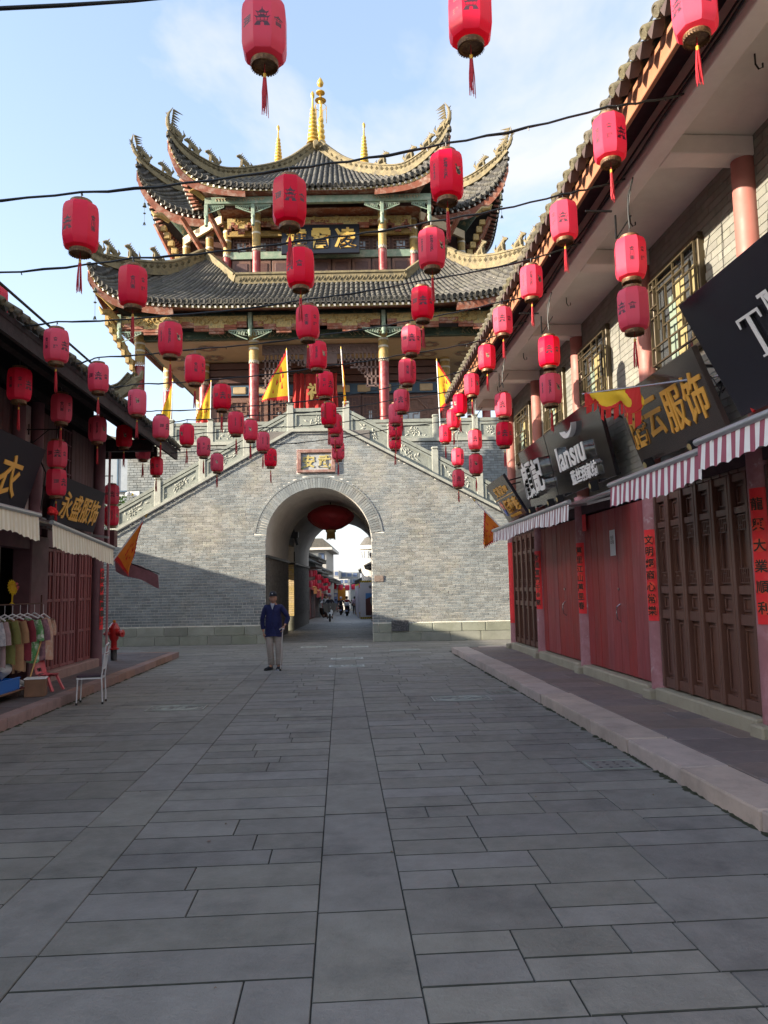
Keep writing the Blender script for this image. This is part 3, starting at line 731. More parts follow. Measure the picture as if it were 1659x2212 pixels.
# generic barrel tile
tb=MB(); nseg=5
def half(r,y,dz=0): return [(math.cos(math.pi*k/nseg)*r,y,math.sin(math.pi*k/nseg)*r+dz) for k in range(nseg+1)]
vs=half(1.0,0)+half(.86,1.04)+half(.78,0)
n_=nseg+1
fs=[(k,k+1,n_+k+1,n_+k) for k in range(nseg)]+[(2*n_+k+1,k+1,k,2*n_+k) for k in range(nseg)]
tb.add(vs,[f[::-1] for f in fs]); tile_me=tb.mesh('roof_tile',M_tile,smooth=50)
TV=[v.co[:] for v in tile_me.vertices]; TF=[tuple(p.vertices) for p in tile_me.polygons]
def lerp(a,b,t): return a+(b-a)*t
class Roof:
    def __init__(s,par,E,T,sag=.35,F=I4): s.par=par;s.E=E;s.T=T;s.sag=sag;s.F=F
    def S(s,u,v,dz=0):
        p=s.E(u).lerp(s.T(u),v); p=p.copy(); p.z-=s.sag*4*v*(1-v)*.5*(1+.3*(1-v)); p.z+=dz; return p
    def sheet(s,nu=40,nv=10,m=None):
        b=MB(); b.grid(lambda u,v:s.S(u,v),nu,nv); b.grid(lambda u,v:s.S(u,v,-.09),nu,nv,flip=True)
        b.build('roof_sheet',m or M_pan,s.par,s.F,smooth=60)
    def tiles(s,n,seg,r,parts=0,L=None,pts=False):
        jobs=[]
        for i in range(n):
            u=(i+.5)/n
            for k in range(seg):
                v0,v1=k/seg,(k+1)/seg
                a,b_=s.S(u,v0,.012),s.S(u,v1,.012)
                if (b_-a).length<0.05: continue
                du=s.S(min(1,u+.01),v0)-s.S(max(0,u-.01),v0)
                jobs.append((abs(u-.5)+v0*.05,a,b_,du))
        jobs.sort(key=lambda q:q[0])
        rest=MB()
        for j,(q,a,b_,du) in enumerate(jobs):
            y=(b_-a); L_=y.length
            W_=s.F@frame3(a,du-du.project(y),y)
            # ensure normal up
            if W_.col[2].z<0: W_=s.F@frame3(a,-(du-du.project(y)),y)
            W_=W_@SC(r*random.uniform(.93,1.07),L_,r*random.uniform(.9,1.1))
            if j<parts: inst('roof_tile',tile_me,s.par,W_)
            else: rest.M=W_; rest.var=random.random(); rest.add(TV,TF)
        rest.M=None
        if rest.v: rest.build('roof_tile',M_tile,s.par,kind='stuff',smooth=50)
    def eave(s,n,r,every=1):
        """tile end discs, drip tiles, white rafter ends"""
        d=MB(); w_=MB()
        for i in range(n):
            u=(i+.5)/n; a=s.S(u,0,.03); b_=s.S(u,.1); du=(s.S(min(1,u+.01),0)-s.S(max(0,u-.01),0)); y=(b_-a)
            W_=frame3(a,du-du.project(y),y)
            if W_.col[2].z<0: W_=frame3(a,-(du-du.project(y)),y)
            d.M=W_@RX(R(90)); d.var=random.random(); d.lathe([(0,.05),(r*.75,.05),(r*.8,.07),(r*1.12,.07),(r*1.12,-.02)],10)
            u2=(i+1)/n
            if u2<1:
                a2=s.S(u2,0,-.01); d.M=frame3(a2,du-du.project(y),(0,0,1)) if False else None
                x=du.normalized()*r*1.05; up=Vector((0,0,1)); o_=y.normalized()*-.05
                d.add([a2-x+o_+up*.05,a2+x+o_+up*.05,a2+x*.7+o_-up*.05,a2+o_-up*.13,a2-x*.7+o_-up*.05],[(0,4,3,2,1),(0,1,2,3,4)])
            p0=s.S(u,0,-.15); q=s.S(u,.12,-.17)
            w_.M=None; w_.beam(p0+(q-p0)*.25,q+(q-p0)*.6,.075,.075,mi=0); w_.beam(p0+(q-p0)*.1,p0+(q-p0)*.245,.08,.08,mi=1)
        d.M=None; d.build('eave_tile',M_tile,s.par,s.F,kind='stuff'); w_.build('rafter',[M_fascia,M_white2],s.par,s.F,kind='stuff')
    def fascia(s,v0,v1,dz0,dz1,m,name='fascia',nu=48,th=.05,u0=0,u1=1):
        b=MB()
        for i in range(nu):
            ua,ub=u0+(u1-u0)*i/nu,u0+(u1-u0)*(i+1)/nu
            a0,a1,b0,b1=s.S(ua,v0,dz0),s.S(ua,v1,dz1),s.S(ub,v0,dz0),s.S(ub,v1,dz1)
            o_=(s.S(ua,.3)-s.S(ua,0)).normalized()*th
            b.add([a0,b0,b1,a1,a0+o_,b0+o_,b1+o_,a1+o_],[(0,1,2,3),(4,7,6,5),(0,4,5,1),(3,2,6,7)])
        b.build(name,m,s.par,s.F,smooth=40)
def ridge(par,pts,h=.34,w_=.2,m=None,beasts=0,tip=True,lattice=False,F=I4,flip=1,name='ridge',bs=1.0):
    pts=[Vector(p) for p in pts]
    # catmull resample
    P=[]
    for i in range(len(pts)-1):
        p0=pts[max(i-1,0)];p1=pts[i];p2=pts[i+1];p3=pts[min(i+2,len(pts)-1)]
        for k in range(6):
            t=k/6; P.append(.5*((2*p1)+(p2-p0)*t+(2*p0-5*p1+4*p2-p3)*t*t+(3*p1-p0-3*p2+p3)*t*t*t))
    P.append(pts[-1]); up=Vector((0,0,1))
    b=MB()
    def sweep(prof,mi=0,i0=0,i1=None):
        i1=len(P) if i1 is None else i1; vs=[]
        for i in range(i0,i1):
            tp=1-.55*max(0,(i/(len(P)-1)-.6)/.4) if tip else 1
            d=(P[min(i+1,len(P)-1)]-P[max(i-1,0)]); d.normalize(); x=Vector((d.y,-d.x,0)); 
            if x.length<1e-3: x=Vector((1,0,0))
            x.normalize(); n=x.cross(d); n=n if n.z>0 else -n
            for a,c in prof: vs.append(P[i]+x*a*(.5+.5*tp)+n*c*tp)
        k=len(prof); m_=i1-i0
        fs=[(i*k+j,i*k+(j+1)%k,(i+1)*k+(j+1)%k,(i+1)*k+j) for i in range(m_-1) for j in range(k)]+[tuple(range(k)),tuple((m_-1)*k+j for j in range(k))[::-1]]
        b.add(vs,fs,mi)
    a=w_/2
    sweep([(-a,-.12),(a,-.12),(a,h*.25),(-a,h*.25)]); sweep([(-a*.7,h*.25),(a*.7,h*.25),(a*.7,h*.8),(-a*.7,h*.8)]); sweep([(-a*1.1,h*.8),(a*1.1,h*.8),(a*.9,h*.95),(0,h*1.08),(-a*.9,h*.95)])
    b.build(name,m or M_ridge,par,F,smooth=30)
    # cresting bumps
    rl=MB()
    for i in range(1,len(P)-1):
        if True:
            d=(P[i+1]-P[i-1]).normalized(); x=Vector((d.y,-d.x,0)).normalized()
            for sg in (-1,1):
                c=P[i]+x*sg*a*.75+Vector((0,0,h*.5))
                rl.add([c-d*.11,c+Vector((0,0,-.09)),c+d*.11,c+Vector((0,0,.09)),c+x*sg*.045],[(0,1,4),(1,2,4),(2,3,4),(3,0,4)]+[(4,1,0),(4,2,1),(4,3,2),(4,0,3)])
    rl.build('ridge_relief',m or M_ridge,par,F)
    if beasts:
        for k in range(beasts):
            i=int((.40+.48*k/max(1,beasts-1))*(len(P)-1)) if beasts>1 else len(P)//2
            d=(P[min(i+1,len(P)-1)]-P[i-1]).normalized()
            n=Vector((0,0,1)); W_=F@frame3(P[i]+n*h*(1.0-.5*max(0,(i/(len(P)-1)-.6)/.4)),(d.x,d.y,0),(-d.y,d.x,0))
            inst('ridge_beast',beast_me[k%2],par,W_@SC(bs*1.35,bs*1.35,bs*1.35))
    if tip:
        d=(P[-1]-P[-3]).normalized(); t=MB(); x=Vector((d.y,-d.x,0)).normalized(); n=x.cross(d); n=n if n.z>0 else -n
        q=P[-1]
        curve=[q+d*(.0)+n*.12, q+d*.22+n*.16, q+d*.42+n*.28, q+d*.58+n*.46, q+d*.70+n*.72]
        t.tube(curve,[.09,.09,.07,.045,.01],7)
        for k in range(9):
            c=curve[0].lerp(curve[-1],k/9)+n*.02; t.tube([c,c+(-d*.22+n*.2)*random.uniform(.7,1.4)+x*random.uniform(-.08,.08)],[.06,.006],4)
            c=curve[0].lerp(curve[3],k/9); t.tube([c,c+(d*.18-n*.05)*random.uniform(.6,1.4)],[.05,.006],4)
        t.build('ridge_tip',m or M_ridge,par,F)
    return P
# beasts
def mk_beast(v):
    b=MB(); b.tube([(-.16,0,0),(-.10,0,.13),(.02,0,.20),(.10,0,.30)],[.07,.085,.075,.05],7)
    b.tube([(.08,0,.28),(.15,0,.33),(.24,0,.30)],[.06,.065,.025],7)
    b.tube([(.08,-.04,.02),(.07,-.04,.2)],[.03,.04],5); b.tube([(.08,.04,.02),(.07,.04,.2)],[.03,.04],5)
    b.tube([(-.16,0,.03),(-.26,0,.16),(-.22,0,.30 if v else .24)],[.05,.04,.01],5)
    b.tube([(.10,-.02,.36),(.05,-.03,.46)],[.02,.004],4); b.tube([(.10,.02,.36),(.05,.03,.46)],[.02,.004],4)
    for k in range(4): b.tube([(-.05+.04*k,0,.2+.04*k),(-.12+.04*k,0,.30+.035*k)],[.03,.004],4)
    b.box(-.2,.14,-.06,.06,-.05,.02)
    return b.mesh('ridge_beast',M_ridge,smooth=40)
beast_me=[mk_beast(0),mk_beast(1)]
V=Vector
def interp(tab):
    def f(u):
        for (a,pa),(b_,pb) in zip(tab[:-1],tab[1:]):
            if u<=b_: 
                t=(u-a)/(b_-a); return V(pa).lerp(V(pb),t)
        return V(tab[-1][1])
    return f
def smoothcurve(tab,n=60):
    """tab of points -> uniform-ish catmull lookup by u"""
    pts=[V(p) for p in tab]; P=[]
    for i in range(len(pts)-1):
        p0=pts[max(i-1,0)];p1=pts[i];p2=pts[i+1];p3=pts[min(i+2,len(pts)-1)]
        for k in range(12):
            t=k/12; P.append(.5*((2*p1)+(p2-p0)*t+(2*p0-5*p1+4*p2-p3)*t*t+(3*p1-p0-3*p2+p3)*t*t*t))
    P.append(pts[-1]); L=[0]
    for a,b_ in zip(P[:-1],P[1:]): L.append(L[-1]+(b_-a).length)
    tot=L[-1]
    def f(u):
        t=u*tot
        for i in range(len(L)-1):
            if t<=L[i+1]+1e-9: return P[i].lerp(P[i+1],(t-L[i])/(L[i+1]-L[i]+1e-12))
        return P[-1].copy()
    return f
def mir(p): return (2*TX-p[0],p[1],p[2])
def sym(l): return list(l)+[mir(p) for p in l[::-1]]
# ---- lower roof -------------------------------------------------
tipL=(-10.35,25.5,13.15)
eL=[tipL,(-10.05,25.52,12.62),(-9.4,25.58,12.15),(-8.3,25.64,11.92),(-6.8,25.7,11.83),(-4.6,25.72,11.80)]
E1=smoothcurve(sym(eL))
tL=[(-7.2,30.0,15.0),(-6.45,29.0,14.2),(-5.55,28.3,13.42),(-4.0,28.3,13.42)]
T1=smoothcurve(sym(tL))
# top edge fanned so that rows near the corner run to the ridge
HL=smoothcurve([(-7.2,30,15.0),(-8.3,28.4,13.9),(-9.3,26.8,13.35),tipL])
def T1f(u):
    c=.115
    if u<c: return HL(1-u/c)
    if u>1-c:
        p=HL(1-(1-u)/c); return V(mir(p))
    return T1((u-c)/(1-2*c))
r1=Roof(tower,E1,T1f,sag=.28)
r1.sheet(80,8); r1.tiles(84,8,.078,parts=290); r1.eave(84,.078)
r1.fascia(.03,.05,-.24,-.50,M_fascia,u0=0.0,u1=.2,th=.06); r1.fascia(.03,.05,-.24,-.50,M_fascia,u0=.8,u1=1,th=.06)
r1.fascia(.035,.035,-.12,-.21,M_goldd,'eave_board')
# underside
un=MB()
def under(u,v):
    e=r1.S(u,.05,-.22); t=V((max(-9.1,min(4.6,e.x)),27.25,11.98 if .15<u<.85 else 11.98)); return e.lerp(t,v)
un.grid(under,50,2,flip=True); un.build('soffit',M_fascia,tower,smooth=60)
def side_roof(mirr,parts=None):
    """left/right slope of the lower roof"""
    f=(lambda p:V(mir(p))) if mirr else (lambda p:V(p))
    e=[tipL,(-10.2,26.2,12.5),(-10.1,27.5,12.0),(-10.1,31,11.9),(-10.1,35,12.0),(-10.2,37.4,12.4),(-10.35,38.4,13.1)]
    Ee=smoothcurve([f(p) for p in e])
    hb=smoothcurve([(-7.2,34,15.0),(-8.3,36,13.9),(-9.3,37.4,13.35),(-10.35,38.4,13.15)])
    def Tt(u):
        if u<.3: return V(f(HL(1-u/.3)))
        if u>.7: return V(f(hb((u-.7)/.3)))
        return V(f((-7.2,30+(u-.3)*10,15)))
    r=Roof(tower,Ee,Tt,sag=.28); r.sheet(30,6); r.tiles(46,6,.085); r.eave(46,.085); r.fascia(.03,.05,-.24,-.5,M_fascia)
side_roof(False); side_roof(True)
for f in (lambda p:p,mir):
    ridge(tower,[f((-7.15,30.0,15.05)),f((-8.1,28.6,14.05)),f((-9.1,27.1,13.5)),f((-9.9,26.05,13.35)),f((-10.33,25.5,13.45))],.36,.22,beasts=4)
# parapet band
bd=MB(); bp=[(-7.2,29.95,15.0),(-5.6,28.25,13.40),(1.1,28.25,13.40),(2.7,29.95,15.0)]
for a,c in zip(bp[:-1],bp[1:]): bd.beam((a[0],a[1],a[2]+.14),(c[0],c[1],c[2]+.14),.16,.34); bd.beam((a[0],a[1],a[2]+.33),(c[0],c[1],c[2]+.33),.26,.07)
bd.build('parapet_band',M_ridge,tower)
sw=MB()
for k in range(30):
    x=-5.45+k*.222; sw.tube([(x,28.15,13.45),(x+.07,28.14,13.56),(x+.14,28.14,13.5),(x+.18,28.14,13.6)],.022,4)
sw.build('scroll_relief',M_ridge,tower,kind='stuff')
# ---- lower storey -------------------------------------------------
def column(x,y,z0,z1,r,cap=True,goldh=1.25,name='column'):
    c=MB(); c.lathe([(r,z0),(r,z1-goldh)],18,(x,y,0)); o=c.build(name,M_redp,tower,smooth=40)
    g=MB(); g.lathe([(r*1.01,z1-goldh+.12),(r*1.01,z1)],18,(x,y,0)); g.build('painted_band',M_gold,o,smooth=40)
    zz=MB()
    n=16
    for k in range(n):
        a0,a1,am=2*math.pi*k/n,2*math.pi*(k+1)/n,2*math.pi*(k+.5)/n
        rr=r*1.035; p=lambda a,z:(x+math.cos(a)*rr,y+math.sin(a)*rr,z); zb=z1-goldh
        zz.add([p(a0,zb),p(am,zb+.1),p(a1,zb),p(a1,zb+.06),p(am,zb+.16),p(a0,zb+.06)],[(0,1,4,5),(1,2,3,4)])
    for hz in (z1-.06,z1-.42,z1-goldh*.55): zz.lathe([(r*1.04,hz-.035),(r*1.06,hz),(r*1.04,hz+.035)],18,(x,y,0),cap=False)
    zz.build('white_trim',M_band,o)
    return o
ZC=11.35
for x in (-9.05,-4.72,.2,4.55): column(x,27.35,PZ,ZC,.185)
for x in (-7.25,2.75): column(x,30.0,PZ,11.3,.2)
for x in (-9.05,4.55): column(x,31.0,PZ,ZC,.185); column(x,36.5,PZ,ZC,.185)
bm=MB()
bm.box(-9.3,4.8,27.26,27.44,11.05,11.33); bm.box(-9.14,-8.96,27.45,37,11.05,11.33); bm.box(4.46,4.64,27.45,37,11.05,11.33)
bm.build('tie_beam',M_dgreen,tower)
bm=MB(); bm.box(-9.3,4.8,27.1,27.5,11.72,12.0); bm.build('eave_beam',M_dgreen,tower)
dec=MB()
for x0,x1 in ((-8.8,-4.95),(-4.5,0.0),(.4,4.3)):
    for xx,s_ in ((x0+.35,1),(x1-.35,-1)):
        for k in range(5): dec.tube([(xx+s_*k*.16,27.25,11.1),(xx+s_*(k*.16+.1),27.245,11.2),(xx+s_*k*.16,27.25,11.3)],.012,4)
dec.build('painted_scroll',M_cream,tower,kind='stuff')
# hanging posts, carved fascia with stepped lower edge, open brackets
def hang(x,y,ztop,h=.75,r=.085):
    p=MB(); p.bbox(x-.07,x+.07,y-.07,y+.07,ztop-h*.55,ztop,.01)
    p.lathe([(.03,-h),(.08,-h+.03),(.06,-h+.09),(r,-h+.14),(r*1.15,-h+.22),(.06,-h+.30),(.09,-h+.36),(.07,-h+.42)],10,(x,y,ztop)); p.build('hanging_post',M_green,tower,smooth=40)
def fret(x,z,y,s_,L=.75,H=.4):
    f=MB()
    f.beam((x,y,z),(x+s_*L,y,z),.04,.035); f.beam((x,y,z-H),(x+s_*L*.35,y,z-H*.75),.04,.03); f.beam((x+s_*L*.35,y,z-H*.75),(x+s_*L,y,z-.05),.04,.03)
    for k in range(6):
        cx_=x+s_*(L*.12+L*.13*k); cz=z-H*.38*(1-k*.13); rr=.075*(1-k*.08)
        f.tube([(cx_+rr*math.cos(a),y,cz+rr*math.sin(a)) for a in [j*.9 for j in range(7)]],.013,4)
        f.beam((cx_,y,z),(cx_+s_*.05,y,cz-rr),.03,.02)
    f.build('fret_bracket',M_carvl if False else M_green,tower)
def stepped(x0,x1,y,zt,zb,pat,d=.09):
    """pat: list of (fraction, extra drop) boundaries"""
    L=x1-x0; a=MB(); b_=MB(); prev=0
    for fr_,dr in pat:
        xa,xb=x0+L*prev,x0+L*fr_; z=zb-dr
        b_.box(xa+.004,xb-.004,y-.03,y+d,z-.09,z+.02); b_.box(xa+.004,xb-.004,y,y+d,z-.17,z-.092)
        a.box(xa,xb,y-.01,y+d,z+.021,zt); prev=fr_
    a.build('carved_frieze',M_goldd,tower); b_.build('stepped_moulding',M_fascia,tower)
    c=MB(); rnd=random.Random(int(x0*10)); n=int(L*7)
    for k in range(n):
        x=x0+.1+rnd.random()*(L-.2); zc_=zb+.05+rnd.random()*(zt-zb-.1); rr=.05+rnd.random()*.05; a0=rnd.random()*6
        c.tube([(x+rr*math.cos(a0+j*.8)*(1+j*.1),y-.03,zc_+rr*math.sin(a0+j*.8)) for j in range(5)],.020,4)
    c.build('gold_scroll',M_gold,tower,kind='stuff')
P0=[(.07,.16),(.14,.06),(.26,-.08),(.38,.02),(.5,.16),(.62,.16),(.74,.02),(.86,-.08),(.93,.06),(1,.16)]
Pm=[(.08,-.10),(.18,0),(.30,.12),(.42,.02),(.58,-.12),(.70,.02),(.82,.12),(.92,0),(1,-.10)]
YF=26.55
stepped(-9.5,-4.85,YF,11.62,11.30,Pm); stepped(-4.6,.1,YF,11.62,11.30,Pm); stepped(.35,4.9,YF,11.62,11.30,Pm)
sb=MB(); sb.box(-9.5,4.9,YF+.1,27.1,11.62,11.7); sb.build('frieze_board',M_dgreen,tower)
for x in (-9.55,-4.72,.22,4.95):
    hang(x,YF,11.72,.85)
    if x>-9.5: fret(x-.1,11.12,YF+.02,-1,.7,.34)
    if x<4.9: fret(x+.1,11.12,YF+.02,1,.7,.34)
for x in (-9.05,-4.72,.2,4.55):
    b_=MB(); b_.box(x-.06,x+.06,YF+.1,27.2,11.34,11.6); b_.build('bracket_beam',M_dgreen,tower)
# corner brackets stepping out
for sg,xc in ((-1,-9.05),(1,4.55)):
    c=MB()
    for k in range(7):
        x=xc+sg*(.15+.12*k); c.box(min(x,x+sg*.13),max(x,x+sg*.13),27.0-.1*k,27.25-.05*k,9.9+.24*k,10.3+.25*k)
    c.build('corner_bracket',M_gold,tower)
    c=MB(); c.tube([(xc+sg*.1,27.2,9.7),(xc+sg*.3,27.0,10.4),(xc+sg*.6,26.7,11.1),(xc+sg*.85,26.4,11.6)],[.05,.09,.10,.07],6); c.build('corner_strut',M_gold,tower,smooth=50)
    c=MB(); c.tube([(xc+sg*.5,26.4,11.5),(xc+sg*.75,26.2,11.7),(xc+sg*.95,26.0,11.65),(xc+sg*1.02,25.9,11.8)],[.10,.13,.10,.03],7); c.tube([(xc+sg*.6,26.3,11.9),(xc+sg*.9,26.0,12.2),(xc+sg*1.2,25.8,12.3)],[.12,.13,.04],7); c.build('dragon_head_bracket',M_gold,tower,smooth=50)
# soffit over the gallery with medallions
so=MB(); so.box(-9.0,4.5,27.45,30.6,11.0,11.04); so.box(-9.0,-7.2,30.6,37,11.0,11.04); so.box(2.7,4.5,30.6,37,11.0,11.04); so.build('gallery_ceiling',M_soff,tower)
M_med=mat('painted medallion',(0.30,0.16,0.10),0.7,noise=0.4,nscale=12,col2=(0.06,0.13,0.13),c2amt=.8,c2scale=8)
def medal(x,y):
    m_=MB()
    for k in range(8):
        a=k*math.pi/4; m_.lathe([(0,0),(.13,-.004),(.13,0)],8,(x+.27*math.cos(a),y+.22*math.sin(a),10.992))
    m_.build('medallion',M_med,tower)
    m_=MB(); m_.lathe([(0,0),(.14,-.004),(.14,0)],12,(x,y,10.985)); m_.lathe([(.44,0),(.44,-.005),(.48,-.005),(.48,0)],24,(x,y,10.996),cap=False,sy=.85); m_.build('medallion_ring',M_cream,tower)
for x in (-8.2,-6.7,2.0,3.5): 
    for y in (28.2,29.4): medal(x,y)
for y in (30.8,32.3,33.8): medal(-8.2,y); medal(3.6,y)
# core walls of the lower storey
wl_=MB(); wl_.box(-7.3,2.8,30.15,36.5,PZ,11.0); wl_.build('inner_wall',M_wood,tower)
pbn=MB(); pbn.box(-7.1,2.6,30.02,30.14,9.65,10.05); o=pbn.build('painted_beam',M_blue,tower)
k_=MB()
for i in range(11):
    x=-6.65+i*.86; k_.bbox(x-.27,x+.27,29.985,30.02,9.71,9.99,.03)
k_.build('painted_panel',M_cream,o)
def lat(mb,x0,x1,z0,z1,y,nx,nz,t=.025):
    for i in range(nx+1):
        x=lerp(x0,x1,i/nx)
        for j in range(nz):
            if (i+j)%3 or i in (0,nx): mb.box(x-t/2,x+t/2,y-.02,y+.02,lerp(z0,z1,j/nz)+t/2+.001,lerp(z0,z1,(j+1)/nz)-t/2-.001)
    for j in range(nz+1):
        z=lerp(z0,z1,j/nz)
        for i in range(nx):
            if (i*2+j)%4 or j in (0,nz): mb.box(lerp(x0,x1,i/nx)-.0,lerp(x0,x1,(i+1)/nx),y-.018,y+.018,z-t/2,z+t/2)
for i,(x0,x1) in enumerate([(-4.5,-3.78),(-3.76,-3.04),(-3.02,-2.28),(-2.26,-1.5),(-1.48,-.76),(-.74,-.02)]):
    d=MB(); d.bbox(x0,x1,30.0,30.1,PZ+.02,9.6,.01); d=d.build('door_leaf',M_wood,tower)
    p=MB(); lat(p,x0+.08,x1-.08,8.3,9.5,29.985,4,7); p.build('lattice',M_wood2,d)
    p=MB(); p.bbox(x0+.3,x1-.3,29.985,29.995,8.5,9.0,.002) if False else p.box((x0+x1)/2-.06,(x0+x1)/2+.06,29.988,29.996,8.45,8.95); p.build('pane',M_pane,d)
    p=MB(); p.bbox(x0+.1,x1-.1,29.97,29.999,7.3,8.1,.02); p.build('lower_panel',M_wood2,d)
for x0,x1 in ((-6.95,-4.6),(.05,2.5)):
    w_=MB(); w_.bbox(x0,x1,29.98,30.1,7.7,9.55,.02); w_=w_.build('window',M_wood2,tower)
    p=MB(); cxm=(x0+x1)/2
    lat(p,x0+.3,x1-.3,7.95,9.4,29.96,9,7,.03); p.build('lattice',M_wood2,w_)
    p=MB(); p.box(cxm-.38,cxm+.38,29.965,29.975,8.35,8.85); p.build('pane',M_pane,w_)
    p=MB(); n=8
    for k in range(8):
        a0,a1=k*math.pi/4+math.pi/8,(k+1)*math.pi/4+math.pi/8
        p.beam((cxm+.78*math.cos(a0),29.93,8.65+.78*math.sin(a0)),(cxm+.78*math.cos(a1),29.93,8.65+.78*math.sin(a1)),.05,.06)
    p.build('octagon_frame',M_wood2,w_)
up_=MB(); 
for k in range(3): up_.box(-7.0,2.5,30.0,30.1,10.15+k*.28,10.38+k*.28)
up_.build('upper_board',M_wood,tower)
# hanging fretwork between the centre columns
fw=MB()
fw.box(-4.5,0,27.9,27.98,10.62,10.98)
for sg,xb in ((1,-4.5),(-1,0.0)):
    for k in range(9):
        x=xb+sg*(.12+.16*k); z0=9.35 if k<3 else (10.0 if k<6 else 10.2)
        fw.beam((x,27.94,z0+.1*(k%2)),(x,27.94,10.62),.06,.06)
    for z_,x_ in ((9.4,.5),(9.75,.55),(10.1,1.1),(10.4,1.5)): fw.beam((xb,27.94,z_),(xb+sg*x_,27.94,z_),.06,.06)
    for k in range(8):
        cx_,cz=xb+sg*(.2+.13*k),9.6+.12*k; fw.tube([(cx_+.11*math.cos(j),27.94,cz+.11*math.sin(j)) for j in range(7)],.03,4)
for k in range(24):
    x=-4.4+k*.19; fw.tube([(x+.07*math.cos(j),27.9,10.8+.1*math.sin(j)) for j in range(6)],.022,4)
fw.box(-2.9,-1.6,27.9,27.98,10.25,10.61)
for xx in (-2.9,-1.6): fw.tube([(xx+.12*math.cos(j),27.94,10.3+.12*math.sin(j)) for j in range(7)],.04,4)
fw.build('fretwork_screen',M_wood3,tower)
# ---- upper storey -------------------------------------------------
ZU=13.45
uw=MB(); uw.box(-6.3,1.8,29.6,35,ZU,17.3); uw.box(-8.2,3.7,31.2,35,ZU,17.0); uw.build('upper_wall',M_wood,tower)
for x in (-4.85,.25): column(x,28.7,ZU,16.2,.165,goldh=1.5)
for x in (-6.2,1.55): column(x,29.5,ZU,16.2,.165,goldh=1.4)
for x in (-7.1,2.5): column(x,30.2,ZU+.6,16.3,.16,goldh=1.5)
for x in (-8.3,3.7): column(x,31.0,ZU,16.3,.16,goldh=1.5)
pr=MB(); pr.box(-6.2,1.6,29.42,29.58,14.74,15.0); pr.build('painted_beam',M_green,tower)
for i in range(9):
    x0=-6.0+i*.83; p=MB(); p.bbox(x0,x0+.77,29.5,29.59,ZU+.02,14.72,.01); p=p.build('door_leaf',M_wood2,tower)
    q=MB(); q.bbox(x0+.12,x0+.65,29.47,29.499,ZU+.35,14.6,.015); q.build('lower_panel',M_wood,p)
for i in range(9):
    x0=-6.0+i*.83; q=MB(); lat(q,x0+.05,x0+.72,15.03,15.54,29.55,5,4,.03); q.build('upper_lattice',M_wood2,tower)
q=MB(); 
for i in range(9): q.box(-6.0+i*.83+.2,-6.0+i*.83+.55,29.575,29.595,15.1,15.4)
q.build('pane',M_pane,tower)
ub=MB(); ub.box(-6.2,1.6,29.3,29.45,15.55,15.75); ub.build('lintel_beam',M_gold,tower)
stepped(-4.7,.1,29.0,16.1,15.85,Pm,.08)
stepped(-6.1,-4.95,29.0,16.1,15.85,P0,.08); stepped(.35,1.45,29.0,16.1,15.85,P0,.08)
cb=MB(); cb.box(-6.3,1.8,28.5,29.55,16.2,16.24); cb.build('upper_ceiling',M_fascia,tower)
# long pale green beam with scrolls, hanging posts
gb=MB(); gb.bbox(-6.75,2.2,27.85,28.02,16.12,16.46,.015); gbo=gb.build('painted_fascia_beam',M_green,tower)
q=MB()
for xx,sg in ((-6.3,1),(1.75,-1),(-4.4,-1),(-.1,1)):
    for k in range(7):
        q.tube([(xx+sg*(.05+k*.12)+.05*math.cos(j),27.84,16.29+.10*math.sin(j)) for j in range(5)],.014,4)
q.build('painted_scroll',M_cream,gbo); 
for xx in (-6.7,-4.85,.25,2.12):
    hang(xx,27.93,16.12,.8,.08)
    if xx>-6.6: fret(xx-.08,16.08,27.93,-1,.62,.26)
    if xx<2: fret(xx+.08,16.08,27.93,1,.62,.26)
for xx in (-4.85,.25,-6.4,1.8):
    q=MB(); q.box(xx-.06,xx+.06,28.03,29.4,16.25,16.42); q.build('bracket_beam',M_green,tower)
# struts to the wings
for f in (lambda p:p,mir):
    for p0,p1 in (((-6.25,29.3,15.2),(-6.75,28.3,16.1)),((-7.15,30.0,15.0),(-8.0,29.0,16.2)),((-8.4,30.9,14.6),(-9.3,29.8,16.4)),((-7.2,30.1,16.0),(-6.3,29.4,16.25))):
        q=MB(); q.beam(f(p0),f(p1),.12,.2); q.build('strut',M_fascia,tower)
    q=MB(); q.beam(f((-8.3,30.8,16.1)),f((-6.3,29.0,16.1)),.1,.34); q.build('tie_beam',M_cream,tower)
    q=MB()
    for k in range(7): a=f((-9.0+.13*k,30.0+.1*k,16.3-.26*k)); q.bbox(a[0]-.12,a[0]+.12,a[1]-.12,a[1]+.12,a[2]-.2,a[2]+.05,.02)
    q.build('corner_bracket',M_gold,tower)
    q=MB(); q.tube([f((-8.7,29.8,16.5)),f((-9.0,29.6,16.7)),f((-9.25,29.45,16.66)),f((-9.35,29.4,16.8))],[.1,.13,.09,.03],7); q.tube([f((-6.8,28.1,16.6)),f((-7.1,27.8,16.75)),f((-7.3,27.6,16.6))],[.16,.14,.04],7); q.build('dragon_head_bracket',M_gold,tower,smooth=50)
# name board
M_board=mat('black name board',(0.012,0.013,0.018),0.35); M_gl=mat('gilt lettering',(0.72,0.47,0.12),0.35,0.3)
nb=MB(); nb.M=T3(TX-.05,28.95,15.75)@RX(R(-9)); nb.bbox(-1.55,1.62,-.05,.05,-1.15,.02,.015); nb.M=None; nbo=nb.build('name_board',M_board,tower)
for ch,xx in (('樓',-.95),('霄',.05),('凌',1.05)):
    inst('lettering',text_mesh(ch,.86,.02,M_gl,.022),nbo,T3(TX-.05,28.95,15.75)@RX(R(-9))@T3(xx,-.07,-.56)@RX(R(90)))
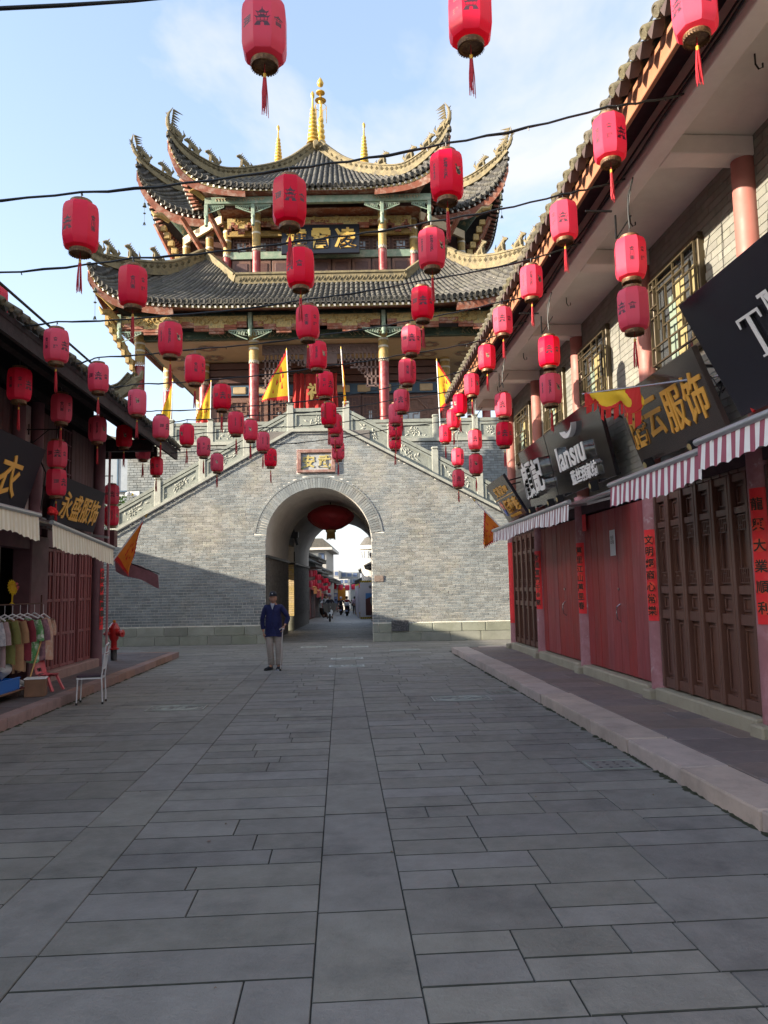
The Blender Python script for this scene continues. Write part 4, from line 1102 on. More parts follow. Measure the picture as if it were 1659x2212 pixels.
# ---- top roof A (front bay) ------------------------------------------
e=[(-8.05,27.2,18.55),(-7.75,27.2,17.75),(-7.2,27.3,17.2),(-6.3,27.35,16.85),(-5.0,27.4,16.68),(-3.6,27.4,16.64)]
def mi2(p): return (2*(-2.55)-p[0],p[1],p[2])
EA=smoothcurve(e+[mi2(p) for p in e[::-1]])
hA=[(-2.55,31.0,20.05),(-3.7,30.3,18.85),(-5.0,29.3,17.95),(-6.2,28.5,17.52),(-7.1,27.8,17.66),(-7.7,27.4,18.05),(-8.05,27.2,18.55)]
HA=smoothcurve(hA)
def TA(u):
    return HA(1-u/.5) if u<.5 else V(mi2(HA(1-(1-u)/.5)))
ra=Roof(tower,EA,TA,sag=.18); ra.sheet(70,7); ra.tiles(56,7,.078); ra.eave(56,.078)
ra.fascia(.03,.05,-.24,-.55,M_fascia,u0=0,u1=.3,th=.06); ra.fascia(.03,.05,-.24,-.55,M_fascia,u0=.7,u1=1,th=.06); ra.fascia(.035,.035,-.12,-.22,M_goldd,'eave_board')
un=MB(); 
def underA(u,v):
    e_=ra.S(u,.05,-.24); t=V((max(-6.7,min(1.7,e_.x)),28.1,16.5)); return e_.lerp(t,v)
un.grid(underA,40,2,flip=True); un.build('soffit',M_fascia,tower,smooth=60)
for f in (lambda p:p,mi2):
    ridge(tower,[f((p[0],p[1],p[2]+.1)) for p in hA],.34,.22,beasts=4)
    # back-facing side slopes
    EE=smoothcurve([f((-8.05,27.2,18.55)),f((-7.9,28.5,17.6)),f((-7.8,30.5,17.2)),f((-7.8,33,17.2))]); 
    h2=smoothcurve([f(p) for p in hA])
    r=Roof(tower,EE,lambda u,h2=h2:h2(1-u),sag=.15); r.sheet(20,5); r.tiles(26,6,.085); r.eave(26,.085)
# ---- roof B (wings, set back) ----------------------------------------
eB=[(-10.2,30,19.0),(-9.95,30,18.3),(-9.3,30.05,17.6),(-8.4,30.1,17.15),(-7.0,30.1,16.95),(-4.5,30.1,16.9)]
EB=smoothcurve(sym(eB)); hB=[(-3.4,34,20.4),(-5.2,33.3,19.5),(-7.0,32.2,18.5),(-8.6,31.0,18.3),(-9.6,30.4,18.7),(-10.2,30,19.15)]
HB=smoothcurve(hB)
def TB(u):
    c=.3
    if u<c: return HB(1-u/c)
    if u>1-c: return V(mir(HB(1-(1-u)/c)))
    return V((-3.4,34,20.4)).lerp(V(mir((-3.4,34,20.4))),(u-c)/(1-2*c))
rb=Roof(tower,EB,TB,sag=.2); rb.sheet(70,6); rb.tiles(72,7,.078); rb.eave(72,.078)
rb.fascia(.03,.06,-.24,-.6,M_fascia,u0=0,u1=.32,th=.06); rb.fascia(.03,.06,-.24,-.6,M_fascia,u0=.68,u1=1,th=.06)
un=MB()
def underB(u,v):
    e_=rb.S(u,.05,-.24); t=V((max(-8.4,min(3.9,e_.x)),31.1,16.4)); return e_.lerp(t,v)
un.grid(underB,40,2,flip=True); un.build('soffit',M_dgreen,tower,smooth=60)
for f in (lambda p:p,mir):
    ridge(tower,[f((p[0],p[1],p[2]+.12)) for p in hB[1:]],.34,.22,beasts=3)
    EE=smoothcurve([f((-10.2,30,19.0)),f((-10.0,31.5,17.8)),f((-10.0,34,17.3)),f((-10.0,37,18))])
    r=Roof(tower,EE,lambda u,f=f:(V(f(HB(1-u)))),sag=.15); r.sheet(20,5); r.tiles(30,5,.085); r.eave(30,.085)
    q=MB(); q.quad(*[f(p) for p in ((-10.0,37,17.8),(-3.4,34,20.3),(-3.4,36.5,17),(-9.8,37.2,17))]); q.build('roof_back',M_pan,tower)
mr=MB(); mr.box(-5.2,.0,33.9,34.15,19.6,21.0); mr.build('main_ridge',M_ridge,tower)
bk_=MB(); bk_.quad((-10.1,37.5,17.2),(5.6,37.5,17.2),(-.9,34.1,20.4),(-3.6,34.1,20.4)); bk_.quad((-10.3,38.4,12.4),(5.8,38.4,12.4),(2.7,34.8,15),(-7.2,34.8,15)); bk_.build('roof_back',M_pan,tower)
# ---- finials ----------------------------------------------------------
def finial(x,y,z,h,r,main=False):
    p=[(r*1.5,0),(r*1.2,h*.05)]
    n=8
    for k in range(n):
        q=h*(.06+.62*k/n); w_=r*(1.25-.75*k/n); p+=[(w_*.7,q),(w_,q+h*.025),(w_,q+h*.05),(w_*.7,q+h*.07)]
    p+=[(r*.25,h*.70),(r*.2,h*.86),(r*.42,h*.89),(r*.42,h*.95),(r*.05,h)]
    q=MB(); q.lathe(p,14,(x,y,z)); return q.build('finial',M_finial,tower,smooth=50)
finial(-4.68,33.9,20.95,2.05,.17); finial(-.52,33.9,20.95,2.1,.17)
finial(-2.72,30.9,20.25,2.35,.20)
f0=finial(-2.62,34,21.0,3.5,.24)
q=MB(); q.lathe([(.0,0),(.13,.08),(.17,.2),(.1,.36),(0,.5)],12,(-2.62,34,24.85)); q.lathe([(.05,0),(.22,.06),(.22,.1),(.05,.16)],14,(-2.62,34,24.5)); q.lathe([(.05,0),(.28,.05),(.05,.1)],14,(-2.62,34,24.15)); q.build('finial_orb',M_finial,f0,smooth=50)
q=MB()
for k in range(5): a=k*1.256; q.tube([(-2.62+.28*math.cos(a),34+.28*math.sin(a),23.1),(-2.62+.28*math.cos(a),34+.28*math.sin(a),23.9)],.018,5)
q.tube([(-2.62+.28*math.cos(j*.5),34+.28*math.sin(j*.5),23.9) for j in range(14)],.015,4); q.build('finial_cage',M_finial,f0)
q=MB(); q.lathe([(.09,0),(.14,.05),(.14,.3),(.10,.34)],14,(0,0,0)); me=q.mesh('ridge_cylinder',M_ridge,smooth=40)
inst('ridge_roundel',me,tower,T3(-2.55,30.75,20.05)@RX(R(90)))
# ---- the measured heights of the tower (levelled after the survey of its storeys)
import numpy as np
_ZP=[7.1,7.3,11.35,11.8,13.42,15.0,16.2,16.64,18.1,20.1,25.35]; _ZQ=[7.1,7.3,11.58,12.08,13.85,15.70,17.05,17.38,19.05,21.15,26.75]
def zmap(z): return float(np.interp(z,_ZP,_ZQ))
def settle(o):
    for ch in list(o.children): settle(ch)
    if o.type!='MESH': return
    M=WMX[o.name]
    if o.data.users>1:
        t=M.translation.copy(); M=Matrix.Translation((-.1,0,zmap(t.z)-t.z))@M
        WMX[o.name]=M; o.matrix_basis=WMX[o.parent.name].inverted()@M; return
    n=len(o.data.vertices); a=np.empty(n*3); o.data.vertices.foreach_get('co',a); a=a.reshape(-1,3)
    m=np.array(M); w_=a@m[:3,:3].T+m[:3,3]; w_[:,2]=np.interp(w_[:,2],_ZP,_ZQ); w_[:,0]-=.1
    mi_=np.linalg.inv(m); a=w_@mi_[:3,:3].T+mi_[:3,3]; o.data.vertices.foreach_set('co',a.ravel()); o.data.update()
settle(tower)
# ---- bells --------------------------------------------------------------
def bell(lab,x,y,z,L):
    t=thing('wind_bell',lab,'bell',T3(x,y,z-L),'wind bells under the tower eave corners')
    q=MB(); q.tube([(x,y,z),(x,y,z-L)],.008,4); q.build('chain',M_bell,t)
    q=MB(); q.lathe([(0,.02),(.04,0),(.05,-.05),(.07,-.14),(.09,-.17),(.085,-.17),(.0,-.08)],12,(x,y,z-L*.3),cap=False); q.build('bell_cup',M_bell,t,smooth=40)
    q=MB(); q.lathe([(.045,-.02),(.06,0),(.045,.02)],10,(x,y,z-L*.62)); q.build('ring_ornament',M_bell,t)
    q=MB(); zz_=z-L
    q.add([(x-.07,y,zz_),(x-.03,y,zz_+.16),(x+.03,y,zz_+.16),(x+.07,y,zz_),(x+.02,y,zz_+.05),(x,y,zz_-.02),(x-.02,y,zz_+.05)],[(0,1,6),(1,2,4,6),(2,3,4),(6,4,5)]+[(6,1,0),(6,4,2,1),(4,3,2),(5,4,6)]); q.build('fish_tail_vane',M_bell,t)
bell('bronze wind bell on a long chain under the lower left eave corner',-10.2,25.6,13.2,1.75)
bell('bronze wind bell hanging under the upper left eave corner',-9.95,30.05,18.7,1.45)
bell('bronze wind bell hanging under the upper right eave corner',5.25,30.05,18.7,1.45)
# ------------------------------------------------------------------ right-hand shop building
M_tbrick=mat('yellowish grey brick tile',(0.215,0.215,0.185),0.7,vary=0.13,noise=0.12,nscale=5,bump=0.2,bscale=40,dirt=(0.14,0.155,0.14),dscale=1.0,damt=0.5)
M_tmort=mat('pale grout',(0.50,0.46,0.36),0.85)
M_pinkp=mat('pink painted pilaster',(0.36,0.135,0.11),0.6,noise=0.08,nscale=2,dirt=(0.36,0.18,0.16),dscale=2,damt=0.4)
M_mauve=mat('faded mauve column paint',(0.33,0.14,0.15),0.6,noise=0.14,nscale=3,dirt=(0.46,0.28,0.31),dscale=3.0,damt=0.8,col2=(0.62,0.58,0.55),c2amt=0.9,c2scale=5,thr=.70)
M_wslab=mat('white concrete soffit',(0.80,0.745,0.70),0.8,noise=0.06,nscale=2,bump=0.15,bscale=15,dirt=(0.60,0.54,0.49),dscale=1.1,damt=0.45)
M_peach=mat('peach eave board',(0.36,0.155,0.08),0.7,noise=0.12,nscale=3,dirt=(0.35,0.18,0.12),dscale=2,damt=0.6)
M_dwood=mat('dark purple brown soffit',(0.045,0.020,0.024),0.8,noise=0.2)
M_rplank=mat('red brown door plank',(0.27,0.032,0.034),0.5,vary=0.05,noise=0.16,nscale=2,dirt=(.15,.03,.03),dscale=2.2,damt=.6,bump=0.2,bscale=30,stretch=(3,3,.35))
M_ldoor=mat('chocolate brown door',(0.115,0.050,0.034),0.42,vary=0.05,noise=0.12,nscale=3,bump=0.15,bscale=30,stretch=(3,3,.4))
M_sill=mat('beige stone sill',(0.33,0.29,0.21),0.8,noise=0.2,nscale=4,bump=0.5,bscale=25,dirt=(0.15,0.14,0.10),dscale=2,damt=0.6)
M_red=mat('red couplet paper',(0.72,0.02,0.025),0.6,noise=0.12,nscale=4)
M_ink=mat('black ink',(0.02,0.015,0.01),0.5)
M_goldspot=mat('gold speckled roundel',(0.74,0.06,0.03),0.5)
M_bronze=mat('bronze painted iron',(0.075,0.058,0.032),0.45,0.3,noise=0.15)
M_glass=glass('dark window glass',(0.05,0.055,0.06),0.1)
M_curt=mat('yellowish curtain',(0.26,0.215,0.10),0.9,noise=0.15,nscale=9,stretch=(1,4,.3)); M_curt2=mat('pale green curtain',(0.18,0.23,0.18),0.9,noise=0.12)
M_iron=mat('black iron',(0.02,0.02,0.022),0.5,0.4)
M_chrome=mat('polished steel',(0.5,0.5,0.52),0.25,1.0)
M_paper=mat('white paper',(0.62,0.62,0.62),0.8)
rb_=thing('shop_building','long two storey shop building with pale brick upper wall, red doors and white overhang','building',ST@T3(4.6,10,0))
FS=ST
SEG=[1.6,4.75,7.55,10.32,13.40,16.35,19.0]      # column positions along the street
def B(mb,name,m,par=None,**k): return mb.build(name,m,par or rb_,FS,**k)
q=MB(); q.box(4.62,9.5,0.9,18.95,0,6.61); B(q,'wall_core',M_dwood)
q=MB(); q.box(4.59,4.615,0.9,18.95,3.0,6.61); B(q,'grout_bed',M_tmort)
# bricks of the upper wall
WIN=[(2.7,4.2),(5.55,7.0),(8.62,10.05),(11.86,13.25),(14.35,15.7),(17.05,18.35)]
WZ0,WZ1=4.68,6.12
tb_=MB(); tb_.add([(0,-.5,0),(0,.5,0),(0,.5,1),(0,-.5,1),(1,-.5,0),(1,.5,0),(1,.5,1),(1,-.5,1)],[(3,2,1,0),(0,1,5,4),(7,6,2,3),(0,4,7,3),(2,6,5,1)])
tb_me=tb_.mesh('brick',M_tbrick)
bl=[]; z=3.02; row=0; CHb,BLb=.098,.30
while z<6.56:
    s=2.0-(row%2)*BLb/2
    while s<18.95:
        a,c=s+.004,min(s+BLb,18.95)-.004
        ok=[(a,c)]
        for w0,w1 in WIN:
            if z+CHb>WZ0-.01 and z<WZ1+.01:
                nk=[]
                for p,r_ in ok:
                    if r_<=w0 or p>=w1: nk.append((p,r_))
                    else:
                        if p<w0-.03: nk.append((p,w0-.004))
                        if r_>w1+.03: nk.append((w1+.004,r_))
                ok=nk
        for p,r_ in ok: bl.append((p,r_,z))
        s+=BLb
    z+=CHb; row+=1
bl.sort(key=lambda b_: (not(7.2<b_[0]<17 and b_[2]>4.3), b_[0]))
rest=MB()
for i,(p,r_,z) in enumerate(bl):
    L=T3(4.575+random.uniform(-.002,.002),(p+r_)/2,z+.004)@SC(.03,r_-p,CHb-.008)
    if i<300: inst('brick',tb_me,rb_,FS@L)
    else: rest.M=L; rest.var=random.random(); rest.add([v.co[:] for v in tb_me.vertices],[tuple(p_.vertices) for p_ in tb_me.polygons])
rest.M=None; B(rest,'brick',M_tbrick,kind='stuff')
# windows
def window(w0,w1,k):
    f=MB()
    f.bbox(4.50,4.60,w0,w1,WZ0,WZ0+.06,.008); f.bbox(4.50,4.60,w0,w1,WZ1-.06,WZ1,.008); f.bbox(4.50,4.60,w0,w0+.06,WZ0+.061,WZ1-.061,.008); f.bbox(4.50,4.60,w1-.06,w1,WZ0+.061,WZ1-.061,.008)
    W_=B(f,'window',M_bronze)
    g_=MB(); g_.box(4.578,4.586,w0+.05,w1-.05,WZ0+.05,WZ1-.05); 
    B(g_,'pane',M_glass,W_)
    for j,(a,c,m) in enumerate(((.12,.42,M_curt),(.55,.8,M_curt),(.82,1.02,M_curt2))):
        c_=MB(); n=int((c-a)/.03)
        c_.grid(lambda u,v:(4.570+.004*math.sin(u*n*2),w0+a+(c-a)*u,WZ0+.08+(1.05 if j<2 else .9)*v),n*2,1,flip=True); B(c_,'curtain',m,W_,smooth=60)
    l=MB(); x=4.47
    def seg(a,b_): l.beam((x,w0+a[0]*(w1-w0),WZ0+a[1]*(WZ1-WZ0)),(x,w0+b_[0]*(w1-w0),WZ0+b_[1]*(WZ1-WZ0)),.022,.028,up=(1,0,0))
    P=[((.03,.08),(.97,.08)),((.03,.92),(.97,.92)),((.03,.08),(.03,.92)),((.97,.08),(.97,.92)),((.03,.25),(.97,.25)),((.03,.4),(.7,.4)),((.12,.55),(.97,.55)),((.03,.70),(.45,.70)),((.12,.08),(.12,.78)),((.25,.25),(.25,.55)),((.25,.7),(.25,.92)),((.45,.55),(.45,.92)),((.45,.78),(.8,.78)),((.8,.40),(.8,.92)),((.6,.08),(.6,.4)),((.62,.55),(.62,.78)),((.7,.25),(.7,.55)),((.88,.08),(.88,.55)),((.12,.78),(.45,.78)),((.4,.08),(.4,.25)),((.8,.66),(.97,.66)),((.3,.25),(.3,.4)),((.88,.66),(.88,.92)),((.35,.84),(.97,.84))]
    for a,b_ in P: seg(a,b_)
    for s_ in (w0+.04,w1-.04):
        for z_ in (WZ0+.12,WZ1-.12): l.beam((4.47,s_,z_),(4.56,s_,z_),.02,.02)
    B(l,'iron_lattice',M_bronze,W_)
for k,(a,c) in enumerate(WIN): window(a,c,k)
# pilasters, beams, slab
for s in SEG:
    q=MB(); q.lathe([(.13,3.0),(.13,6.388)],16,(4.52,s,0)); B(q,'pilaster',M_pinkp,smooth=40)
    q=MB(); q.bbox(3.62,4.58,s-.14,s+.14,6.388,6.615,.012); B(q,'cross_beam',M_wslab)
q=MB(); q.bbox(3.40,3.615,.9,18.9,6.385,6.80,.008); B(q,'edge_beam',M_wslab)
q=MB(); q.box(3.617,4.70,.9,18.9,6.62,6.75); B(q,'slab',M_wslab)
for s in (6.2,9.2,12.0,15.0,17.6):
    q=MB(); q.tube([(3.9,s,6.62),(3.9,s,6.52),(3.93,s,6.47),(3.97,s,6.49),(3.97,s,6.53)],.009,5); B(q,'hook',M_iron)
# cable along the slab edge
q=MB(); q.tube([(3.37,1+k*.6,6.50+.015*math.sin(k*2.1)) for k in range(30)],.014,5); q.tube([(3.36,1+k*.6,6.56+.02*math.sin(k*1.3)) for k in range(30)],.012,5); B(q,'edge_cable',M_iron)
# roof
q=MB(); q.bbox(2.98,3.03,.9,18.9,6.43,6.70,.006); B(q,'eave_board',M_peach)
q=MB(); q.quad((3.03,.9,6.69),(3.03,18.9,6.69),(3.41,18.9,6.76),(3.41,.9,6.76)); B(q,'eave_soffit',M_dwood)
q=MB(); q.quad((2.88,.9,6.71),(2.88,18.95,6.71),(8.2,18.95,9.3),(8.2,.9,9.3)); q.quad((8.2,.9,9.3),(8.2,18.95,9.3),(9.6,18.95,6.6),(9.6,.9,6.6)); q.add([(3.4,18.93,6.6),(9.6,18.93,6.6),(8.2,18.93,9.28),(3.4,18.93,7.0)],[(0,3,2,1)]); q.quad((2.88,18.93,6.58),(3.4,18.93,6.6),(3.4,18.93,7.0),(2.88,18.93,6.70)); B(q,'roof_sheet',M_pan)
q=MB(); slope=math.atan2(2.64,5.6); n=0
s=1.1
wv=MB()
cap_=MB(); cap_.lathe([(0,-.02),(.035,-.02),(.04,-.028),(.055,-.028),(.066,-.012),(.066,0.3)],16,(0,0,0),cap=False)
cap_me=cap_.mesh('eave_tile',mat('lichen tile end',(0.12,0.105,0.07),0.85,vary=.15,noise=.3,nscale=14,bump=.9,bscale=70,dirt=(.17,.155,.09),dscale=6,damt=.6),smooth=50)
bt=MB(); 
while s<18.9:
    base=T3(2.80,s,6.68)
    W_=FS@base@RY(R(90)-slope)
    inst('eave_tile',cap_me,rb_,W_)
    L=6.1
    bt.M=base@frame3((0,0,0),(0,-1,0),(math.cos(slope),0,math.sin(slope)))
    for k in range(20):
        m0=bt.M; bt.M=m0@T3(0,.25+k*.29,0)@SC(.066,.29,.066); bt.var=random.random(); bt.add(TV,TF); bt.M=m0
    # drip tile between
    s2=s+.13
    pts=[(2.79,s2-.075,6.63),(2.79,s2-.04,6.57),(2.79,s2,6.51),(2.79,s2+.04,6.57),(2.79,s2+.075,6.63)]
    back=[(2.89,p[1],p[2]+.03) for p in pts]
    wv.add(pts+back,[(0,1,2,3,4),(9,8,7,6,5)]+[(i,i+5,i+6,i+1) for i in range(4)])
    s+=.26
bt.M=None; B(bt,'roof_tile',M_tile,kind='stuff',smooth=50)
M_drip=mat('dark drip tile',(0.075,0.05,0.045),0.8,noise=.3); B(wv,'drip_tile',M_drip,kind='stuff')
q=MB(); q.tube([(2.84,.9,6.77),(2.84,18.9,6.77)],.012,6); B(q,'light_strip',M_chrome)
# ground floor: sill stones, columns, lintel
for i,(a,c) in enumerate(zip(SEG[:-1],SEG[1:])):
    q=MB(); q.bbox(4.30,4.62,a+.13,c-.13,.13,.31,.02); B(q,'stone_sill',M_sill)
    q=MB(); q.box(4.40,4.60,a+.17,c-.17,3.0,3.28); B(q,'lintel',M_dwood)
for s in SEG:
    q=MB(); q.bbox(4.22,4.62,s-.125,s+.125,.13,.275,.02); B(q,'column_base',M_sill)
    q=MB(); q.lathe([(.172,.277),(.168,1.2),(.165,3.35)],22,(4.50,s,0)); B(q,'column',M_mauve,smooth=40)
# lattice doors
def lattice_bay(a,c,nleaf):
    w_=(c-a)/nleaf
    for i in range(nleaf):
        s0,s1=a+i*w_+.004,a+(i+1)*w_-.004
        q=MB(); q.box(4.475,4.50,s0+.05,s1-.05,.335,2.95); d=B(q,'door_leaf',M_ldoor)
        q=MB()
        for (u,v) in ((s0,s0+.055),(s1-.055,s1)): q.bbox(4.40,4.474,u,v,.335,2.95,.006)
        for z0,z1 in ((.335,.46),(1.26,1.38),(1.60,1.70),(2.50,2.58),(2.86,2.95)): q.bbox(4.425,4.474,s0+.056,s1-.056,z0,z1,.005)
        B(q,'door_frame',M_ldoor,d)
        def ringb(z0,z1,t=.022,x=4.452,nm='moulding'):
            q=MB(); u,v=s0+.085,s1-.085
            q.bbox(x,4.474,u,v,z0,z0+t,.004); q.bbox(x,4.474,u,v,z1-t,z1,.004); q.bbox(x,4.474,u,u+t,z0+t+.001,z1-t-.001,.004); q.bbox(x,4.474,v-t,v,z0+t+.001,z1-t-.001,.004); B(q,nm,M_ldoor,d)
        ringb(.50,1.22); ringb(1.41,1.57); ringb(2.61,2.83)
        q=MB(); u,v=s0+.075,s1-.075; x=4.45; t=.013
        def bar(sa,za,sb,zb): q.beam((x,sa,za),(x,sb,zb),t,.02,up=(1,0,0))
        W2=v-u
        for xx in (0,1): bar(u+xx*W2,1.73,u+xx*W2,2.48)
        for zz_ in (1.73,2.48): bar(u,zz_,v,zz_)
        for xx in (.18,.82): bar(u+xx*W2,1.73,u+xx*W2,2.48)
        for zb_,s_ in ((1.73,1),(2.48,-1)):
            bar(u,zb_+s_*.16,v,zb_+s_*.16); bar(u+.18*W2,zb_+s_*.06,u+.5*W2,zb_+s_*.06); bar(u+.5*W2,zb_+s_*.11,u+.82*W2,zb_+s_*.11)
            for xx in (.34,.5,.66): bar(u+xx*W2,zb_,u+xx*W2,zb_+s_*.16)
        B(q,'lattice',M_ldoor,d)
    q=MB()
    s=a
    while s<c:
        q.bbox(4.43,4.47,s+.01,min(s+.2,c)-.01,2.955,3.05,.008); s+=.2
    B(q,'transom_fret',M_ldoor,kind='stuff')
lattice_bay(SEG[2]+.175,SEG[3]-.175,6); lattice_bay(SEG[5]+.175,SEG[6]-.175,5); lattice_bay(SEG[1]+.175,SEG[2]-.175,6)
def plank_bay(a,c,n,hs,paper=None):
    w_=(c-a)/n; d=None
    for i in range(n):
        q=MB(); s0=a+i*w_
        q.bbox(4.44+random.uniform(-.004,.004),4.485,s0+.003,s0+w_-.003,.335,2.97,.004); pk=B(q,'door_plank',M_rplank)
        if d is None: d=pk
    q=MB(); q.tube([(4.44,hs,1.42),(4.385,hs,1.38),(4.375,hs,1.28),(4.385,hs,1.18),(4.44,hs,1.14)],.012,6); B(q,'door_handle',M_chrome,smooth=50)
    q=MB(); q.lathe([(.022,0),(.022,.02)],12,(0,0,0)); o=inst('door_lock',q.mesh('door_lock',M_chrome),rb_,FS@T3(4.42,hs+.01,1.66)@RY(R(90)))
plank_bay(SEG[3]+.175,SEG[4]-.175,9,SEG[3]+1.35); plank_bay(SEG[4]+.175,SEG[5]-.175,9,SEG[4]+1.15)
q=MB(); q.bbox(4.424,4.43,11.72,11.95,2.2,2.62,.001); nt_=B(q,'paper_notice',M_paper); nt_.parent=None; nt_.matrix_basis=WMX[nt_.name]; tag(nt_,'white paper notice pasted on the red plank door','notice')
inst('lettering',text_mesh('告示\n出 租',.07,0,M_ink,.001),nt_,FS@frame3((4.421,11.835,2.46),(0,-1,0),(0,0,1)))
# couplets on the columns
def couplet(s,text,lab,z0=1.22,z1=2.5,face=-1,t=4.5,gold=True):
    th=thing('door_couplet',lab,'couplet',FS@T3(t-.17,s,z0),'red paper couplets on shop columns')
    q=MB(); r_=.176; a0=R(31); ph=R(32)
    P=lambda a,z,r_:(t-r_*math.cos(a),s-r_*math.sin(a),z)
    q.grid(lambda u,v:P(ph-a0*(1-2*u),z0+(z1-z0)*v,r_+.002*math.sin(u*9+v*7)),8,6,flip=True); q.grid(lambda u,v:P(ph-a0*(1-2*u),z0+(z1-z0)*v,r_-.002+.002*math.sin(u*9+v*7)),8,6)
    q.build('paper_strip',M_red,th,FS,smooth=60)
    n=len(text); st_=min((z1-z0-.12)/max(1,n),.165)
    tang=(math.sin(ph),-math.cos(ph),0)
    for i,ch in enumerate(text):
        zc=z1-.06-(i+.5)*(z1-z0-.12)/n
        g_=MB(); g_.lathe([(0,0),(st_*.44,0)],16,(0,0,0),cap=False); inst('roundel',g_.mesh('roundel',M_goldspot),th,FS@frame3(P(ph,zc,.1815),tang,(0,0,1)))
        inst('lettering',text_mesh(ch,st_*.84,0,M_ink,.003),th,FS@frame3(P(ph,zc,.185),tang,(0,0,1)))
couplet(SEG[5],'財進富門千金聚','red paper couplet on the mauve column between the far brown doors and red planks')
couplet(SEG[4],'萬里江山萬里春','red paper couplet of seven black characters on the column between the two red plank doors')
couplet(SEG[3],'文明經商心常樂','red paper couplet on the mauve column between the red plank door and large brown doors')
couplet(SEG[2],'龍興大業順利','wide red paper couplet on the mauve column at the right edge',1.3,2.72)
couplet(SEG[6],'','faded red paper strip on the farthest column next to the gate',.8,2.85)
# small things on the wall
q=MB(); q.bbox(4.31,4.35,16.05,16.25,2.62,2.95,.004); 
for s in (13.13,): 
    q=MB(); q.bbox(4.395,4.40,s-.12,s+.08,2.7,3.0,.001); o=q.build('red_sticker',M_red,None,FS); tag(o,'square red paper charm on the dark lintel above the red door','paper charm')
q=MB(); q.bbox(4.3,4.33,10.46,10.53,2.95,3.12,.004); tag(q.build('house_number_plate',mat('blue enamel',(.03,.09,.25),.4),None,FS),'tiny blue number plate at the top of the mauve column','number plate')
# ------------------------------------------------------------------ shop signs
M_sblack=mat('glossy black sign board',(0.010,0.010,0.012),0.12,coat=.3)
M_sbrown=mat('glossy brown grey sign board',(0.050,0.038,0.034),0.16,coat=.3)
M_smatt=mat('dark sign board',(0.018,0.018,0.026),0.25); M_sdull=mat('dull dark sign board',(0.022,0.021,0.03),0.65,spec=.2)
M_lgold=mat('gold sign letters',(0.80,0.42,0.07),0.35,0.15); M_lwhite=mat('white sign letters',(0.80,0.80,0.78),0.3)
M_lside=mat('mirror letter sides',(0.45,0.45,0.40),0.15,0.9)
def sign(lab,s0,s1,tb,zb,tt,zt,m,grp=None,side=-1,name='shop_sign'):
    """board facing the street: bottom edge (tb,zb), top edge leaning out (tt,zt); side=-1 faces -t"""
    th=thing(name,lab,'shop sign',FS@T3(tb,(s0+s1)/2,zb))
    up=V((tt-tb,0,zt-zb)); H_=up.length; W_=s1-s0
    xdir=(0,-1,0) if side<0 else (0,1,0)
    Fm=FS@frame3((tb,(s0+s1)/2,zb),xdir,up)      # local x right as read, y up the board, z out
    q=MB(); q.bbox(-W_/2,W_/2,0,H_,-.07,0,.006); q.build('board',m,th,Fm)
    q=MB()
    for x in (-W_/2+.3,W_/2-.3): q.beam((x,H_*.85,-.07),(x,H_*.85-(.25),-.07-abs(tt-tb)-.25),.03,.03); q.beam((x,.05,-.07),(x,.05,-.2),.03,.03)
    q.build('bracket',M_iron,th,Fm)
    return th,Fm,W_,H_
def letters(th,Fm,x,y,s,size,m,ext=.02,bold=.012,sx=1,side=None,depth=0,shear=0):
    if side: inst('letter_side',text_mesh(s,size,depth/2,side,bold,shear),th,Fm@T3(x,y,depth/2+.002)@SC(sx,1,1)); z=depth+.004
    else: z=ext+.001
    inst('lettering',text_mesh(s,size,ext,m,bold,shear,1.0,0),th,Fm@T3(x,y,z)@SC(sx,1,1))
def spots(th,Fm,W_,xs):
    for x in xs:
        q=MB(); q.bbox(x-.025,x+.025,-.12,.06,.02,.16,.01); b_=q.build('spot_lamp',M_iron,th,Fm)
        q=MB(); q.lathe([(0,.163),(.045,.163),(.045,.157)],14,(x,-.02,0)); q.build('lamp_face',M_goldspot if False else mat('lamp lens',(.35,.28,.12),.3),b_,Fm)
th,Fm,W_,H_=sign('brown grey sign board with four large gold brush characters above the striped awning',7.85,10.18,4.3,3.42,3.95,4.37,M_sbrown)
for i,ch in enumerate('腾云服饰'): letters(th,Fm,-.84+i*.56,.50+.02*math.sin(i*2),ch,.60,M_lgold,.008,.008,sx=.86,shear=.12)
spots(th,Fm,W_,(-.75,.55))
th,Fm,W_,H_=sign('huge near black sign with white serif letters TM at the right edge',4.4,7.55,4.3,3.5,3.68,4.72,M_smatt)

def serif(P,x,y,h):
    for m_,d0,d1,g in ((M_smatt if False else M_iron,.001,.03,.012),(M_lwhite,.031,.04,0)):
        for poly in P:
            cx=sum(p[0] for p in poly)/len(poly); cy=sum(p[1] for p in poly)/len(poly)
            pl=[(x+h*(p[0]+g*(1 if p[0]>cx else -1)),y+h*(p[1]+g*(1 if p[1]>cy else -1))) for p in poly]
            q=MB(); q.prism(pl,lambda u_,v_,d:(u_,v_,d),d0,d1); q.build('lettering',m_,th,Fm)
serif([[(-.42,.44),(.42,.44),(.42,.50),(-.42,.50)],[(-.42,.28),(-.38,.28),(-.35,.439),(-.42,.439)],[(.38,.28),(.42,.28),(.42,.439),(.35,.439)],[(-.065,-.45),(.065,-.45),(.065,.439),(-.065,.439)],[(-.18,-.50),(.18,-.50),(.18,-.451),(-.18,-.451)]],-.62,.66,.44)
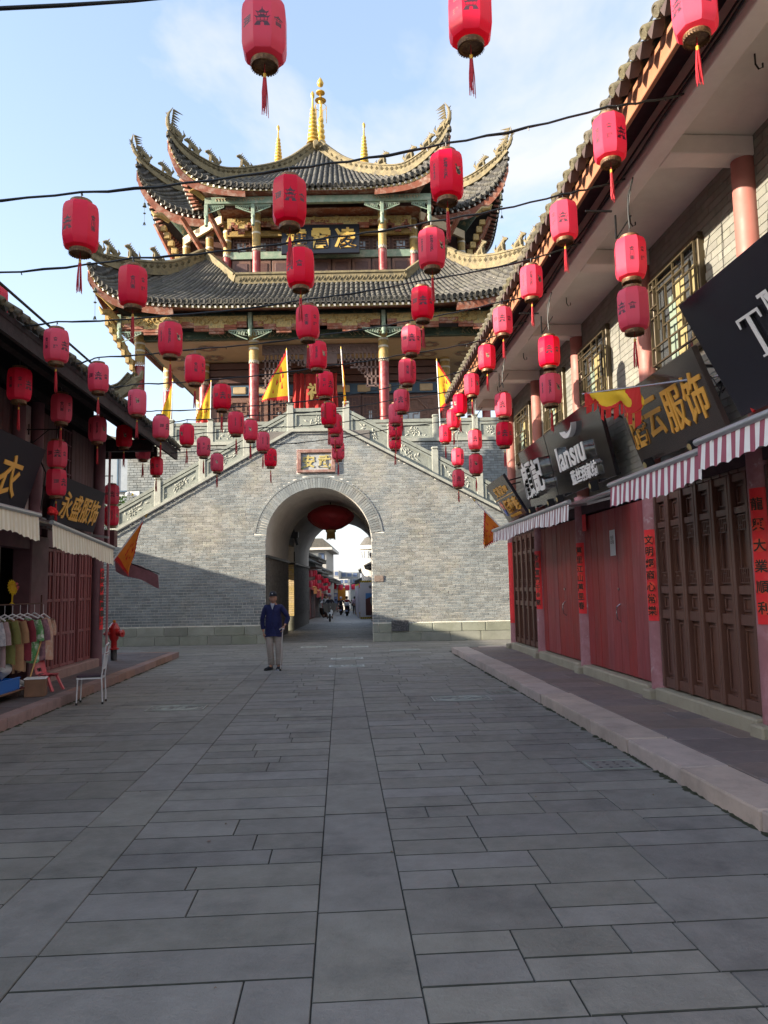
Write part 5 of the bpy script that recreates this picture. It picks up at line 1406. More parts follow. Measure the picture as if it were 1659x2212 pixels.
serif([[(-.50,.44),(-.22,.44),(-.22,.50),(-.50,.50)],[(.22,.44),(.50,.44),(.50,.50),(.22,.50)],[(-.40,-.45),(-.35,-.45),(-.35,.439),(-.40,.439)],[(.28,-.45),(.42,-.45),(.42,.439),(.28,.439)],[(-.50,-.50),(-.25,-.50),(-.25,-.451),(-.50,-.451)],[(.18,-.50),(.52,-.50),(.52,-.451),(.18,-.451)],[(-.349,.43),(-.22,.439),(.06,-.40),(-.02,-.44)],[(.0,-.44),(.07,-.40),(.279,.42),(.24,.43)]],-.10,.70,.54)

th,Fm,W_,H_=sign('glossy black sign with two thick white brush characters left of the lansiu board',14.22,16.3,4.3,3.42,4.03,4.70,M_sblack)
letters(th,Fm,-.35,.62,'顧',.80,M_lwhite,.01,.02,side=M_lside,depth=.12); letters(th,Fm,.42,.62,'記',.72,M_lwhite,.01,.02,side=M_lside,depth=.12)
spots(th,Fm,W_,(-.7,.75))
th,Fm,W_,H_=sign('glossy black lansiu sign with white raised letters and a smile mark',11.19,14.19,4.3,3.42,4.03,4.70,M_sblack)
letters(th,Fm,-.05,.66,'lansıu',.62,M_lwhite,.01,.012,side=M_lside,depth=.09,sx=1.1)
letters(th,Fm,.28,.25,'蓝丝羽家纺',.27,M_lwhite,.008,.006,side=M_lside,depth=.05)
q=MB()
P=[]; n=14
for k in range(n+1): a=math.pi*(1.12+.80*k/n); P.append((.05+.36*math.cos(a),1.20+.26*math.sin(a)))
for k in range(n,-1,-1): a=math.pi*(1.12+.80*k/n); P.append((.05+.36*math.cos(a),1.20+.26*math.sin(a)+.075*math.sin(math.pi*k/n)+.004))
q.prism(P,lambda u_,v_,d:(u_,v_,d),.001,.10); q.build('smile_mark',M_lwhite,th,Fm)
spots(th,Fm,W_,(-1.2,.7))
th,Fm,W_,H_=sign('small black sign with gold characters in two rows beside the gate',16.7,18.66,4.3,3.35,3.74,4.29,M_smatt)
letters(th,Fm,-.12,.80,'艾美足',.26,M_lgold,.008,.006,sx=1.15); letters(th,Fm,.52,.79,'鞋业',.17,M_lgold,.008,.004)
q=MB(); q.box(-.9,.92,.62,.64,.001,.008); q.build('divider_line',M_lgold,th,Fm)
for i,ch in enumerate('佰步森'): letters(th,Fm,-.18+i*.44,.38,ch,.36,M_lgold,.012,.012,sx=1.1)
letters(th,Fm,.1,.12,'[休闲老北京布鞋][各类鞋业批发]',.075,M_lgold,.004,.001)
M_lb=mat('logo blue',(.05,.12,.5),.4); M_lr=mat('logo coral',(.8,.25,.18),.4)
q=MB(); q.prism([(-.72,.2),(-.6,.16),(-.55,.3),(-.66,.38)],lambda u_,v_,d:(u_,v_,d),.001,.012); q.build('logo_mark',M_lb,th,Fm); q=MB(); q.prism([(-.74,.42),(-.66,.40),(-.56,.32),(-.52,.44),(-.6,.56),(-.7,.55)],lambda u_,v_,d:(u_,v_,d),.001,.012); q.build('logo_mark',M_lr,th,Fm); q=MB(); q.prism([(-.8,.3),(-.76,.26),(-.74,.56),(-.78,.6)],lambda u_,v_,d:(u_,v_,d),.001,.012); q.build('logo_mark',M_lwhite,th,Fm)
spots(th,Fm,W_,(.75,))
# tangled wires
q=MB()
for k in range(9):
    s=7.6+random.uniform(-.1,.3); q.tube([(4.5,s,4.15+random.uniform(-.2,.2)),(4.42,s+.25,4.05+random.uniform(-.15,.1)),(4.5,s+.6,4.0+random.uniform(-.2,.2)),(4.54,s+.9,4.1)],.007,4)
for k in range(9):
    s=16.3; q.tube([(4.5,s,4.2+random.uniform(-.3,.2)),(4.45,s+.2,3.9+random.uniform(-.2,.2)),(4.5,s+.5,3.7+random.uniform(-.3,.3)),(4.54,s+.7,3.9)],.007,4)
tag(q.build('wire_tangle',M_iron,None,FS),'black wires tangled on the brick wall between the shop signs','wires')
# ------------------------------------------------------------------ awnings
M_aw=mat('white awning stripe',(0.85,0.84,0.82),0.8,transl=.12,noise=.06); M_am=mat('mauve awning stripe',(0.36,0.10,0.14),0.8,transl=.12,noise=.06)
M_acw=mat('cream awning',(0.88,0.84,0.68),0.8,transl=.08,noise=.08,nscale=2,dirt=(.4,.34,.26),dscale=1.5,damt=.4); M_acs=mat('cream awning dark stripe',(0.74,0.68,0.50),0.8,transl=.08)
M_tube=mat('grey aluminium roller',(0.45,0.48,0.50),0.35,0.7)
def awning(lab,s0,s1,t0,z0,t1,z1,drop,ms,sg=1,stripe=.075,scal=.17,roller=True,sag=0.0,dz=0.0):
    """t0,z0 wall line; t1,z1 front line"""
    th=thing('striped_awning',lab,'awning',FS@T3(t1,(s0+s1)/2,z1))
    n=max(4,int((s1-s0)/stripe)); c=MB(); v_=MB()
    for i in range(n):
        a,b_=s0+(s1-s0)*i/n,s0+(s1-s0)*(i+1)/n; mi=i%2
        zf=lambda s_: z1+dz*(s_-s0)/(s1-s0)
        for k in range(3):
            f0,f1=k/3,(k+1)/3
            g_=lambda f,s_:(lerp(t0,t1,f),s_,lerp(z0,zf(s_),f)-sag*math.sin(math.pi*f))
            c.quad(g_(f0,a),g_(f0,b_),g_(f1,b_),g_(f1,a),mi)
        m_=5
        for j in range(m_):
            p0,p1=a+(b_-a)*j/m_,a+(b_-a)*(j+1)/m_
            low=lambda s_: drop*(1+.10*math.sin(s_*1.7+1)+.05*math.sin(s_*4.3))-.022*abs(math.sin(math.pi*(s_-s0)/scal))
            w_=lambda s_,f: t1-sg*.0+.009*f*math.sin(2*math.pi*(s_-s0)/(scal*1.7))-.02*sg*f
            for f0,f1 in ((0,.5),(.5,1)):
                v_.quad((w_(p0,f0),p0,zf(p0)-low(p0)*f0),(w_(p1,f0),p1,zf(p1)-low(p1)*f0),(w_(p1,f1),p1,zf(p1)-low(p1)*f1),(w_(p0,f1),p0,zf(p0)-low(p0)*f1),mi)
    c.build('canopy',list(ms),th,FS,smooth=60); v_.build('valance',list(ms),th,FS,smooth=60)
    if roller:
        q=MB(); q.tube([(t1,s0-.03,z1+.02),(t1,s1+.03,z1+dz+.02)],.035,10); q.tube([(t0,s0,z0),(t0,s1,z0)],.05,10); q.build('roller_tube',M_tube,th,FS,smooth=50)
        for s_ in (s0+.3,s1-.3):
            q=MB(); q.beam((t0,s_,z0-.1),((t0+t1)/2,s_+.25,(z0+z1)/2-.08),.03,.04); q.beam(((t0+t1)/2,s_+.25,(z0+z1)/2-.08),(t1,s_,z1-.02),.03,.04); q.build('folding_arm',M_tube,th,FS)
    return th
awning('faded pink and white striped awning below the small black sign near the gate',10.95,16.55,4.38,3.22,3.45,2.97,.26,(M_aw,mat('faded pink stripe',(0.42,0.24,0.24),.8,transl=.25)))
awning('mauve and white striped awning under the gold lettered sign',6.78,9.2,4.38,3.24,3.45,2.98,.28,(M_aw,M_am),scal=.2)
awning('mauve and white striped awning at the right edge under the TM sign',3.0,6.75,4.38,3.34,3.40,3.05,.28,(M_aw,M_am),scal=.2)
q=MB()
# ------------------------------------------------------------------ flags on the right wall
M_fy=mat('yellow flag cloth',(0.78,0.55,0.03),0.8,transl=.35,noise=.1); M_fr=mat('red flag fringe',(0.62,0.03,0.025),0.8,transl=.35); M_fo=mat('orange flag cloth',(0.75,0.26,0.03),0.8,transl=.35,noise=.15)
M_pole=mat('white flag pole',(0.7,0.7,0.7),0.4)
def flag(lab,p0,p1,hoist,fly,drop,grp=None,wind=1.0,seed=0,m=(M_fy,M_fr),marks=True,F=I4,frill=.05):
    """pole p0->p1; cloth hangs from the upper part: hoist points along the pole, fly vector"""
    th=thing('pennant_flag',lab,'flag',F@T3(*p0),grp); rnd=random.Random(seed)
    q=MB(); q.tube([p0,p1],.018,7); q.build('flag_pole',M_pole,th,F,smooth=50)
    q=MB(); q.tube([p1,tuple(V(p1)+(V(p1)-V(p0)).normalized()*.10)],[.03,.004],6); q.build('pole_tip',M_finial,th,F)
    a=V(p0).lerp(V(p1),hoist[0]); b_=V(p0).lerp(V(p1),hoist[1]); fl=V(fly); n=12
    nrm=(b_-a).cross(fl).normalized()
    def S(u,v):
        # u along the fly (0 pole .. 1 tip), v along the hoist (0 low .. 1 high)
        top=b_.lerp(b_+fl,u); low=a.lerp(b_+fl+V((0,0,-.04)),u**.85)
        p=low.lerp(top,v); p=p+nrm*wind*.06*math.sin(u*9+v*2+seed)*u+V((0,0,-drop*u*u)); return p
    y=MB(); y.grid(lambda u,v:S(u*.96,v),n,6); y.grid(lambda u,v:S(u*.96,v)+nrm*.004,n,6,flip=True); y.build('flag_cloth',m[0],th,F,smooth=60)
    r_=MB()
    for k in range(13):
        u0,u1=k/13,(k+1)/13
        for v,sg in ((0,-1),(1,1)):
            p,q_=S(u0,v),S(u1,v); d=(S(min(u0+.02,1),v)-S(u0,1-v)).normalized(); mid=(p+q_)/2+V((0,0,sg*frill*.5))+d*frill
            inn=S((u0+u1)/2,.5)
            i0,i1=p.lerp(S(u0,.5),.14),q_.lerp(S(u1,.5),.14)
            r_.add([p-nrm*.003,q_-nrm*.003,mid,i0-nrm*.003,i1-nrm*.003],[(0,1,2),(0,3,4,1)]); r_.add([p+nrm*.006,q_+nrm*.006,mid,i0+nrm*.006,i1+nrm*.006],[(2,1,0),(1,4,3,0)])
    r_.build('flag_fringe',m[1],th,F,kind='stuff')
    if marks:
        e=MB()
        for k in range(9):
            u,v=.12+rnd.random()*.5,.25+rnd.random()*.5
            c=S(u,v)-nrm*.006; s1=(S(u+.06,v)-S(u,v)); s2=(S(u,min(1,v+.18))-S(u,v))
            e.add([c,c+s1*rnd.uniform(.5,1.4),c+s1*.5+s2*rnd.uniform(.4,1.2)],[(0,1,2)]); e.add([c+nrm*.014,c+nrm*.014+s1,c+nrm*.014+s1*.5+s2],[(2,1,0)])
        e.build('flag_emblem',m[1],th,F)
    return th
# limp horizontal banner on its pole
th=thing('banner_flag','limp red and yellow tasselled flag on a horizontal steel pole before the gold lettered sign','flag',FS@T3(4.2,7.8,4.1))
p0=(4.40,7.35,4.12); p1=(3.62,10.25,4.16)
pa,pb=V((4.35,7.30,3.93)),V((3.44,10.05,4.42))
q=MB(); q.tube([pa,pb],.014,7); q.build('flag_pole',M_chrome,th,FS,smooth=50)
q=MB(); q.tube([pa,pa.lerp(pb,.09)],.022,7); q.tube([(4.3,7.3,3.5),(4.28,7.62,3.9)],.02,6); q.build('pole_socket',M_fr,th,FS)
def SB(u,v):
    p=pa.lerp(pb,.60+.39*u); d=.30*(1-.55*u)+.06*math.sin(u*14)
    return p+V((.05*math.sin(u*13+v*3)*v,.03*math.sin(v*7+u*5),-d*v))
q=MB(); q.grid(SB,18,6,flip=True); q.grid(lambda u,v:SB(u,v)+V((.004,0,0)),18,6); q.build('flag_cloth',M_fy,th,FS,smooth=60)
q=MB()
for k in range(12):
    u=k/12; p=SB(u,1); p2=SB(u+.06,1); L=random.uniform(.08,.22)
    if k in (8,9,10): L*=.6
    q.add([p,p2,p2+V((0,.01,-L)),p+V((0,.02,-L*.9))],[(0,1,2,3),(3,2,1,0)])
for k in range(18):
    u0=k/18
    if u0<.18 or u0>.86: q.quad(SB(u0,0)-V((.004,0,0)),SB(u0+1/18,0)-V((.004,0,0)),SB(u0+1/18,.9)-V((.006,0,0)),SB(u0,.9)-V((.006,0,0)))
    q.quad(SB(u0,.8)-V((.007,0,0)),SB(u0+1/18,.8)-V((.007,0,0)),SB(u0+1/18,1)-V((.007,0,0)),SB(u0,1)-V((.007,0,0)))
q.build('flag_fringe',M_fr,th,FS,kind='stuff')
flag('orange pennant flag on a pole at the far corner of the right shops',(4.35,18.8,3.0),(3.5,18.95,3.95),(.1,.72),(-.05,.02,-.85),.05,None,seed=5,m=(M_fo,M_fr),F=FS,marks=True)
# ------------------------------------------------------------------ wall brackets
for s in (8.5,11.9,15.25,18.2):
    q=MB(); q.beam((3.38,s,6.30),(3.05,s,6.30),.02,.02) ; q.beam((3.42,s,6.25),(3.42,s,5.95),.02,.02); q.beam((3.42,s,5.95),(3.62,s,6.25),.015,.015); B(q,'lamp_bracket',M_iron)
# ------------------------------------------------------------------ left-hand shop building
M_lwood=mat('dark weathered plank',(0.115,0.06,0.062),0.75,vary=.12,noise=.2,nscale=3,bump=.4,bscale=25,stretch=(4,4,.4),dirt=(.18,.11,.11),dscale=1.5,damt=.5)
M_lcol=mat('dark plum column',(0.16,0.075,0.09),0.65,noise=.2,nscale=3,dirt=(.16,.09,.09),dscale=2,damt=.6)
M_lred=mat('dull red folding door',(0.21,0.06,0.06),0.55,vary=.08,noise=.12,nscale=3,bump=.2,bscale=30,stretch=(3,3,.4))
M_roofw=mat('old dark roof timber',(0.028,0.018,0.018),0.85,noise=.3,nscale=4,bump=.5,bscale=20)
M_lwhite=mat('dirty lime plaster',(0.42,0.36,0.34),0.85,noise=.12,nscale=2,dirt=(.22,.17,.16),dscale=2,damt=.7)
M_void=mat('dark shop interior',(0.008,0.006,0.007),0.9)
M_fabric=lambda n,c,**k: mat(n,c,0.9,noise=.18,nscale=9,**k)
lb=thing('timber_shop_building','dark timber two storey shop house with red folding doors on the left','building',ST@T3(-6,10,0))
def L(mb,name,m,par=None,**k): return mb.build(name,m,par or lb,FS,**k)
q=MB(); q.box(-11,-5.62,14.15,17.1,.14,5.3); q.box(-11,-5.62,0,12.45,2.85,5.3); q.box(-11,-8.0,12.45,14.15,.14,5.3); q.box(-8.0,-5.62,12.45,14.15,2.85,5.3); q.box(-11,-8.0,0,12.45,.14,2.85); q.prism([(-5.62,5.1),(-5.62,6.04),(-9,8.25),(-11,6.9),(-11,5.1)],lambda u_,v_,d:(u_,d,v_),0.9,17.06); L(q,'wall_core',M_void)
q=MB(); q.bbox(-5.62,-5.35,14.15,17.1,.13,.33,.02); L(q,'threshold',M_kerb2)
# folding doors: leaves with three rails
s=14.22; k=0
while s<16.75:
    w_=.40
    if k==4: s+=.16
    q=MB(); q.bbox(-5.60,-5.53,s+.006,min(s+w_,16.85)-.006,.335,2.62,.006); d=L(q,'door_leaf',M_lred)
    q=MB(); a,c=s+.01,min(s+w_,16.85)-.01
    for u,v in ((a,a+.045),(c-.045,c)): q.bbox(-5.529,-5.50,u,v,.335,2.62,.005)
    for z_ in (.335,.95,1.60,2.10,2.56): q.bbox(-5.529,-5.505,a+.046,c-.046,z_,z_+.06,.005)
    q.bbox(-5.529,-5.508,(a+c)/2-.012,(a+c)/2+.012,.40,2.55,.004)
    L(q,'door_frame',M_lred,d); s+=w_; k+=1
for s,r_,z0,z1 in ((17.0,.13,.15,5.25),(12.75,.11,2.8,5.2),(13.5,.12,2.8,5.2),(9.6,.12,.15,5.2)):
    q=MB(); q.lathe([(r_,z0),(r_*.95,z1)],16,(-5.45,s,0)); L(q,'column',M_lcol,smooth=40)
q=MB(); q.bbox(-5.75,-5.42,13.35,14.13,.15,2.8,.02); L(q,'pier',M_lcol)
q=MB(); q.box(-5.70,-5.45,12.2,13.34,2.55,2.86); q.box(-5.66,-5.46,14.14,16.9,2.63,2.95); q.box(-5.66,-5.44,0,12.2,2.6,2.9); L(q,'lintel_beam',M_lcol)
q=MB(); q.bbox(-5.7,-5.5,12.9,13.36,2.87,5.1,.01); L(q,'plaster_strip',M_lwhite)
q=MB(); q.box(-5.72,-5.55,9.0,12.45,.15,2.55); L(q,'plaster_wall',M_lwhite)
# upper planks
s=13.66
while s<16.85:
    w_=random.uniform(.17,.23); e=min(s+w_,16.86)
    if not (14.68<(s+e)/2<15.58):
        q=MB(); q.bbox(-5.60+random.uniform(-.012,.012),-5.53,s+.004,e-.004,3.85,5.15,.006); L(q,'wall_plank',M_lwood)
    q=MB(); q.bbox(-5.60+random.uniform(-.01,.01),-5.535,s+.004,e-.004,2.96,3.74,.006); L(q,'wall_plank',M_lwood)
    s=e
s=2.0
while s<12.6:
    q=MB(); e=s+.24; q.bbox(-5.60,-5.53,s+.004,e-.004,2.92,5.15,.006); L(q,'wall_plank',M_lwood); s=e
q=MB(); q.bbox(-5.62,-5.45,13.6,16.9,3.745,3.845,.01); L(q,'rail_beam',M_lwood)
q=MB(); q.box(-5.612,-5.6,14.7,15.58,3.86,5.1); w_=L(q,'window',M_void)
q=MB()
for i in range(6): q.bbox(-5.58,-5.54,14.7+.17*i,14.73+.17*i,3.87,5.08,.004)
for z_ in (3.87,4.17,4.47,4.77,5.06): q.bbox(-5.575,-5.545,14.7,15.58,z_,z_+.03,.004)
L(q,'window_lattice',M_lcol,w_)
# roof
ez=lambda s_:5.22+.015*(s_-9)*.9
q=MB()
q.add([(-4.12,1,5.18),(-4.12,18.9,5.36),(-9.0,18.9,8.5),(-9.0,1,8.4),(-4.12,1,5.10),(-4.12,18.9,5.28),(-9.0,18.9,8.42),(-9.0,1,8.32)],[(0,1,2,3),(7,6,5,4),(0,4,5,1),(1,5,6,2),(3,2,6,7),(0,3,7,4)])
q.quad((-9.0,1,8.4),(-9.0,18.9,8.5),(-13,18.9,5.6),(-13,1,5.6)); L(q,'roof_sheet',M_roofw)
q=MB(); q.beam((-4.16,1,5.02),(-4.16,18.95,5.2),.06,.2); L(q,'eave_board',M_roofw)
q=MB()
s=1.3
while s<18.8:
    z_=5.06+.01*(s-1); q.beam((-4.2,s,z_),(-5.6,s,z_+.86),.07,.09); s+=.42
L(q,'rafter',M_roofw,kind='stuff')
for p0,p1 in (((-5.55,1,5.28),(-5.55,18.8,5.42)),((-4.75,1,5.28),(-4.75,18.85,5.44))):
    q=MB(); q.beam(p0,p1,.14,.16); L(q,'purlin',M_roofw)
q=MB(); q.beam((-4.3,17.15,5.12),(-9,17.15,5.12),.16,.26); q.beam((-4.6,18.75,5.25),(-6.9,18.75,5.25),.14,.28); q.add([(-5.6,17.2,5.2),(-9,17.2,5.2),(-9,17.2,7.9)],[(0,1,2)]); L(q,'gable_beam',M_roofw)
tt=MB(); sl=math.atan2(3.1,4.88); s=1.2; dd=MB(); ck=0
while s<18.85:
    z0=5.22+.01*(s-1)+random.uniform(-.02,.02)
    F0=frame3((-4.06,s,z0),(0,1,0),(-math.cos(sl),0,math.sin(sl)))
    W_=FS@T3(-4.04,s,z0)@RY(-(R(90)-sl))@RZ(0)
    inst('eave_tile',cap_me,lb,W_@SC(.8,.8,.8))
    for k in range(18):
        tt.M=F0@T3(0,.2+k*.29,0)@SC(.06*random.uniform(.9,1.2),.3,.06*random.uniform(.8,1.3)); tt.var=random.random(); tt.add(TV,TF)
    dd.add([(-4.04,s+.05,z0-.03),(-4.04,s+.12,z0-.10),(-4.04,s+.19,z0-.03),(-4.12,s+.12,z0-.05)],[(0,1,2),(2,1,0),(0,3,1),(1,3,2)])
    s+=.24
tt.M=None; L(tt,'roof_tile',M_tile,kind='stuff',smooth=50); L(dd,'drip_tile',M_tile,kind='stuff')
ridge(lb,[(-9,18.7,8.45),(-7.4,18.7,7.5),(-6.2,18.65,6.75),(-5.5,18.6,6.75),(-5.1,18.55,7.1)],.26,.2,F=FS,tip=False,name='verge_ridge')
ridge(lb,[(-5.6,18.6,6.3),(-5.0,18.7,5.95),(-4.4,18.8,5.52)],.18,.2,F=FS,tip=False,name='verge_ridge')
q=MB(); q.tube([(-5.30,18.58,6.95),(-5.12,18.55,7.08),(-4.98,18.55,7.15),(-4.93,18.55,7.32)],[.12,.10,.07,.03],6); L(q,'ridge_curl',M_ridge,smooth=40)
q=MB(); q.tube([(-4.35,8.0,5.75),(-4.35,13.2,5.80)],.02,6); q.tube([(-5.5,13.4,4.5),(-5.2,13.3,3.9),(-5.35,13.5,3.2)],.015,5); L(q,'conduit',M_iron)
# drainpipe, peeling corner
q=MB(); q.tube([(-5.28,17.18,.16),(-5.28,17.18,5.1)],.028,8); L(q,'drain_pipe',M_mauve,smooth=40)
q=MB(); q.bbox(-5.60,-5.42,17.08,17.16,.15,2.8,.01); L(q,'peeling_corner_board',M_mauve)
# couplet on the left column
th=thing('door_couplet','narrow red paper couplet on the dark column at the left corner','couplet',FS@T3(-5.31,17,1.0),'red paper couplets on shop columns')
q=MB(); q.grid(lambda u,v:(-5.45+.136*math.cos(R(45)*(2*u-1)),17.0+.136*math.sin(R(45)*(2*u-1)),.95+1.35*v),6,5); q.build('paper_strip',M_red,th,FS,smooth=60)
for i,ch in enumerate('全家和睦萬事興'): inst('lettering',text_mesh(ch,.16,0,M_ink,.004),th,FS@frame3((-5.45+.141*math.cos(R(-20)),17+.141*math.sin(R(-20)),2.19-i*.178),(.34,.94,0),(0,0,1)))
# signs
th,Fm,W_,H_=sign('black sign board with four gold brush characters on the dark timber house',13.85,16.35,-5.35,3.06,-5.1,3.92,M_sdull,side=1)
for i,ch in enumerate('永盛服饰'): letters(th,Fm,-.68+i*.53,.40,ch,.56,M_lgold,.008,.008,sx=.92,shear=.05)
th,Fm,W_,H_=sign('dark sign board with one golden character showing at the left edge',9.6,12.78,-5.35,3.12,-5.0,4.2,M_sdull,side=1)
letters(th,Fm,.66,.52,'衣',.72,M_lgold,.008,.01)
letters(th,Fm,-.3,.52,'布',.72,M_lgold,.008,.01)
awning('cream striped awning with torn brown cloth under the gold lettered sign on the left',11.3,14.3,-5.42,3.1,-4.3,2.80,.34,(M_acw,M_acs),sg=-1,stripe=.06,scal=.18,roller=True,dz=-.22)
awning('cream striped awning at the left edge of the picture',7.6,10.8,-5.42,3.22,-4.3,2.86,.34,(M_acw,M_acs),sg=-1,stripe=.06,scal=.18)
M_torn=M_fabric('torn brown cloth',(.10,.075,.068))
q=MB()
def torn(u,v):
    s_=12.0+2.35*u; f=-.02+ (.75+.2*math.sin(u*11)+.1*math.sin(u*29))*v
    return (lerp(-5.42,-4.3,f),s_,lerp(3.1,2.80-.22*(s_-11.3)/3,f)+.035+.02*math.sin(u*23+v*5))
q.grid(torn,40,5); q.grid(lambda u,v:tuple(V(torn(u,v))+V((0,0,-.008))),40,5,flip=True); tag(q.build('torn_cloth',M_torn,None,FS,smooth=60),'torn brown cloth lying over the cream awning','cloth')
q=MB(); 
for k in range(7): q.lathe([(.0,-.05),(.05,-.02),(.055,.02),(0,.06)],7,(-5.0+random.uniform(-.06,.06),13.1+random.uniform(-.09,.09),3.15+random.uniform(-.06,.08)))
tag(q.build('red_rosette',M_red,None,FS,smooth=40),'dark red cloth rosette at the corner of the left sign','rosette')
# orange flag, pink cloth, red box
flag('orange and red triangular pennant hanging at the corner of the left shop',(-5.2,17.3,2.5),(-4.55,17.5,3.5),(.05,.95),(-.35,.1,-1.15),.1,None,seed=3,m=(M_fo,M_fr),F=FS)
M_pinkc=M_fabric('faded pink cloth',(.42,.22,.25),transl=.3)
th=thing('cloth_awning','faded pink cloth awning stretched past the left corner','awning',FS@T3(-5,18,2.5))
q=MB(); q.grid(lambda u,v:(-5.5+1.05*u,18.4+.1*v,2.62-.42*u-.34*v-.03*math.sin(u*8)),10,3); q.grid(lambda u,v:(-5.5+1.05*u,18.4+.1*v+.006,2.62-.42*u-.34*v-.03*math.sin(u*8)),10,3,flip=True); q.build('cloth',M_pinkc,th,FS,smooth=60)
q=MB(); q.tube([(-5.6,18.4,2.66),(-4.42,18.4,2.19)],.014,6); q.build('support_rod',M_iron,th,FS)
q=MB(); q.bbox(-5.5,-5.2,17.35,17.6,2.82,3.2,.01); bx=q.build('meter_box',mat('maroon meter box',(.09,.02,.025),.5),None,FS); tag(bx,'maroon meter box fixed at the corner of the left house','meter box')
# ------------------------------------------------------------------ building glimpsed behind the left corner
M_bw=mat('pale tiled wall',(.50,.52,.52),.5,noise=.06); M_corr=mat('corrugated metal',(.42,.47,.48),.4,.3)
bh=thing('house_behind','pale modern house with a blue window seen between the left roof and the gate','building',T3(-14.8,34.6,0))
q=MB(); q.box(-18.4,-11.2,34.6,41,0,8.6); q.build('wall',M_bw,bh)
q=MB(); q.bbox(-13.6,-11.4,34.5,34.6,6.5,8.2,.02); w_=q.build('window',M_pane,bh)
q=MB()
for x in (-13.6,-12.5,-11.4): q.box(x-.03,x+.03,34.46,34.5,6.5,8.2)
for z_ in (6.5,8.18): q.box(-13.63,-11.37,34.45,34.5,z_-.03,z_+.03)
q.build('window_frame',M_blue,w_)
q=MB()
for k in range(24): q.tube([(-13.6+.1*k,34.53,4.2),(-13.6+.1*k,34.53,6.3)],.03,5)
q.build('corrugated_panel',M_corr,bh)
q=MB(); q.add([(-18.6,34.3,8.6),(-11.0,34.3,8.6),(-11.0,41.2,8.8),(-18.6,41.2,8.8),(-14.8,34.3,9.7),(-14.8,41.2,9.9)],[(0,1,4),(1,2,5,4),(0,4,5,3),(2,3,5)]); q.build('roof',M_tile,bh)
# shrub
M_leaf=mat('shrub leaf',(.045,.085,.022),.6,vary=.35,transl=.25); M_flower=mat('orange blossom',(.6,.25,.03),.6)
sh=thing('shrub','green shrub with small orange blossoms behind the foot of the left stair','shrub',T3(-9.9,26.4,3.4))
q=MB()
for k in range(1700):
    a=random.uniform(0,6.28); rr=random.random()**.5; x=-10.3+1.25*rr*math.cos(a); y=27.3+.7*rr*math.sin(a); z_=3.6+1.9*random.random()*(1-.35*rr)+.25*math.sin(x*5)
    d=V((random.uniform(-1,1),random.uniform(-1,1),random.uniform(-.6,1))).normalized()*.075; e=V((random.uniform(-1,1),random.uniform(-1,1),random.uniform(-1,1))).normalized()*.045; p=V((x,y,z_)); q.var=random.random()
    q.add([p-d,p+e,p+d,p-e],[(0,1,2,3)])
q.build('foliage',M_leaf,sh)
q=MB()
for k in range(40): q.lathe([(0,-.03),(.035,0),(0,.03)],5,(-10.3+random.uniform(-1,1),26.75+random.uniform(-.1,.2),3.7+random.random()*1.5))
q.build('blossom',M_flower,sh,kind='stuff')
q=MB(); q.tube([(-10.3,27.3,0),(-10.2,27.3,2),(-10.4,27.3,3.8)],[.12,.1,.06],7); q.tube([(-10.2,27.3,2),(-9.8,27.2,3.9)],[.07,.04],6); q.build('trunk',M_roofw,sh)
wf=thing('white_fence','low white lattice parapet behind the left corner lanterns','fence',T3(-10,26,3))
q=MB()
for z_ in (3.05,3.45): q.box(-11.5,-9.2,26.0,26.08,z_,z_+.09)
for k in range(9): q.box(-11.5+k*.28,-11.42+k*.28,26.005,26.075,3.14,3.45)
q.build('rail',M_white,wf); q=MB(); q.box(-11.5,-9.2,26.0,26.08,0,3.04); q.build('base_wall',M_brick,wf)
# unseen neighbour house, added and lengthened so its roof shades the gate's foot
nb_=thing('unseen_shade_house','unseen low dark tiled house left of the gate, added to shade its foot','building',T3(-15,21.5,0))
q=MB(); q.box(-20,-14.6,14.5,22.9,0,3.8); q.build('wall',M_lwood,nb_)
q=MB(); q.add([(-20.3,14.2,3.7),(-13.6,14.2,3.7),(-13.6,23.1,3.7),(-20.3,23.1,3.7),(-14.1,14.2,4.72),(-14.1,23.1,4.72)],[(3,2,1,0),(0,1,4),(1,2,5,4),(2,3,5),(0,4,5,3)]); q.build('roof',M_tile,nb_)
# ------------------------------------------------------------------ hydrant, chairs, stall
M_hyd=mat('red hydrant paint',(.42,.012,.012),.35,noise=.12,nscale=6,coat=.3); M_hyb=mat('black hydrant foot',(.02,.02,.022),.5)
hy=thing('fire_hydrant','red fire hydrant with black foot at the corner of the left pavement','hydrant',FS@T3(-5.45,18.3,.15))
F=FS@T3(-5.45,18.3,.15)
q=MB(); q.lathe([(.09,0),(.075,.02),(.075,.26)],14); q.build('foot',M_hyb,hy,F,smooth=40)
q=MB(); q.lathe([(.12,.26),(.12,.29),(.07,.30),(.07,.45),(.10,.50),(.12,.56),(.125,.72),(.13,.74),(.13,.76),(.11,.80),(.07,.87),(.03,.90)],16); q.build('barrel',M_hyd,hy,F,smooth=40)
q=MB(); q.lathe([(.035,.90),(.035,.95),(.0,.96)],6); q.build('operating_nut',M_fo,hy,F)
for a,rr,L_ in ((0,.07,.2),(2.3,.05,.17),(4.2,.05,.17)):
    q=MB(); q.lathe([(rr,0),(rr,L_),(rr*1.25,L_),(rr*1.25,L_+.05),(rr*.5,L_+.06),(rr*.4,L_+.09)],12); inst('hose_outlet',q.mesh('hose_outlet',M_hyd,smooth=40),hy,F@T3(0,0,.64)@RZ(a-.4)@RY(R(90)))
M_wm=mat('white painted steel',(.62,.62,.64),.35,.2); M_seat=mat('dark purple seat pad',(.05,.03,.045),.5); M_rub=mat('black rubber',(.015,.015,.015),.7)
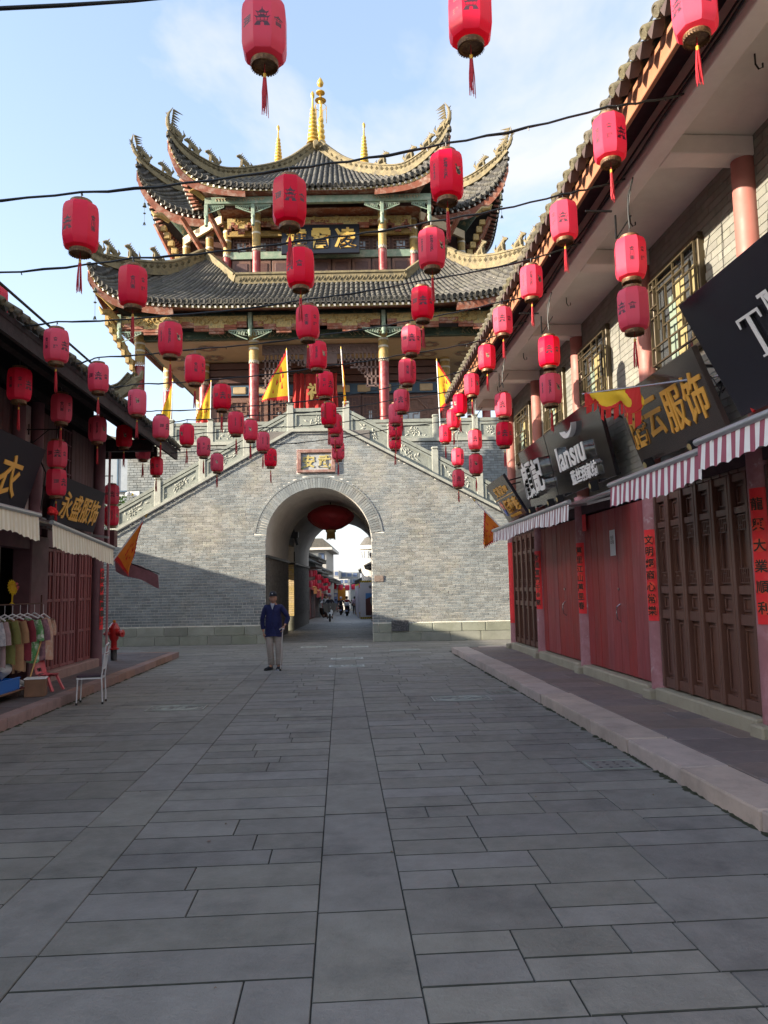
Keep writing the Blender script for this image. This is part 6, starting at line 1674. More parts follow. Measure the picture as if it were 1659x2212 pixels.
ch=thing('metal_chair','white metal dining chair with dark padded seat half off the kerb','chair',FS@T3(-4.03,12.38,0)@RZ(R(8)))
F=WMX[ch.name]      # local: seat front towards -x, backrest at +x
q=MB(); q.bbox(-.20,.17,-.18,.18,.425,.46,.015); q.build('seat_pad',M_seat,ch,F)
q=MB(); 
for y in (-.17,.17): q.beam((-.19,y,.41),(.18,y,.41),.022,.022)
for x in (-.19,.18): q.beam((x,-.159,.41),(x,.159,.41),.022,.022)
q.build('seat_frame',M_wm,ch,F)
for x,y,b_ in ((-.18,-.16,0),(-.18,.16,0),(.17,-.16,1),(.17,.16,1)):
    q=MB()
    if b_: q.tube([(x+.03,y,.03),(x+.01,y,.42),(x+.03,y,.62),(x+.07,y,.92)],.012,8)
    else: q.tube([(x-.01,y,.03),(x,y,.40)],.012,8)
    l=q.build('leg',M_wm,ch,F,smooth=50); q=MB(); q.lathe([(.016,0),(.016,.035)],8,(x+(.03 if b_ else -.01),y,0)); q.build('foot_cap',M_rub,l,F)
q=MB()
for z_,xx in ((.92,.24),(.80,.222),(.76,.216),(.55,.19)): q.tube([(xx,-.16,z_),(xx+.015,0,z_+(.03 if z_>.9 else 0)),(xx,.16,z_)],.010 if z_<.9 else .014,7)
for y in (-.07,-.025,.025,.07): q.tube([(.192,y,.55),(.205,y*1.3,.66),(.216,y,.76)],.006,5)
q.build('backrest',M_wm,ch,F,smooth=50)
M_pk=mat('pink plastic',(.55,.10,.12),.35,noise=.05)
pc=thing('child_chair','small pink plastic child chair beside the red folding doors','chair',FS@T3(-4.93,12.95,.15)@RZ(R(-14)))
F=WMX[pc.name]      # backrest at -x side
def cur(fn,nu,nv,nm,th_=.012):
    q=MB(); q.grid(fn,nu,nv); q.grid(lambda u,v:tuple(V(fn(u,v))+V((-.008,0,-th_))),nu,nv,flip=True)
    return q
q=cur(lambda u,v:(-.13+.27*u,(-.14+.28*v)*(1-.1*u),.27+.012*math.cos(v*6.28)-.015*math.sin(u*3.1)),8,8,'s',.018); q.build('seat',M_pk,pc,F,smooth=60)
def bk2(u,v):
    z_=.27+.30*v; w_=.155*(1-.12*abs(v-.6)); yy=(-1+2*u)*w_; return (-.14-.09*v-.03*math.cos((u-.5)*3)+.02,yy,z_+.01*math.cos((u-.5)*4))
q=MB()
for i in range(10):
    for j in range(10):
        u0,u1,v0,v1=i/10,(i+1)/10,j/10,(j+1)/10
        if .28<(u0+u1)/2<.72 and .12<(v0+v1)/2<.32: continue
        p=[bk2(u0,v0),bk2(u1,v0),bk2(u1,v1),bk2(u0,v1)]; q.quad(*p); q.quad(*[(a[0]-.012,a[1],a[2]) for a in p[::-1]])
q.build('backrest',M_pk,pc,F,smooth=60)
for x0,y0,x1,y1 in ((-.1,-.13,-.13,-.15),(-.1,.13,-.13,.15),(.1,-.12,.16,-.15),(.1,.12,.16,.15)):
    q=MB(); q.beam((x1*1.2,y1,0),(x0*.6,y0,.262),.045,.03); q.build('leg',M_pk,pc,F)
# clothes rail with garments
M_rust=mat('rusty brown tube',(.10,.045,.035),.5,.4); M_hang=mat('white plastic hanger',(.75,.75,.80),.4)
rk=thing('clothes_rack','brown tubular clothes rack standing on the left pavement','rack',FS@T3(-5.5,12.6,.15))
ra0,ra1=V((-5.38,10.9,1.60)),V((-5.13,13.1,1.60))
q=MB(); q.tube([ra0,ra1],.012,8); q.tube([(-5.36,10.9,.16),(-5.38,10.9,1.7)],.014,8); q.tube([(-5.13,13.1,.16),(-5.13,13.1,1.74)],.014,8); q.tube([(-5.13,12.9,.5),(-5.13,13.1,.5)],.01,6); q.build('rail',M_rust,rk,FS,smooth=50)
q=MB(); q.tube([(-5.3,10.9,.17),(-5.5,10.9,.17)],.014,6); q.tube([(-5.0,13.1,.165),(-5.35,13.1,.165)],.014,6); q.build('foot',M_rust,rk,FS)
def shirt(lab,p,ang,m,length=.72,w_=.42,sleeve=.34,seed=0):
    th=thing('hanging_shirt',lab,'shirt',FS@T3(*p)@RZ(ang),'shirts hanging on the rack'); F=WMX[th.name]; rnd=random.Random(seed)
    q=MB(); q.tube([(0,0,0),(0,0,-.16)],.004,4); q.tube([(-.17,0,-.24),(0,0,-.155),(.17,0,-.24)],.013,6); q.build('hanger',M_hang,th,F)
    def body(u,v):
        a=u*2*math.pi; ww=w_/2*(.78+.22*min(1,v*3)+.10*v); dep=.055+.03*v
        fold=.014*math.sin(a*5+seed)*v
        x=math.cos(a)*ww*(1 if v>.02 else .9); y=math.sin(a)*(dep+fold); z_=-.22-length*v-(.05*abs(math.cos(a)) if v<.3 else 0)*(1-v*3.3)
        return (x,y,z_+.015*math.sin(a*3+seed)*(v>.9))
    q=MB(); q.grid(body,28,10)
    for sx in (-1,1):
        pts=[(sx*w_*.42,0,-.27),(sx*w_*.54,.01,-.27-sleeve*.5),(sx*w_*.56,.02,-.27-sleeve)]
        q.tube(pts,[.06,.062,.066],9,cap=False)
    q.build('garment',m,th,F,smooth=60)
    return th
def print_m(n,base,c2,sc_=14,thr=.52): return mat(n,base,.9,col2=c2,c2amt=.9,c2scale=sc_,thr=thr,noise=.1)
sh_list=[('dark navy shirt at the far left of the rack',M_fabric('navy cloth',(.02,.022,.05))),
('white shirt hanging left of the grey blouse on the rack',M_fabric('white cotton',(.5,.5,.53))),
('pale grey patterned blouse hanging beside the white shirt',print_m('pale grey print',(.45,.45,.48),(.25,.27,.32))),
('dusty pink grey shirt with a tied waist on the rack',M_fabric('dusty pink',(.30,.22,.23))),
('olive green shirt hanging on the rack',M_fabric('olive',(.15,.15,.045))),
('tan brown shirt hanging beside the olive one',M_fabric('tan',(.33,.19,.10))),
('burgundy shirt hanging in the middle of the rack',M_fabric('burgundy',(.17,.02,.035))),
('green and white leaf print shirt on the rack',print_m('green leaf print',(.10,.28,.10),(.6,.65,.58),12,.55)),
('purple and pink floral shirt beside the leaf print one',print_m('purple floral',(.32,.17,.20),(.14,.07,.10),10,.5))]
for i,(lab,m) in enumerate(sh_list):
    f=.10+.80*i/(len(sh_list)-1); p=ra0.lerp(ra1,f)
    shirt(lab,(p.x,p.y,1.60),R(-5+random.uniform(-22,22)),m,random.uniform(.60,.84),random.uniform(.33,.43),seed=i)
shirt('peach floral short sleeved blouse facing the street at the end of the rack',(-5.10,13.12,1.58),R(75),print_m('peach floral',(.50,.30,.22),(.55,.45,.36),13,.55),.72,.5,.26,seed=20)
M_card=mat('brown cardboard tag',(.25,.15,.09),.8)
for k in range(3):
    x,y=-5.16+.03*k,12.15+.13*k
    q=MB(); q.tube([(x,y,.86),(x,y,.70)],.003,4); q.bbox(x-.004,x+.004,y-.05,y+.05,.52,.70,.002); tag(q.build('price_tag',M_card,None,FS),None,None); o=C.objects[-1] if False else bpy.data.objects[list(WMX)[-1]]
    tag(o,['brown price tag hanging below the olive shirt','brown price tag hanging below the tan shirt','brown price tag hanging below the burgundy shirt'][k],'price tag','price tags under the shirts')
# pinwheel toy
pw=thing('sunflower_toy','yellow sunflower toy on a stick clipped above the clothes rack','toy',FS@T3(-5.3,12.35,1.6)); F=FS@T3(-5.26,12.25,1.6)
q=MB(); q.tube([(0,0,.0),(0,.02,.2)],.012,6); q.lathe([(0,-.02),(.05,0),(0,.05)],8); q.build('stem',M_fy,pw,F)
q=MB(); Fq=F@T3(0,0,.27)@RY(R(80))@RX(R(10))
for k in range(16):
    a=k*math.pi/8; leaf(q,math.cos(a)*.05,math.sin(a)*.05,.085,.022,a,lambda x,z,d:(x,z,d))
q.lathe([(0,.02),(.07,.015),(.075,-.01),(0,-.01)],16); q.build('petals',M_fy,pw,Fq)
q=MB(); Fq2=F@T3(.01,.13,.29)@RY(R(80))
for k in range(5): a=k*1.256; leaf(q,math.cos(a)*.01,math.sin(a)*.01,.07,.03,a,lambda x,z,d:(x,z,d))
q.build('pink_bow',M_pk,pw,Fq2)
# low board with crate, shoes, bag, stick, box
M_board2=mat('thin wooden board',(.20,.10,.055),.6,noise=.2)
bd_=thing('display_board','low wooden display board standing on bricks on the left pavement','board',FS@T3(-5.2,12.3,.15))
q=MB(); q.bbox(-5.45,-4.98,10.6,12.55,.27,.295,.004); q.build('top',M_board2,bd_,FS)
for s_ in (10.9,12.3): q=MB(); q.bbox(-5.35,-5.12,s_-.06,s_+.06,.15,.269,.006); q.build('brick_support',M_kerb2,bd_,FS)
M_bluep=mat('bright blue plastic',(.015,.14,.50),.35)
cr=thing('blue_crate','bright blue plastic crate on the low display board','crate',FS@T3(-5.2,11.6,.295)); F=WMX[cr.name]
q=MB(); w1,w2,h_=.19,.42,.17
q.box(-w1,w1,-w2,w2,0,.012); 
for sgn in (-1,1): q.box(sgn*w1-.006,sgn*w1+.006,-w2,w2,.013,h_); q.box(-w1+.007,w1-.007,sgn*w2-.006,sgn*w2+.006,.013,h_)
q.build('body',M_bluep,cr,F); q=MB()
for sgn in (-1,1): q.bbox(sgn*w1-.016,sgn*w1+.016,-w2-.01,w2+.01,h_+.001,h_+.02,.004)
q.build('rim',M_bluep,cr,F)
M_shoe=mat('white sports shoe',(.55,.52,.50),.6); M_shoe2=mat('dark red shoe trim',(.12,.02,.03),.5)
def shoe(lab,x,y,z_,a):
    th=thing('sports_shoe',lab,'shoe',FS@T3(x,y,z_)@RZ(a),'shoes on the display board'); F=WMX[th.name]
    q=MB(); q.grid(lambda u,v:(lerp(-.12,.14,u),(.045+.012*math.sin(u*3.1))*math.cos(math.pi*(v-.0)),.022+(.085-.055*u)*math.sin(math.pi*v)*(1-.1*u)),10,8); q.build('upper',M_shoe,th,F,smooth=60)
    q=MB(); q.bbox(-.13,.15,-.05,.05,0,.024,.01); q.build('sole',M_shoe2,th,F)
shoe('white sports shoe next to the blue crate',-5.12,12.13,.296,R(-20)); shoe('white sports shoe nearest the wooden stick',-5.08,12.36,.296,R(-35))
M_bag=mat('crumpled white plastic bag',(.62,.64,.64),.45,noise=.1,transl=.2,bump=.6,bscale=20)
q=MB(); rn=random.Random(4)
q.grid(lambda u,v:(-5.25+(.11+.03*math.sin(u*19+v*5))*math.sin(math.pi*v)*math.cos(u*6.283),11.95+(.17+.03*math.sin(v*17+u*9))*math.sin(math.pi*v)*math.sin(u*6.283)+.14*v,.47+.32*v+.03*math.sin(u*12)),16,10); tag(q.build('plastic_bag',M_bag,None,FS,smooth=70),'crumpled white plastic bag standing in the blue crate','bag')
q=MB(); q.tube([(-5.02,12.25,.16),(-4.98,12.75,.98)],.012,7); tag(q.build('wooden_stick',M_lgold if False else mat('pale bamboo',(.55,.33,.12),.5),None,FS,smooth=50),'pale bamboo stick leaning against the clothes rack','stick')
bx=thing('wooden_box','small brown wooden box with a white lid beside the pink chair','box',FS@T3(-4.86,12.28,.15)@RZ(R(12))); F=WMX[bx.name]
q=MB(); q.bbox(-.15,.15,-.12,.12,0,.27,.006); q.build('body',M_board2,bx,F); q=MB(); q.bbox(-.16,.16,-.13,.13,.271,.29,.004); q.build('lid',M_white,bx,F)
# ------------------------------------------------------------------ lanterns and cables
M_lan=mat('red lantern skin',(0.86,0.062,0.13),0.4,vary=.07,noise=.06,nscale=2,transl=.42,bump=.12,bscale=9,spec=.4)
M_cap=mat('brown gold lantern cap',(0.17,0.09,0.045),0.5,0.2,noise=.25,nscale=30,col2=(.32,.2,.08),c2amt=.8,c2scale=40)
M_lin=mat('dark lantern inside',(0.03,0.015,0.02),0.8)
M_tas=mat('red tassel thread',(0.42,0.010,0.02),0.6,noise=.2,nscale=30); M_tgold=mat('yellow tassel knot',(.6,.35,.03),.5)
M_print=mat('dark print',(0.07,0.02,0.035),0.5); M_print2=mat('cream and black picture print',(.5,.38,.25),.5,col2=(.03,.02,.02),c2amt=1,c2scale=28,thr=.5)
M_wire=mat('black cable',(0.012,0.014,0.014),0.45); M_hook=mat('thin steel hook',(.25,.25,.26),.4,.8)
def lantern_mesh():
    q=MB(); prof=[(.105,0),(.150,.018),(.170,.055),(.178,.105),(.178,.365),(.170,.415),(.150,.452),(.105,.470)]
    q.lathe(prof,8,(0,0,-.235),ph=R(22.5)); return q.mesh('lantern_body',M_lan,smooth=24)
def cap_mesh(z0,z1,op):
    q=MB(); q.lathe([(.098,z0),(.104,z0+.004),(.104,z1-.004),(.098,z1)],20,cap=False); 
    q.lathe([(.092,z0),(.092,z1)][::-1],20,cap=False)
    n=20
    q.lathe([(0,z1-.012 if not op else z0+.03),(.093,z1-.012 if not op else z0+.03)],20,cap=False)
    if op:
        for k in range(30):   # key-pattern fretwork skirt
            a=2*math.pi*k/30; r_=.110
            p=lambda da,z:(r_*math.cos(a+da),r_*math.sin(a+da),z)
            q.add([p(-.07,z0+.001),p(.07,z0+.001),p(.07,z0+.009),p(-.07,z0+.009)],[(0,1,2,3),(3,2,1,0)])
            q.add([p(-.07,z0+.01),p(-.03,z0+.01),p(-.03,z0+.034),p(-.07,z0+.034)],[(0,1,2,3),(3,2,1,0)])
            q.add([p(.02,z0+.018),p(.05,z0+.018),p(.05,z0+.034),p(.02,z0+.034)],[(0,1,2,3),(3,2,1,0)])
    return q.mesh('lantern_cap',M_cap,smooth=40)
def tassel_mesh():
    q=MB(); q.tube([(0,0,-.22),(0,0,-.34)],.004,4); q.tube([(0,0,-.335),(0,0,-.375)],.013,7,mi=1)
    rn=random.Random(2)
    for k in range(16):
        a=rn.uniform(0,6.28); r1=.010; r2=rn.uniform(.008,.028); L_=rn.uniform(.24,.32)
        q.tube([(r1*math.cos(a),r1*math.sin(a),-.37),(r2*.8*math.cos(a),r2*.8*math.sin(a),-.37-L_*.5),(r2*math.cos(a+.4),r2*math.sin(a+.4),-.37-L_)],[.005,.005,.003],4)
    return q.mesh('tassel',[M_tas,M_tgold])
def pagoda_mesh(s=1.0):
    q=MB()
    def P(pts): q.add([(x*s,y*s,0) for x,y in pts],[tuple(range(len(pts)))])
    for y,w_ in ((.035,.052),(-.002,.062)):
        P([(-w_,y+.014),(-w_*.75,y-.004),(w_*.75,y-.004),(w_,y+.014),(w_*.55,y+.006),(w_*.2,y+.022),(-w_*.2,y+.022),(-w_*.55,y+.006)])
    P([(-.006,.056),(.006,.056),(0,.085)])
    for y0,y1,w_ in ((.012,.030,.034),(-.030,-.006,.042)):
        P([(-w_,y0),(w_,y0),(w_,y0+.004),(-w_,y0+.004)])
        for x in (-w_,-w_*.4,w_*.3,w_*.88): P([(x,y0),(x+.005,y0),(x+.005,y1),(x,y1)])
    P([(-.060,-.068),(-.014,-.068),(-.014,-.046),(0,-.038),(0,-.032),(-.040,-.034)]); P([(.014,-.068),(.060,-.068),(.040,-.034),(0,-.032),(0,-.038),(.014,-.046)])
    return q.mesh('pagoda_print',M_print)
def gourd_mesh():
    q=MB()
    for x,y,r_ in ((.0,.012,.026),(.012,-.018,.032),(-.02,.045,.012),(.03,.035,.010)):
        q.add([(x+r_*math.cos(a*.7854),y+r_*math.sin(a*.7854),0) for a in range(8)],[tuple(range(8))])
    return q.mesh('picture_print',M_print2)
ME_body,ME_c0,ME_c1,ME_tas,ME_pag,ME_gou=lantern_mesh(),cap_mesh(-.285,-.234,True),cap_mesh(.234,.268,False),tassel_mesh(),pagoda_mesh(1.0),gourd_mesh()
hk=MB(); hk.tube([(0,0,.24),(0,0,.285)],.006,4); hk.tube([(.012*math.cos(a),0,.30+.018*math.sin(a)) for a in [k*.9 for k in range(8)]],.004,4); hk.tube([(0,0,.318),(.006,0,.36)],.004,4)
ME_hook=hk.mesh('hook',M_hook)
def tmesh(txt,size,bold=.003): return text_mesh(txt,size,0,M_print,bold,line=.95)
def face(par,k,me,dz=0,name=None):
    a=k*math.pi/4; W_=WMX[par.name]@RZ(a)@T3(.1652,0,dz)@frame3((0,0,0),(0,1,0),(0,0,1))
    return inst(name or me.name.split('.')[0],me,par,W_)
def make_lantern(kind):
    t=thing('red_lantern','x','lantern',T3(0,0,0))
    inst('lantern_body',ME_body,t,I4); inst('bottom_cap',ME_c0,t,I4); inst('top_cap',ME_c1,t,I4); inst('tassel',ME_tas,t,I4); inst('hook',ME_hook,t,I4)
    if kind==0:
        for k in (0,4): face(t,k,tmesh('理',.085,.002)); face(t,k+1,ME_pag); face(t,k+2,tmesh('會',.085,.002))
    elif kind==1:
        for k in (0,4): face(t,k,tmesh('會\n\n理',.058,.0015)); face(t,k+1,ME_pag,-.02); face(t,k+3,tmesh('會\n川\n衞',.056,.0012))
    elif kind==2:
        for k in (0,4): face(t,k,tmesh('印\n在\n烟\n火\n會\n理',.038,.0015)); face(t,k+1,ME_gou); face(t,k+3,tmesh('走\n馬\n千\n年\n古\n城',.030,.0012))
    return t
protos=[make_lantern(k) for k in range(3)]
protos_used=[False]*3
plain=None
def lantern(t,s,z,kind,face_k,label,group,F=ST,tilt=0.0,scale=1.0):
    """face_k: lantern turned so that face 'face_k' looks towards the camera"""
    global protos_used
    p=F@V((t,s,z)); d=V((-p.x,-p.y,0)); ang=math.atan2(d.y,d.x)-face_k*math.pi/4
    W_=T3(*p)@RX(tilt)@RZ(ang+random.uniform(-.12,.12))@SC(scale,scale,scale)
    if not protos_used[kind]:
        o=protos[kind]; protos_used[kind]=True; o.matrix_basis=W_; WMX[o.name]=W_
    else: o=copy_tree(protos[kind],W_)
    o['label']=label; o['group']=group; o['category']='lantern'
    return o
ROWS={0:(4.9,[(-0.49, 5.67), (0.98, 5.85), (2.65, 5.95)]),
1:(6.55,[(-2.31, 5.05), (-0.43, 5.31), (1.04, 5.58), (2.62, 5.98)]),
2:(8.05,[(-2.26, 5.12), (-0.41, 5.34), (1.08, 5.58), (2.63, 5.93)]),
3:(9.65,[(-3.68, 4.98), (-2.21, 5.07), (-0.4, 5.3), (1.15, 5.57), (2.66, 5.88)]),
4:(11.4,[(-3.7, 5.06), (-2.23, 5.19), (-0.33, 5.41), (1.16, 5.66), (2.65, 5.98)]),
5:(12.7,[(-3.46, 5.0), (-2.02, 5.09), (-0.24, 5.31), (1.21, 5.53), (2.64, 5.79)]),
6:(14.3,[(-3.44, 4.92), (-2.0, 4.99), (-0.2, 5.16), (1.24, 5.42), (2.65, 5.74)]),
7:(15.7,[(-3.23, 5.06), (-1.89, 5.15), (-0.09, 5.27), (1.23, 5.49), (2.64, 5.7)]),
8:(16.8,[(-3.08, 5.01), (-1.74, 5.12), (-0.06, 5.23), (1.3, 5.42), (2.66, 5.63)]),
9:(18.1,[(-4.45, 4.79), (-2.99, 4.87), (-1.69, 4.98), (-0.03, 5.14), (1.38, 5.39), (2.65, 5.55)])}
ORD=['first','second','third','fourth','fifth','sixth','seventh','eighth','ninth','tenth']
ROWN=['cut by the top edge of the picture','on the highest cable fully in view']+['on the %s cable counted from the camera'%ORD[k] for k in range(2,9)]+['on the lowest and farthest cable']
POSN={3:['left','middle','right'],4:['leftmost','second from the left','third from the left','rightmost'],5:['leftmost','second from the left','centre','second from the right','rightmost'],6:['leftmost','second from the left','third from the left','third from the right','second from the right','rightmost']}
KIND={(0,0):(0,1),(0,1):(1,1),(0,2):(1,2),(1,0):(1,2),(1,1):(0,1),(1,2):(2,0),(1,3):(1,0),(2,0):(1,3),(2,1):(0,2),(2,2):(2,0),(2,3):(1,1),
(3,0):(1,0),(3,1):(2,0),(3,2):(1,3),(3,3):(0,1),(3,4):(2,0),(4,0):(0,1),(4,1):(1,3),(4,2):(2,0),(4,3):(0,1),(4,4):(0,1),(5,0):(2,1),(5,1):(0,1),(5,2):(1,0),(5,3):(1,3),(5,4):(2,1)}
for k,(s,L_) in ROWS.items():
    n=len(L_); hooks=[]
    for i,(t,z) in enumerate(L_):
        kd,fk=KIND.get((k,i),((k*5+i*2+k*i)%3,(k*2+i*3)%8))
        lantern(t,s,z,kd,fk,'red octagonal lantern, %s one %s'%(POSN[n][i],ROWN[k]),'lanterns strung across the street',tilt=random.uniform(-.035,.035),scale=.92)
        hooks.append((t,s,z+.33))
    # cable
    la=(-4.2,s,5.24 if k else 5.72); ra=(3.38,s,6.46)
    if k==9: la=(-5.4,s,5.25)
    P=[la]+hooks+[ra]; pts=[]
    for a,b_ in zip(P[:-1],P[1:]):
        m_=8
        for j in range(m_):
            f=j/m_; d=math.dist(a,b_); pts.append((lerp(a[0],b_[0],f),s+.004*math.sin(f*20),lerp(a[2],b_[2],f)-.03*d*4*f*(1-f)*.5+.006*math.sin(f*25+k)))
    pts.append(ra)
    c=MB(); c.tube(pts,.0105,6); c.tube([(p[0],p[1]+.010,p[2]+.008*math.sin(i*1.1)) for i,p in enumerate(pts)],.007,5)
    for i in range(3,len(pts)-1,5): c.tube([pts[i],(pts[i][0]+.01,pts[i][1],pts[i][2]-.035)],.006,4)
    o=c.build('lantern_cable',M_wire,None,ST,smooth=50)
    tag(o,'black cable over the street carrying the lanterns %s'%ROWN[k].replace('counted from the camera','from the camera').replace('on the','of the'),'cable','cables over the street')
# pairs hanging below the right slab edge
for i,(s,z0,z1) in enumerate([(7.83,5.38,4.83),(11.12,5.38,4.82),(14.43,5.36,4.80),(17.6,5.29,4.73),(20.3,5.35,4.78)]):
    w_=['nearest','second nearest','third nearest','fourth nearest','farthest'][i]
    kk=[(1,3,0,2),(0,1,2,0),(1,1,0,1),(0,1,2,1),(0,0,1,1)][i]
    z0-=.0; z1=z0-.66 if False else z1
    a=lantern(3.3,s,z0,kk[0],kk[1],'upper red lantern of the %s pair hanging below the white overhang'%w_,'lantern pairs under the right overhang')
    b_=lantern(3.3,s,z1-.04,kk[2],kk[3],'lower red lantern of the %s pair hanging below the white overhang'%w_,'lantern pairs under the right overhang')
    for o in list(a.children):
        if o.name.startswith('tassel'): bpy.data.objects.remove(o)
    c=MB(); c.tube([(3.38,s,6.35),(3.3,s-.02,6.1),(3.3,s,5.9),(3.31,s,z0+.36)],.010,5); c.tube([(3.36,s,6.3),(3.32,s+.02,6.0),(3.3,s,z0+.4)],.006,4)
    tag(c.build('hanging_cable',M_wire,None,ST,smooth=50),'black cord holding the %s lantern pair below the right overhang'%w_,'cord','cords under the right overhang')
for i,(s,z) in enumerate([(9.99,5.76),(10.85,4.88),(12.48,4.93),(14.34,4.97),(16.08,5.2),(17.62,5.2)]):
    w_=['red lantern sliver at the left picture edge','red octagonal lantern nearest the camera under the dark left eave','second red lantern under the dark left eave','third red lantern in the row under the dark left eave','fourth red lantern in the row under the dark left eave','farthest red lantern of the row under the dark left eave'][i]
    lantern(-4.65,s,z-.08,[1,1,1,2,2,0][i],[0,0,3,0,1,1][i],w_,'lanterns under the left eave')
for s,t,z0,z1,nm in ((13.2,-4.97,4.20,3.70,'in front of the dark upper window'),(17.7,-5.38,4.06,3.56,'on the iron bracket at the left house corner')):
    a=lantern(t,s,z0,0,1,'upper red lantern of the pair %s'%nm,'lantern pairs on the left house')
    b_=lantern(t,s,z1,2 if s>15 else 0,0,'lower red lantern of the pair %s'%nm,'lantern pairs on the left house')
    for o in list(a.children):
        if o.name.startswith('tassel'): bpy.data.objects.remove(o)
    if s<15:
        for o in list(b_.children):
            pass
    c=MB(); c.tube([(t-.5,s,z0+.55),(t-.5,s,z0+.36),],.012,5); c.beam((t-.55,s,z0+.45),(t+.02,s,z0+.45),.02,.02); c.tube([(t,s,z0+.45),(t,s,z0+.34)],.006,4); c.tube([(t-.5,s,z0+.15),(t-.15,s,z0+.45)],.009,5)
    tag(c.build('iron_bracket',M_iron,None,ST),'black iron bracket carrying the lantern pair '+('of the upper window' if s<15 else 'of the left corner'),'bracket')
# giant lantern in the arch
gl=thing('giant_lantern','giant dark red flattened lantern hanging inside the arch passage','lantern',T3(-2.07,28.6,4.45))
M_glr=mat('deep red silk',(0.30,0.012,0.018),.6,noise=.08,transl=.2)
q=MB(); q.lathe([(.18,-.50),(.42,-.43),(.68,-.28),(.86,-.10),(.90,.03),(.86,.15),(.68,.30),(.42,.42),(.2,.47)],40,(-2.07,28.6,4.52)); q.build('lantern_body',M_glr,gl,smooth=70)
q=MB()
for k in range(20):
    a=k*math.pi/10
    q.tube([(-2.07+r_*math.cos(a),28.6+r_*math.sin(a),4.52+z_) for r_,z_ in ((.18,-.505),(.425,-.435),(.685,-.285),(.87,-.10),(.908,.03),(.87,.15))],.008,4)
q.build('rib',M_glr,gl,kind='stuff')
q=MB(); q.lathe([(.16,-.60),(.2,-.58),(.2,-.50)],16,(-2.07,28.6,4.52)); q.build('bottom_ring',M_gold,gl,smooth=40)
q=MB(); 
for k in range(26): a=k*.2417; q.tube([(-2.07+.15*math.cos(a),28.6+.15*math.sin(a),3.94),(-2.07+.165*math.cos(a),28.6+.165*math.sin(a),3.66+random.uniform(-.03,.03))],.012,4)
q.build('fringe',mat('gold fringe',(.35,.22,.06),.6),gl,kind='stuff')
q=MB(); q.tube([(-2.07,28.6,4.95),(-2.07,28.6,5.1)],.02,6); q.build('hanger',M_iron,gl)
# flags on the gate
flag('yellow pennant with red fringe blowing left on the left post of the top landing',(-3.17,24.76,8.12),(-3.24,24.76,9.93),(.05,1.0),(-.85,-.1,-1.62),.1,None,seed=1)
flag('yellow pennant with red fringe hanging down on the right post of the top landing',(-1.27,24.76,8.12),(-1.37,24.76,9.95),(.0,1.0),(.14,-.12,-1.95),.02,None,seed=2)
flag('yellow and red pennant on the right stair post under the overhang roof',(1.98,24.9,7.1),(1.92,24.9,9.5),(.25,1.0),(.62,-.05,-1.05),.12,None,seed=3)
flag('yellow and red pennant in front of the left inner tower column',(-6.32,26.75,7.9),(-6.30,26.75,9.45),(.0,1.0),(-.55,-.05,-1.35),.1,None,seed=4,m=(M_fy,M_fr))
flag('pale yellow pennant on the platform beside the outer left tower column',(-7.78,26.75,7.9),(-7.72,26.75,9.5),(.0,1.0),(-.42,-.05,-1.25),.08,None,seed=6,marks=False)
M_banr=mat('faded red banner cloth',(.45,.035,.03),.85,noise=.15,transl=.3)
bn=thing('red_banner','ragged red drapery hanging in the middle bay of the tower','banner',T3(-2.3,28.6,8.6))
def drape(x0,x1,zt,zb,seed):
    q=MB(); f=lambda u,v:(lerp(x0,x1,u)+.05*math.sin(v*5+seed)*v,28.6+.06*math.sin(u*14+seed),lerp(zt,zb+.25*math.sin(u*17+seed)+.1*math.sin(u*41),v))
    q.grid(f,24,6); q.grid(lambda u,v:(f(u,v)[0],f(u,v)[1]+.006,f(u,v)[2]),24,6,flip=True); q.build('cloth',M_banr,bn,smooth=60)
drape(-3.5,-3.05,10.25,8.55,1); drape(-2.1,-1.75,10.25,8.3,4); drape(-3.02,-2.2,10.22,8.35,2)
q=MB(); q.tube([(-3.6,28.62,10.27),(-1.6,28.62,10.27)],.02,6); q.build('rod',M_iron,bn)
inst('lettering',text_mesh('福',.7,0,M_gl,.02),bn,T3(-2.6,28.52,9.5)@RX(R(90)))
# ------------------------------------------------------------------ people
M_skin=mat('weathered skin',(0.44,0.23,0.15),.5,noise=.06); M_skin2=mat('light skin',(0.42,0.24,0.17),.5)
M_hair=mat('black hair',(0.015,0.012,0.012),.5)
def skin_mesh(name,chains,m,sub=2,extra=None):
    """chains: list of lists of (x,y,z,rx[,ry]); first point of the first chain is the root; later chains start at an
    existing point given as the same coordinates"""
    vs=[];rad=[];ed=[];idx={}
    for ch in chains:
        prev=None
        for p in ch:
            k=tuple(round(c,4) for c in p[:3])
            if k not in idx: idx[k]=len(vs); vs.append(k); rad.append((p[3],p[4] if len(p)>4 else p[3]))
            i=idx[k]
            if prev is not None and prev!=i: ed.append((prev,i))
            prev=i
    me=bpy.data.meshes.new(name); me.from_pydata(vs,ed,[]); o=bpy.data.objects.new(name,me); C.objects.link(o)
    o.modifiers.new('s','SKIN'); 
    for i,sv in enumerate(me.skin_vertices[0].data): sv.radius=rad[i]; sv.use_root=(i==0)
    md=o.modifiers.new('u','SUBSURF'); md.levels=sub; md.render_levels=sub
    dg=bpy.context.evaluated_depsgraph_get(); out_=bpy.data.meshes.new_from_object(o.evaluated_get(dg)); C.objects.unlink(o); bpy.data.objects.remove(o)
    out_.materials.clear(); out_.materials.append(m); out_.polygons.foreach_set('use_smooth',[True]*len(out_.polygons)); out_.name=name
    return out_
